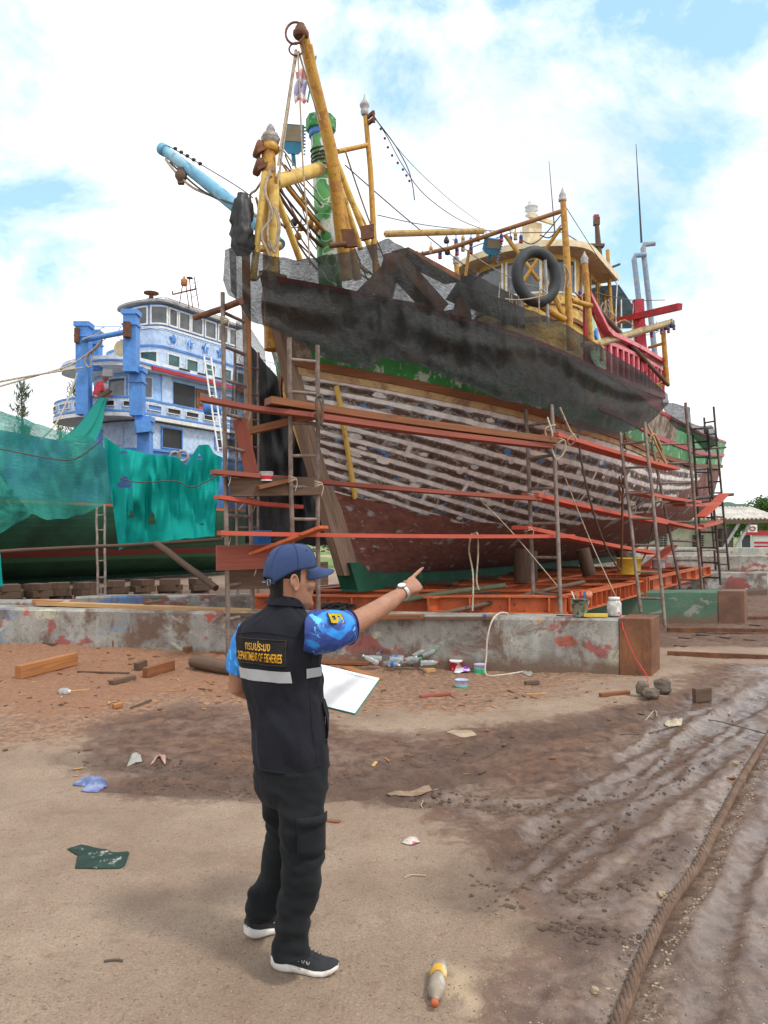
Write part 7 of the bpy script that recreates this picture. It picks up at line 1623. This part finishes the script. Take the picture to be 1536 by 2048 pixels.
# plastic wrappers, rags and cloth
def rag(label,out,mat,h=.03,seed=0,name='rag',cat='rag',n=26,fold=1.0):
    pts=[gp(*p) for p in out]; c=sum(pts,Vector())/len(pts); m=MB(); rows=[]; rn=random.Random(seed)
    ring=[]
    for i in range(n):
        t=i/n*len(pts); a=pts[int(t)%len(pts)]; b_=pts[(int(t)+1)%len(pts)]; ring.append(a.lerp(b_,t-int(t)))
    K=9
    for j in range(K+1):
        v=j/K; row=[]
        for i in range(n+1):
            p=c.lerp(ring[i%n],v); z=h*(.15+.8*max(0,noise.noise(Vector((p.x*11*fold,p.y*11*fold,seed)))+.25))*(1-.85*v**2)+.3*h*abs(noise.noise(Vector((p.x*30,p.y*30,seed))))+.003
            row.append(Vector((p.x,p.y,ground_z(p.x,p.y)+z)))
        rows.append(row)
    m.grid(rows); o_=m.build(name,mat,solid=.003); tag(o_,label,cat); return o_
M_rag=worn('dark_green_cloth',(.012,.035,.026),(.02,.05,.038),(.3,.3,.28),scale=5,thr=(.5,.7),rough=.9)
rag('dark green cloth scrap, upper flap, on the sand at left',[(134,1700),(165,1690),(222,1704),(222,1716),(205,1722),(165,1716)],M_rag,.03,1,fold=.6)
rag('dark green cloth scrap, lower piece, on the sand at left',[(150,1738),(155,1712),(200,1716),(222,1706),(260,1704),(248,1738)],M_rag,.02,2,fold=.6)
rag('crumpled blue plastic bag on the sand at left',[(145,1572),(165,1556),(200,1553),(216,1572),(205,1580),(196,1586),(160,1584),(172,1574)],worn('blue_bag',(.10,.14,.30),(.25,.28,.42),None,scale=8,rough=.4),.045,3,'plastic_bag','plastic bag',fold=1.8)
rag('grey wrapper by the dark rut at left',[(253,1522),(262,1511),(278,1508),(285,1520),(270,1518)],worn('grey_wrapper',(.30,.29,.26),None,rough=.4),.05,4,'wrapper','wrapper',18,1.6)
rag('pink wrapper beside the grey one by the dark rut',[(300,1524),(318,1510),(332,1512),(331,1523),(318,1520)],worn('pink_wrapper',(.36,.19,.16),(.42,.32,.25),None,scale=9,rough=.4),.055,5,'wrapper','wrapper',18,1.6)
rag('sandy torn sack lying right of the trousers',[(773,1590),(778,1578),(800,1580),(818,1570),(858,1572),(880,1582),(850,1590),(800,1594)],worn('sand_sack',(.27,.19,.125),(.18,.12,.08),None,scale=6,rough=.95),.035,6,fold=1.2)
rag('small white and magenta wrapper on the sand at centre',[(803,1688),(812,1678),(832,1676),(842,1686),(822,1692)],worn('white_magenta_wrapper',(.48,.42,.36),(.4,.05,.18),None,scale=10,thr=(.55,.6),rough=.4),.04,7,'wrapper','wrapper',18,1.6)
rag('purple and white plastic wrapper beside the red paint pot',[(908,1348),(912,1328),(925,1332),(943,1336),(940,1346)],worn('purple_wrapper',(.65,.62,.65),(.25,.05,.5),None,scale=7,thr=(.5,.55),rough=.35),.12,8,'wrapper','wrapper',18,1.2)
rag('white scrap of film between the cans and the rusty wall end',[(1040,1346),(1050,1338),(1068,1342),(1060,1354)],worn('grey_wrapper',()),.04,9,'wrapper','wrapper',18,1.6)
rag('pale crumpled paper bag in the wet mud at right',[(1328,1450),(1338,1440),(1366,1438),(1362,1452),(1340,1455)],worn('paper_bag',(.42,.36,.26),None,rough=.8),.06,10,'paper_bag','paper bag',18,1.3)
rag('flat pale mud slab on the brown dirt at centre',[(892,1466),(905,1460),(945,1462),(955,1471),(925,1476)],worn('dry_mud',(.33,.26,.18),None),.015,11,'mud_slab','mud slab',18,.5)
rag('pinkish wrapper against the near wall at far left, inner one',[(68,1290),(80,1283),(96,1286),(90,1293)],worn('red_wrapper',(.5,.06,.07),(.5,.4,.38),None,scale=9,rough=.4),.05,12,'wrapper','wrapper',18,1.3)
rag('bright red snack wrapper against the near wall at left',[(14,1286),(28,1280),(42,1283),(34,1290)],worn('red_wrapper',()),.05,13,'wrapper','wrapper',18,1.3)
# timbers and blocks
def block(label,a,b,w,h,mat,name='timber_offcut',cat='timber',grp='timber offcuts on the dirt',dz=0,jit=0,bev=.006):
    pa,pb=gp(*a),gp(*b); pa.z+=h/2+dz; pb.z+=h/2+dz; o_=MB().bar(pa,pb,w,h,jit=jit).build(name,mat,bevel=bev); tag(o_,label,cat,grp); return o_
block('largest squared orange timber lying in the sawdust at far left',(36,1358),(150,1330),.10,.155,M_orangewood)
block('brown timber stub with a pale sawn end at left centre',(290,1356),(345,1340),.08,.12,M_brownplank)
block('small pale sawn block just left of the brown stub',(272,1342),(290,1336),.08,.10,M_oldwood)
block('dark bark slab below the brown stub',(222,1370),(268,1358),.08,.05,M_oldwood)
block('orange chip block in the litter at left',(226,1418),(244,1414),.05,.05,M_orangewood)
block('orange brown wedge standing in the litter near the wall',(222,1312),(248,1306),.10,.09,M_brownplank)
block('brown offcut by the black lidded bucket',(370,1318),(402,1310),.10,.07,M_brownplank)
block('yellow brown plank behind the clipboard by the bottles',(640,1332),(738,1330),.16,.045,M_brownplank)
block('long pale plank slanting down to the right behind the clipboard',(690,1340),(756,1362),.12,.04,M_orangewood)
block('small pale block right of the bottle heap',(850,1346),(868,1344),.06,.05,M_palewood)
block('red edged splintered board in the dirt at centre',(840,1396),(900,1390),.05,.03,M_redplank2)
block('short brown timber lying left of the cut stones at right',(1200,1394),(1258,1388),.07,.04,M_brownplank)
block('dark flat brick below the white film scrap',(1050,1370),(1078,1368),.07,.045,M_oldwood)
block('thin wood strip on bare dirt right of centre',(1052,1390),(1092,1388),.03,.015,M_palewood,bev=0)
block('long thin board under the near wall at left',(135,1302),(340,1306),.08,.03,M_brownplank)
block('grey flat board beside the red wrapper at far left',(18,1294),(110,1291),.09,.03,M_oldwood)
block('dark lath lying across the litter at left',(155,1345),(258,1348),.035,.02,M_oldwood,bev=0)
block('pale lath pointing right beside the lone bottle',(136,1384),(180,1380),.03,.012,M_palewood,bev=0)
block('thin plank along the wall foot left of the ladder',(300,1312),(450,1308),.06,.03,M_brownplank)
block('dark grey slab standing on edge at the right mud',(1388,1396),(1420,1398),.06,.15,M_oldwood)
block('brown splinter on the sand right of the knee',(652,1642),(680,1645),.03,.008,M_brownplank,bev=0)
block('dark stick left of the blue bag',(168,1502),(185,1500),.02,.012,M_oldwood,bev=0)
block('long thin stick across the middle dirt at left',(262,1418),(302,1403),.02,.02,M_oldwood,bev=0)
lg=thing('log',gp(395,1350),'short thick brown log behind the left elbow','log'); a,b_=gp(385,1338,.085),gp(470,1352,.085); MB().tube([a,a.lerp(b_,.3)+Z3*.01,a.lerp(b_,.7),b_],[.07,.085,.085,.075],16).build('trunk',M_oldwood,lg); MB().lathe(a,[(0,-.002),(.068,-.001),(.07,.002)],16,axis=(a-b_)*-1).build('sawn_end',M_palewood,lg)
def stone(label,c,sz,mat,seed,name='stone',cat='stone',grp=None):
    m=MB(); n=14; K=9; V=[];F=[]
    for i in range(K+1):
        t=math.pi*i/K
        for j in range(n):
            a=2*math.pi*j/n; d=Vector((math.sin(t)*math.cos(a),math.sin(t)*math.sin(a),math.cos(t))); q=max(abs(d.x),abs(d.y),abs(d.z)); d=d*(.55+.45/q)*.72*(1+.3*noise.noise(d*1.7+Vector((seed,0,0)))); V.append(c+Vector((d.x*sz[0],d.y*sz[1],d.z*sz[2]+sz[2]*.8)))
    for i in range(K):
        for j in range(n): F.append((i*n+j,i*n+(j+1)%n,(i+1)*n+(j+1)%n,(i+1)*n+j))
    m.add(V,F); o_=m.build(name,mat); tag(o_,label,cat,grp); return o_
M_st=worn('muddy_block',(.14,.11,.085),(.08,.055,.04),(.22,.19,.15),scale=5,rough=.9,bump=.6)
stone('dark rough block behind the tethered cut block at right',gp(1325,1388),(.13,.10,.11),M_st,3,grp='rough blocks tied with red cord'); stone('left rough block tied to the red cord',gp(1285,1392),(.09,.08,.10),M_st,4,grp='rough blocks tied with red cord'); q_=stone('front rough block with a green painted corner',gp(1302,1398),(.12,.09,.075),M_st,5,grp='rough blocks tied with red cord'); 
c=gp(1310,1396); o_=MB().bar(c+Vector((-.03,-.10,.06)),c+Vector((.06,-.08,.09)),.05,.03).build('painted_corner',M_lime,q_) if False else None
# timber pile by the green wall
for i,(a,b_,h_) in enumerate((((1385,1246),(1425,1242),.05),((1400,1228),(1470,1246),.05),((1405,1236),(1472,1242),.10),((1398,1222),(1450,1244),.12))): block(['lowest muddy plank of the pile by the green wall','leaning muddy plank of the pile by the green wall','upper muddy plank of the pile by the green wall','topmost muddy plank of the pile by the green wall'][i],a,b_,.12,.05,M_oldwood,dz=h_-.05,grp='muddy plank pile')
for i,(px,py) in enumerate(((1350,1292),(1395,1270),(1490,1280),(1500,1250),(1440,1275),(1360,1276))): block('muddy wood scrap lying among the track rails at right',(px,py),(px+22,py+2),.10,.02,M_oldwood,name='wood_scrap',cat='wood scrap',grp='scraps among the track rails',bev=0)
# small chips and scraps: countable ones built one by one, all alike
rc=random.Random(11); chipm=[M_oldwood,M_brownplank,M_palewood,M_orangewood]; srcs=[]
for k_ in range(8):
    m=MB(); L=rc.uniform(.04,.12); m.bar(Vector((-L/2,0,.008)),Vector((L/2,0,.010)),rc.uniform(.012,.03),rc.uniform(.008,.016),jit=0); me=m.build('wood_chip',chipm[k_%4]); srcs.append(me)
reg=[(-20,1300,560,1420,.55),(560,1350,1300,1440,.3),(0,1420,1500,1560,.15)]
cnt=0; first=set()
while cnt<230:
    x0,y0,x1,y1,w_=rc.choices(reg,[q[4] for q in reg])[0]; px,py=rc.uniform(x0,x1),rc.uniform(y0,y1)
    if py<1215+px*.02+95: continue
    k_=rc.randrange(8); s_=srcs[k_]
    if k_ in first: o_=s_.copy(); sc.collection.objects.link(o_)
    else: o_=s_; first.add(k_)
    o_.location=gp(px,py,.002); o_.rotation_euler=(rc.uniform(-.15,.15),rc.uniform(-.15,.15),rc.uniform(0,3.14)); q=rc.uniform(.35,1.1); o_.scale=(q*rc.uniform(.6,1.5),q*rc.uniform(.5,1.2),q*rc.uniform(.5,.9))
    tag(o_,'small splinter of wood scattered on the dirt before the near wall','wood chip','wood chips scattered on the dirt'); cnt+=1
# pebbles: nobody could count them
m=MB(); rp_=random.Random(3)
def peb(px,py,s,mi):
    v=G(px,py); c=Vector((v.x,v.y,0)); V=[];a0=rp_.uniform(0,6)
    ax=s*rp_.uniform(.7,1.4); ay=s*rp_.uniform(.6,1.1); hz=s*rp_.uniform(.5,.9)
    for (t,h_) in((1,-.3),(.95,.25),(.5,.8)):
        for j in range(6): a=a0+j*math.pi/3; V.append(c+Vector((math.cos(a)*ax*t,math.sin(a)*ay*t,hz*h_)))
    F=[(i*6+j,i*6+(j+1)%6,i*6+6+(j+1)%6,i*6+6+j) for i in(0,1) for j in range(6)]+[(12,13,14,15,16,17)]
    return V,F
allp=[]
for i in range(3800):
    if i<2700: py=1440+610*rp_.random()**.8; px=rp_.uniform(-40,1560); s=rp_.uniform(.0018,.005)
    else:
        t=rp_.random(); k_=t*(len(ROPE)-2)+.6; i0=int(k_); fr_=k_-i0; a,b_=ROPE[i0],ROPE[min(i0+1,len(ROPE)-1)]; px=a[0]+(b_[0]-a[0])*fr_; py=a[1]+(b_[1]-a[1])*fr_; sz=(py-1070)/978; px+=rp_.choice((-1,1))*rp_.uniform(22,60)*sz; py+=rp_.uniform(-10,10); s=rp_.uniform(.003,.009)
    allp.append((px,py,s))
xs=np.array([[G(p[0],p[1]).x for p in allp]]); ys=np.array([[G(p[0],p[1]).y for p in allp]]); hz_=ground_height(xs,ys)[0][0]
for (px,py,s),z in zip(allp,hz_):
    V,F=peb(px,py,s,0); m.add([v+Z3*float(z) for v in V],F,None,rp_.choice((0,0,1,2)))
o_=m.build('pebbles',[worn('grey_pebble',(.22,.18,.14),None,bump=0),worn('pale_pebble',(.34,.27,.19),None,bump=0),worn('brown_pebble',(.14,.09,.06),None,bump=0)]); tag(o_,'loose pebbles and grit on the sand and along the wire rope','pebbles',None,'stuff')
for i,(px,py,s) in enumerate(((1110+234-20,1795,.028),(1470,1530,.028),(1330,1800,.022),(1190,1985,.020),(1440,1662,.018),(1488,1562,.016))): stone(['pale loose stone beside the wire rope halfway','pale stone near the far end of the wire rope','second pale stone left of the wire rope','pale stone in the mud left of the rope end','small stone touching the rope, upper','small stone right of the rope, upper'][i],gp(px,py,-.005),(s,s,s*.8),worn('pale_stone',(.34,.26,.17),(.24,.18,.12),None,scale=9),i+20,grp='pale stones by the wire rope')
# mud clods thrown up along the ruts: nobody could count them
m=MB(); rq=random.Random(8); cl=[]
LN=[[(940,1775),(1060,1680),(1170,1600),(1300,1530),(1420,1452)],[(1000,1830),(1080,1750),(1200,1650),(1310,1580),(1420,1510)],[(560,1540),(700,1548),(860,1510),(1040,1465)],[(250,1560),(420,1572),(540,1585)],[(160,1515),(330,1522),(500,1542)],[(1080,1860),(1180,1872),(1290,1888)],[(1130,1795),(1220,1785),(1290,1745),(1370,1672)],[(800,1592),(930,1590),(1060,1604),(1180,1580)]]
for k_ in range(900):
    l_=rq.choice(LN); t=rq.random()*(len(l_)-1); i0=min(int(t),len(l_)-2); a,b_=l_[i0],l_[i0+1]; f=t-i0; g_=rq.gauss(0,1); sc_=(a[1]-1070)/600
    cl.append((a[0]+(b_[0]-a[0])*f+g_*16*sc_,a[1]+(b_[1]-a[1])*f+rq.gauss(0,9)*sc_,rq.uniform(.005,.016)*(1.6 if rq.random()<.12 else 1)))
xs=np.array([[G(p[0],p[1]).x for p in cl]]); ys=np.array([[G(p[0],p[1]).y for p in cl]]); hz_=ground_height(xs,ys)[0][0]; rp_=rq
for (px,py,s_),z in zip(cl,hz_):
    V,F=peb(px,py,s_,0); m.add([v+Z3*float(z) for v in V],F)
o_=m.build('mud_clods',worn('dark_mud_clod',(.085,.055,.04),(.13,.085,.06),None,scale=9,rough=.8,bump=.5)); tag(o_,'dark crumbled mud clods along the wheel ruts','mud clods',None,'stuff')
# wire rope
wr_=thing('wire_rope',gp(1400,1740),'thick rusty twisted wire rope running across the wet mud at right','wire rope')
path=smooth_path([gp(px,py,.026+(.010 if py<1850 else 0)) for px,py in ROPE],40); L=[0]
for a,b_ in zip(path[:-1],path[1:]): L.append(L[-1]+(b_-a).length)
for st_ in range(6):
    pts=[]
    for i,p in enumerate(path):
        t=(path[min(i+1,len(path)-1)]-path[max(i-1,0)]).normalized(); x_=t.cross(Z3).normalized(); y_=x_.cross(t); a=L[i]/.30*2*math.pi+st_*math.pi/3; pts.append(p+(x_*math.cos(a)+y_*math.sin(a))*.016)
    MB().tube(pts,.0105,9).build('strand',worn('rusty_wire_strand',(.13,.078,.05),(.19,.12,.08),(.07,.045,.032),scale=7,rough=.75,bump=.8,fine=170,thr=(.45,.6)),wr_)
# sticks, straws and wires on the ground
for i,(pts,r_,lb) in enumerate((([(808,1758),(820,1752),(835,1752),(852,1753)],.004,'curled pale straw on the sand'),([(838,1590),(846,1600),(842,1612),(852,1625)],.004,'orange string below the sandy sack'),([(1240,1470),(1300,1462),(1360,1450),(1420,1440),(1536,1470)],.005,'thin wire curving over the wet mud'),([(580,1318),(610,1300),(650,1312),(700,1330),(735,1318)],.008,'black cable curving behind the vest along the wall foot'),([(1290,1440),(1310,1422),(1316,1448)],.006,'bent pale strip standing in the mud'),([(800,1350),(812,1330),(830,1336),(850,1350)],.008,'black hose loop by the bottles'),([(208,1925),(230,1922),(245,1924)],.005,'dark twig on the sand at bottom left'),([(400,1305),(430,1310),(455,1318)],.010,'dark cable beside the black lidded bucket'))): rope(lb,[gp(px,py,r_+(.0 if i!=5 else .02)) for px,py in pts],r_,M_ropedark if i in(2,3,5,6,7) else M_rope,'string' if i<2 else 'cable',name='loose_line')
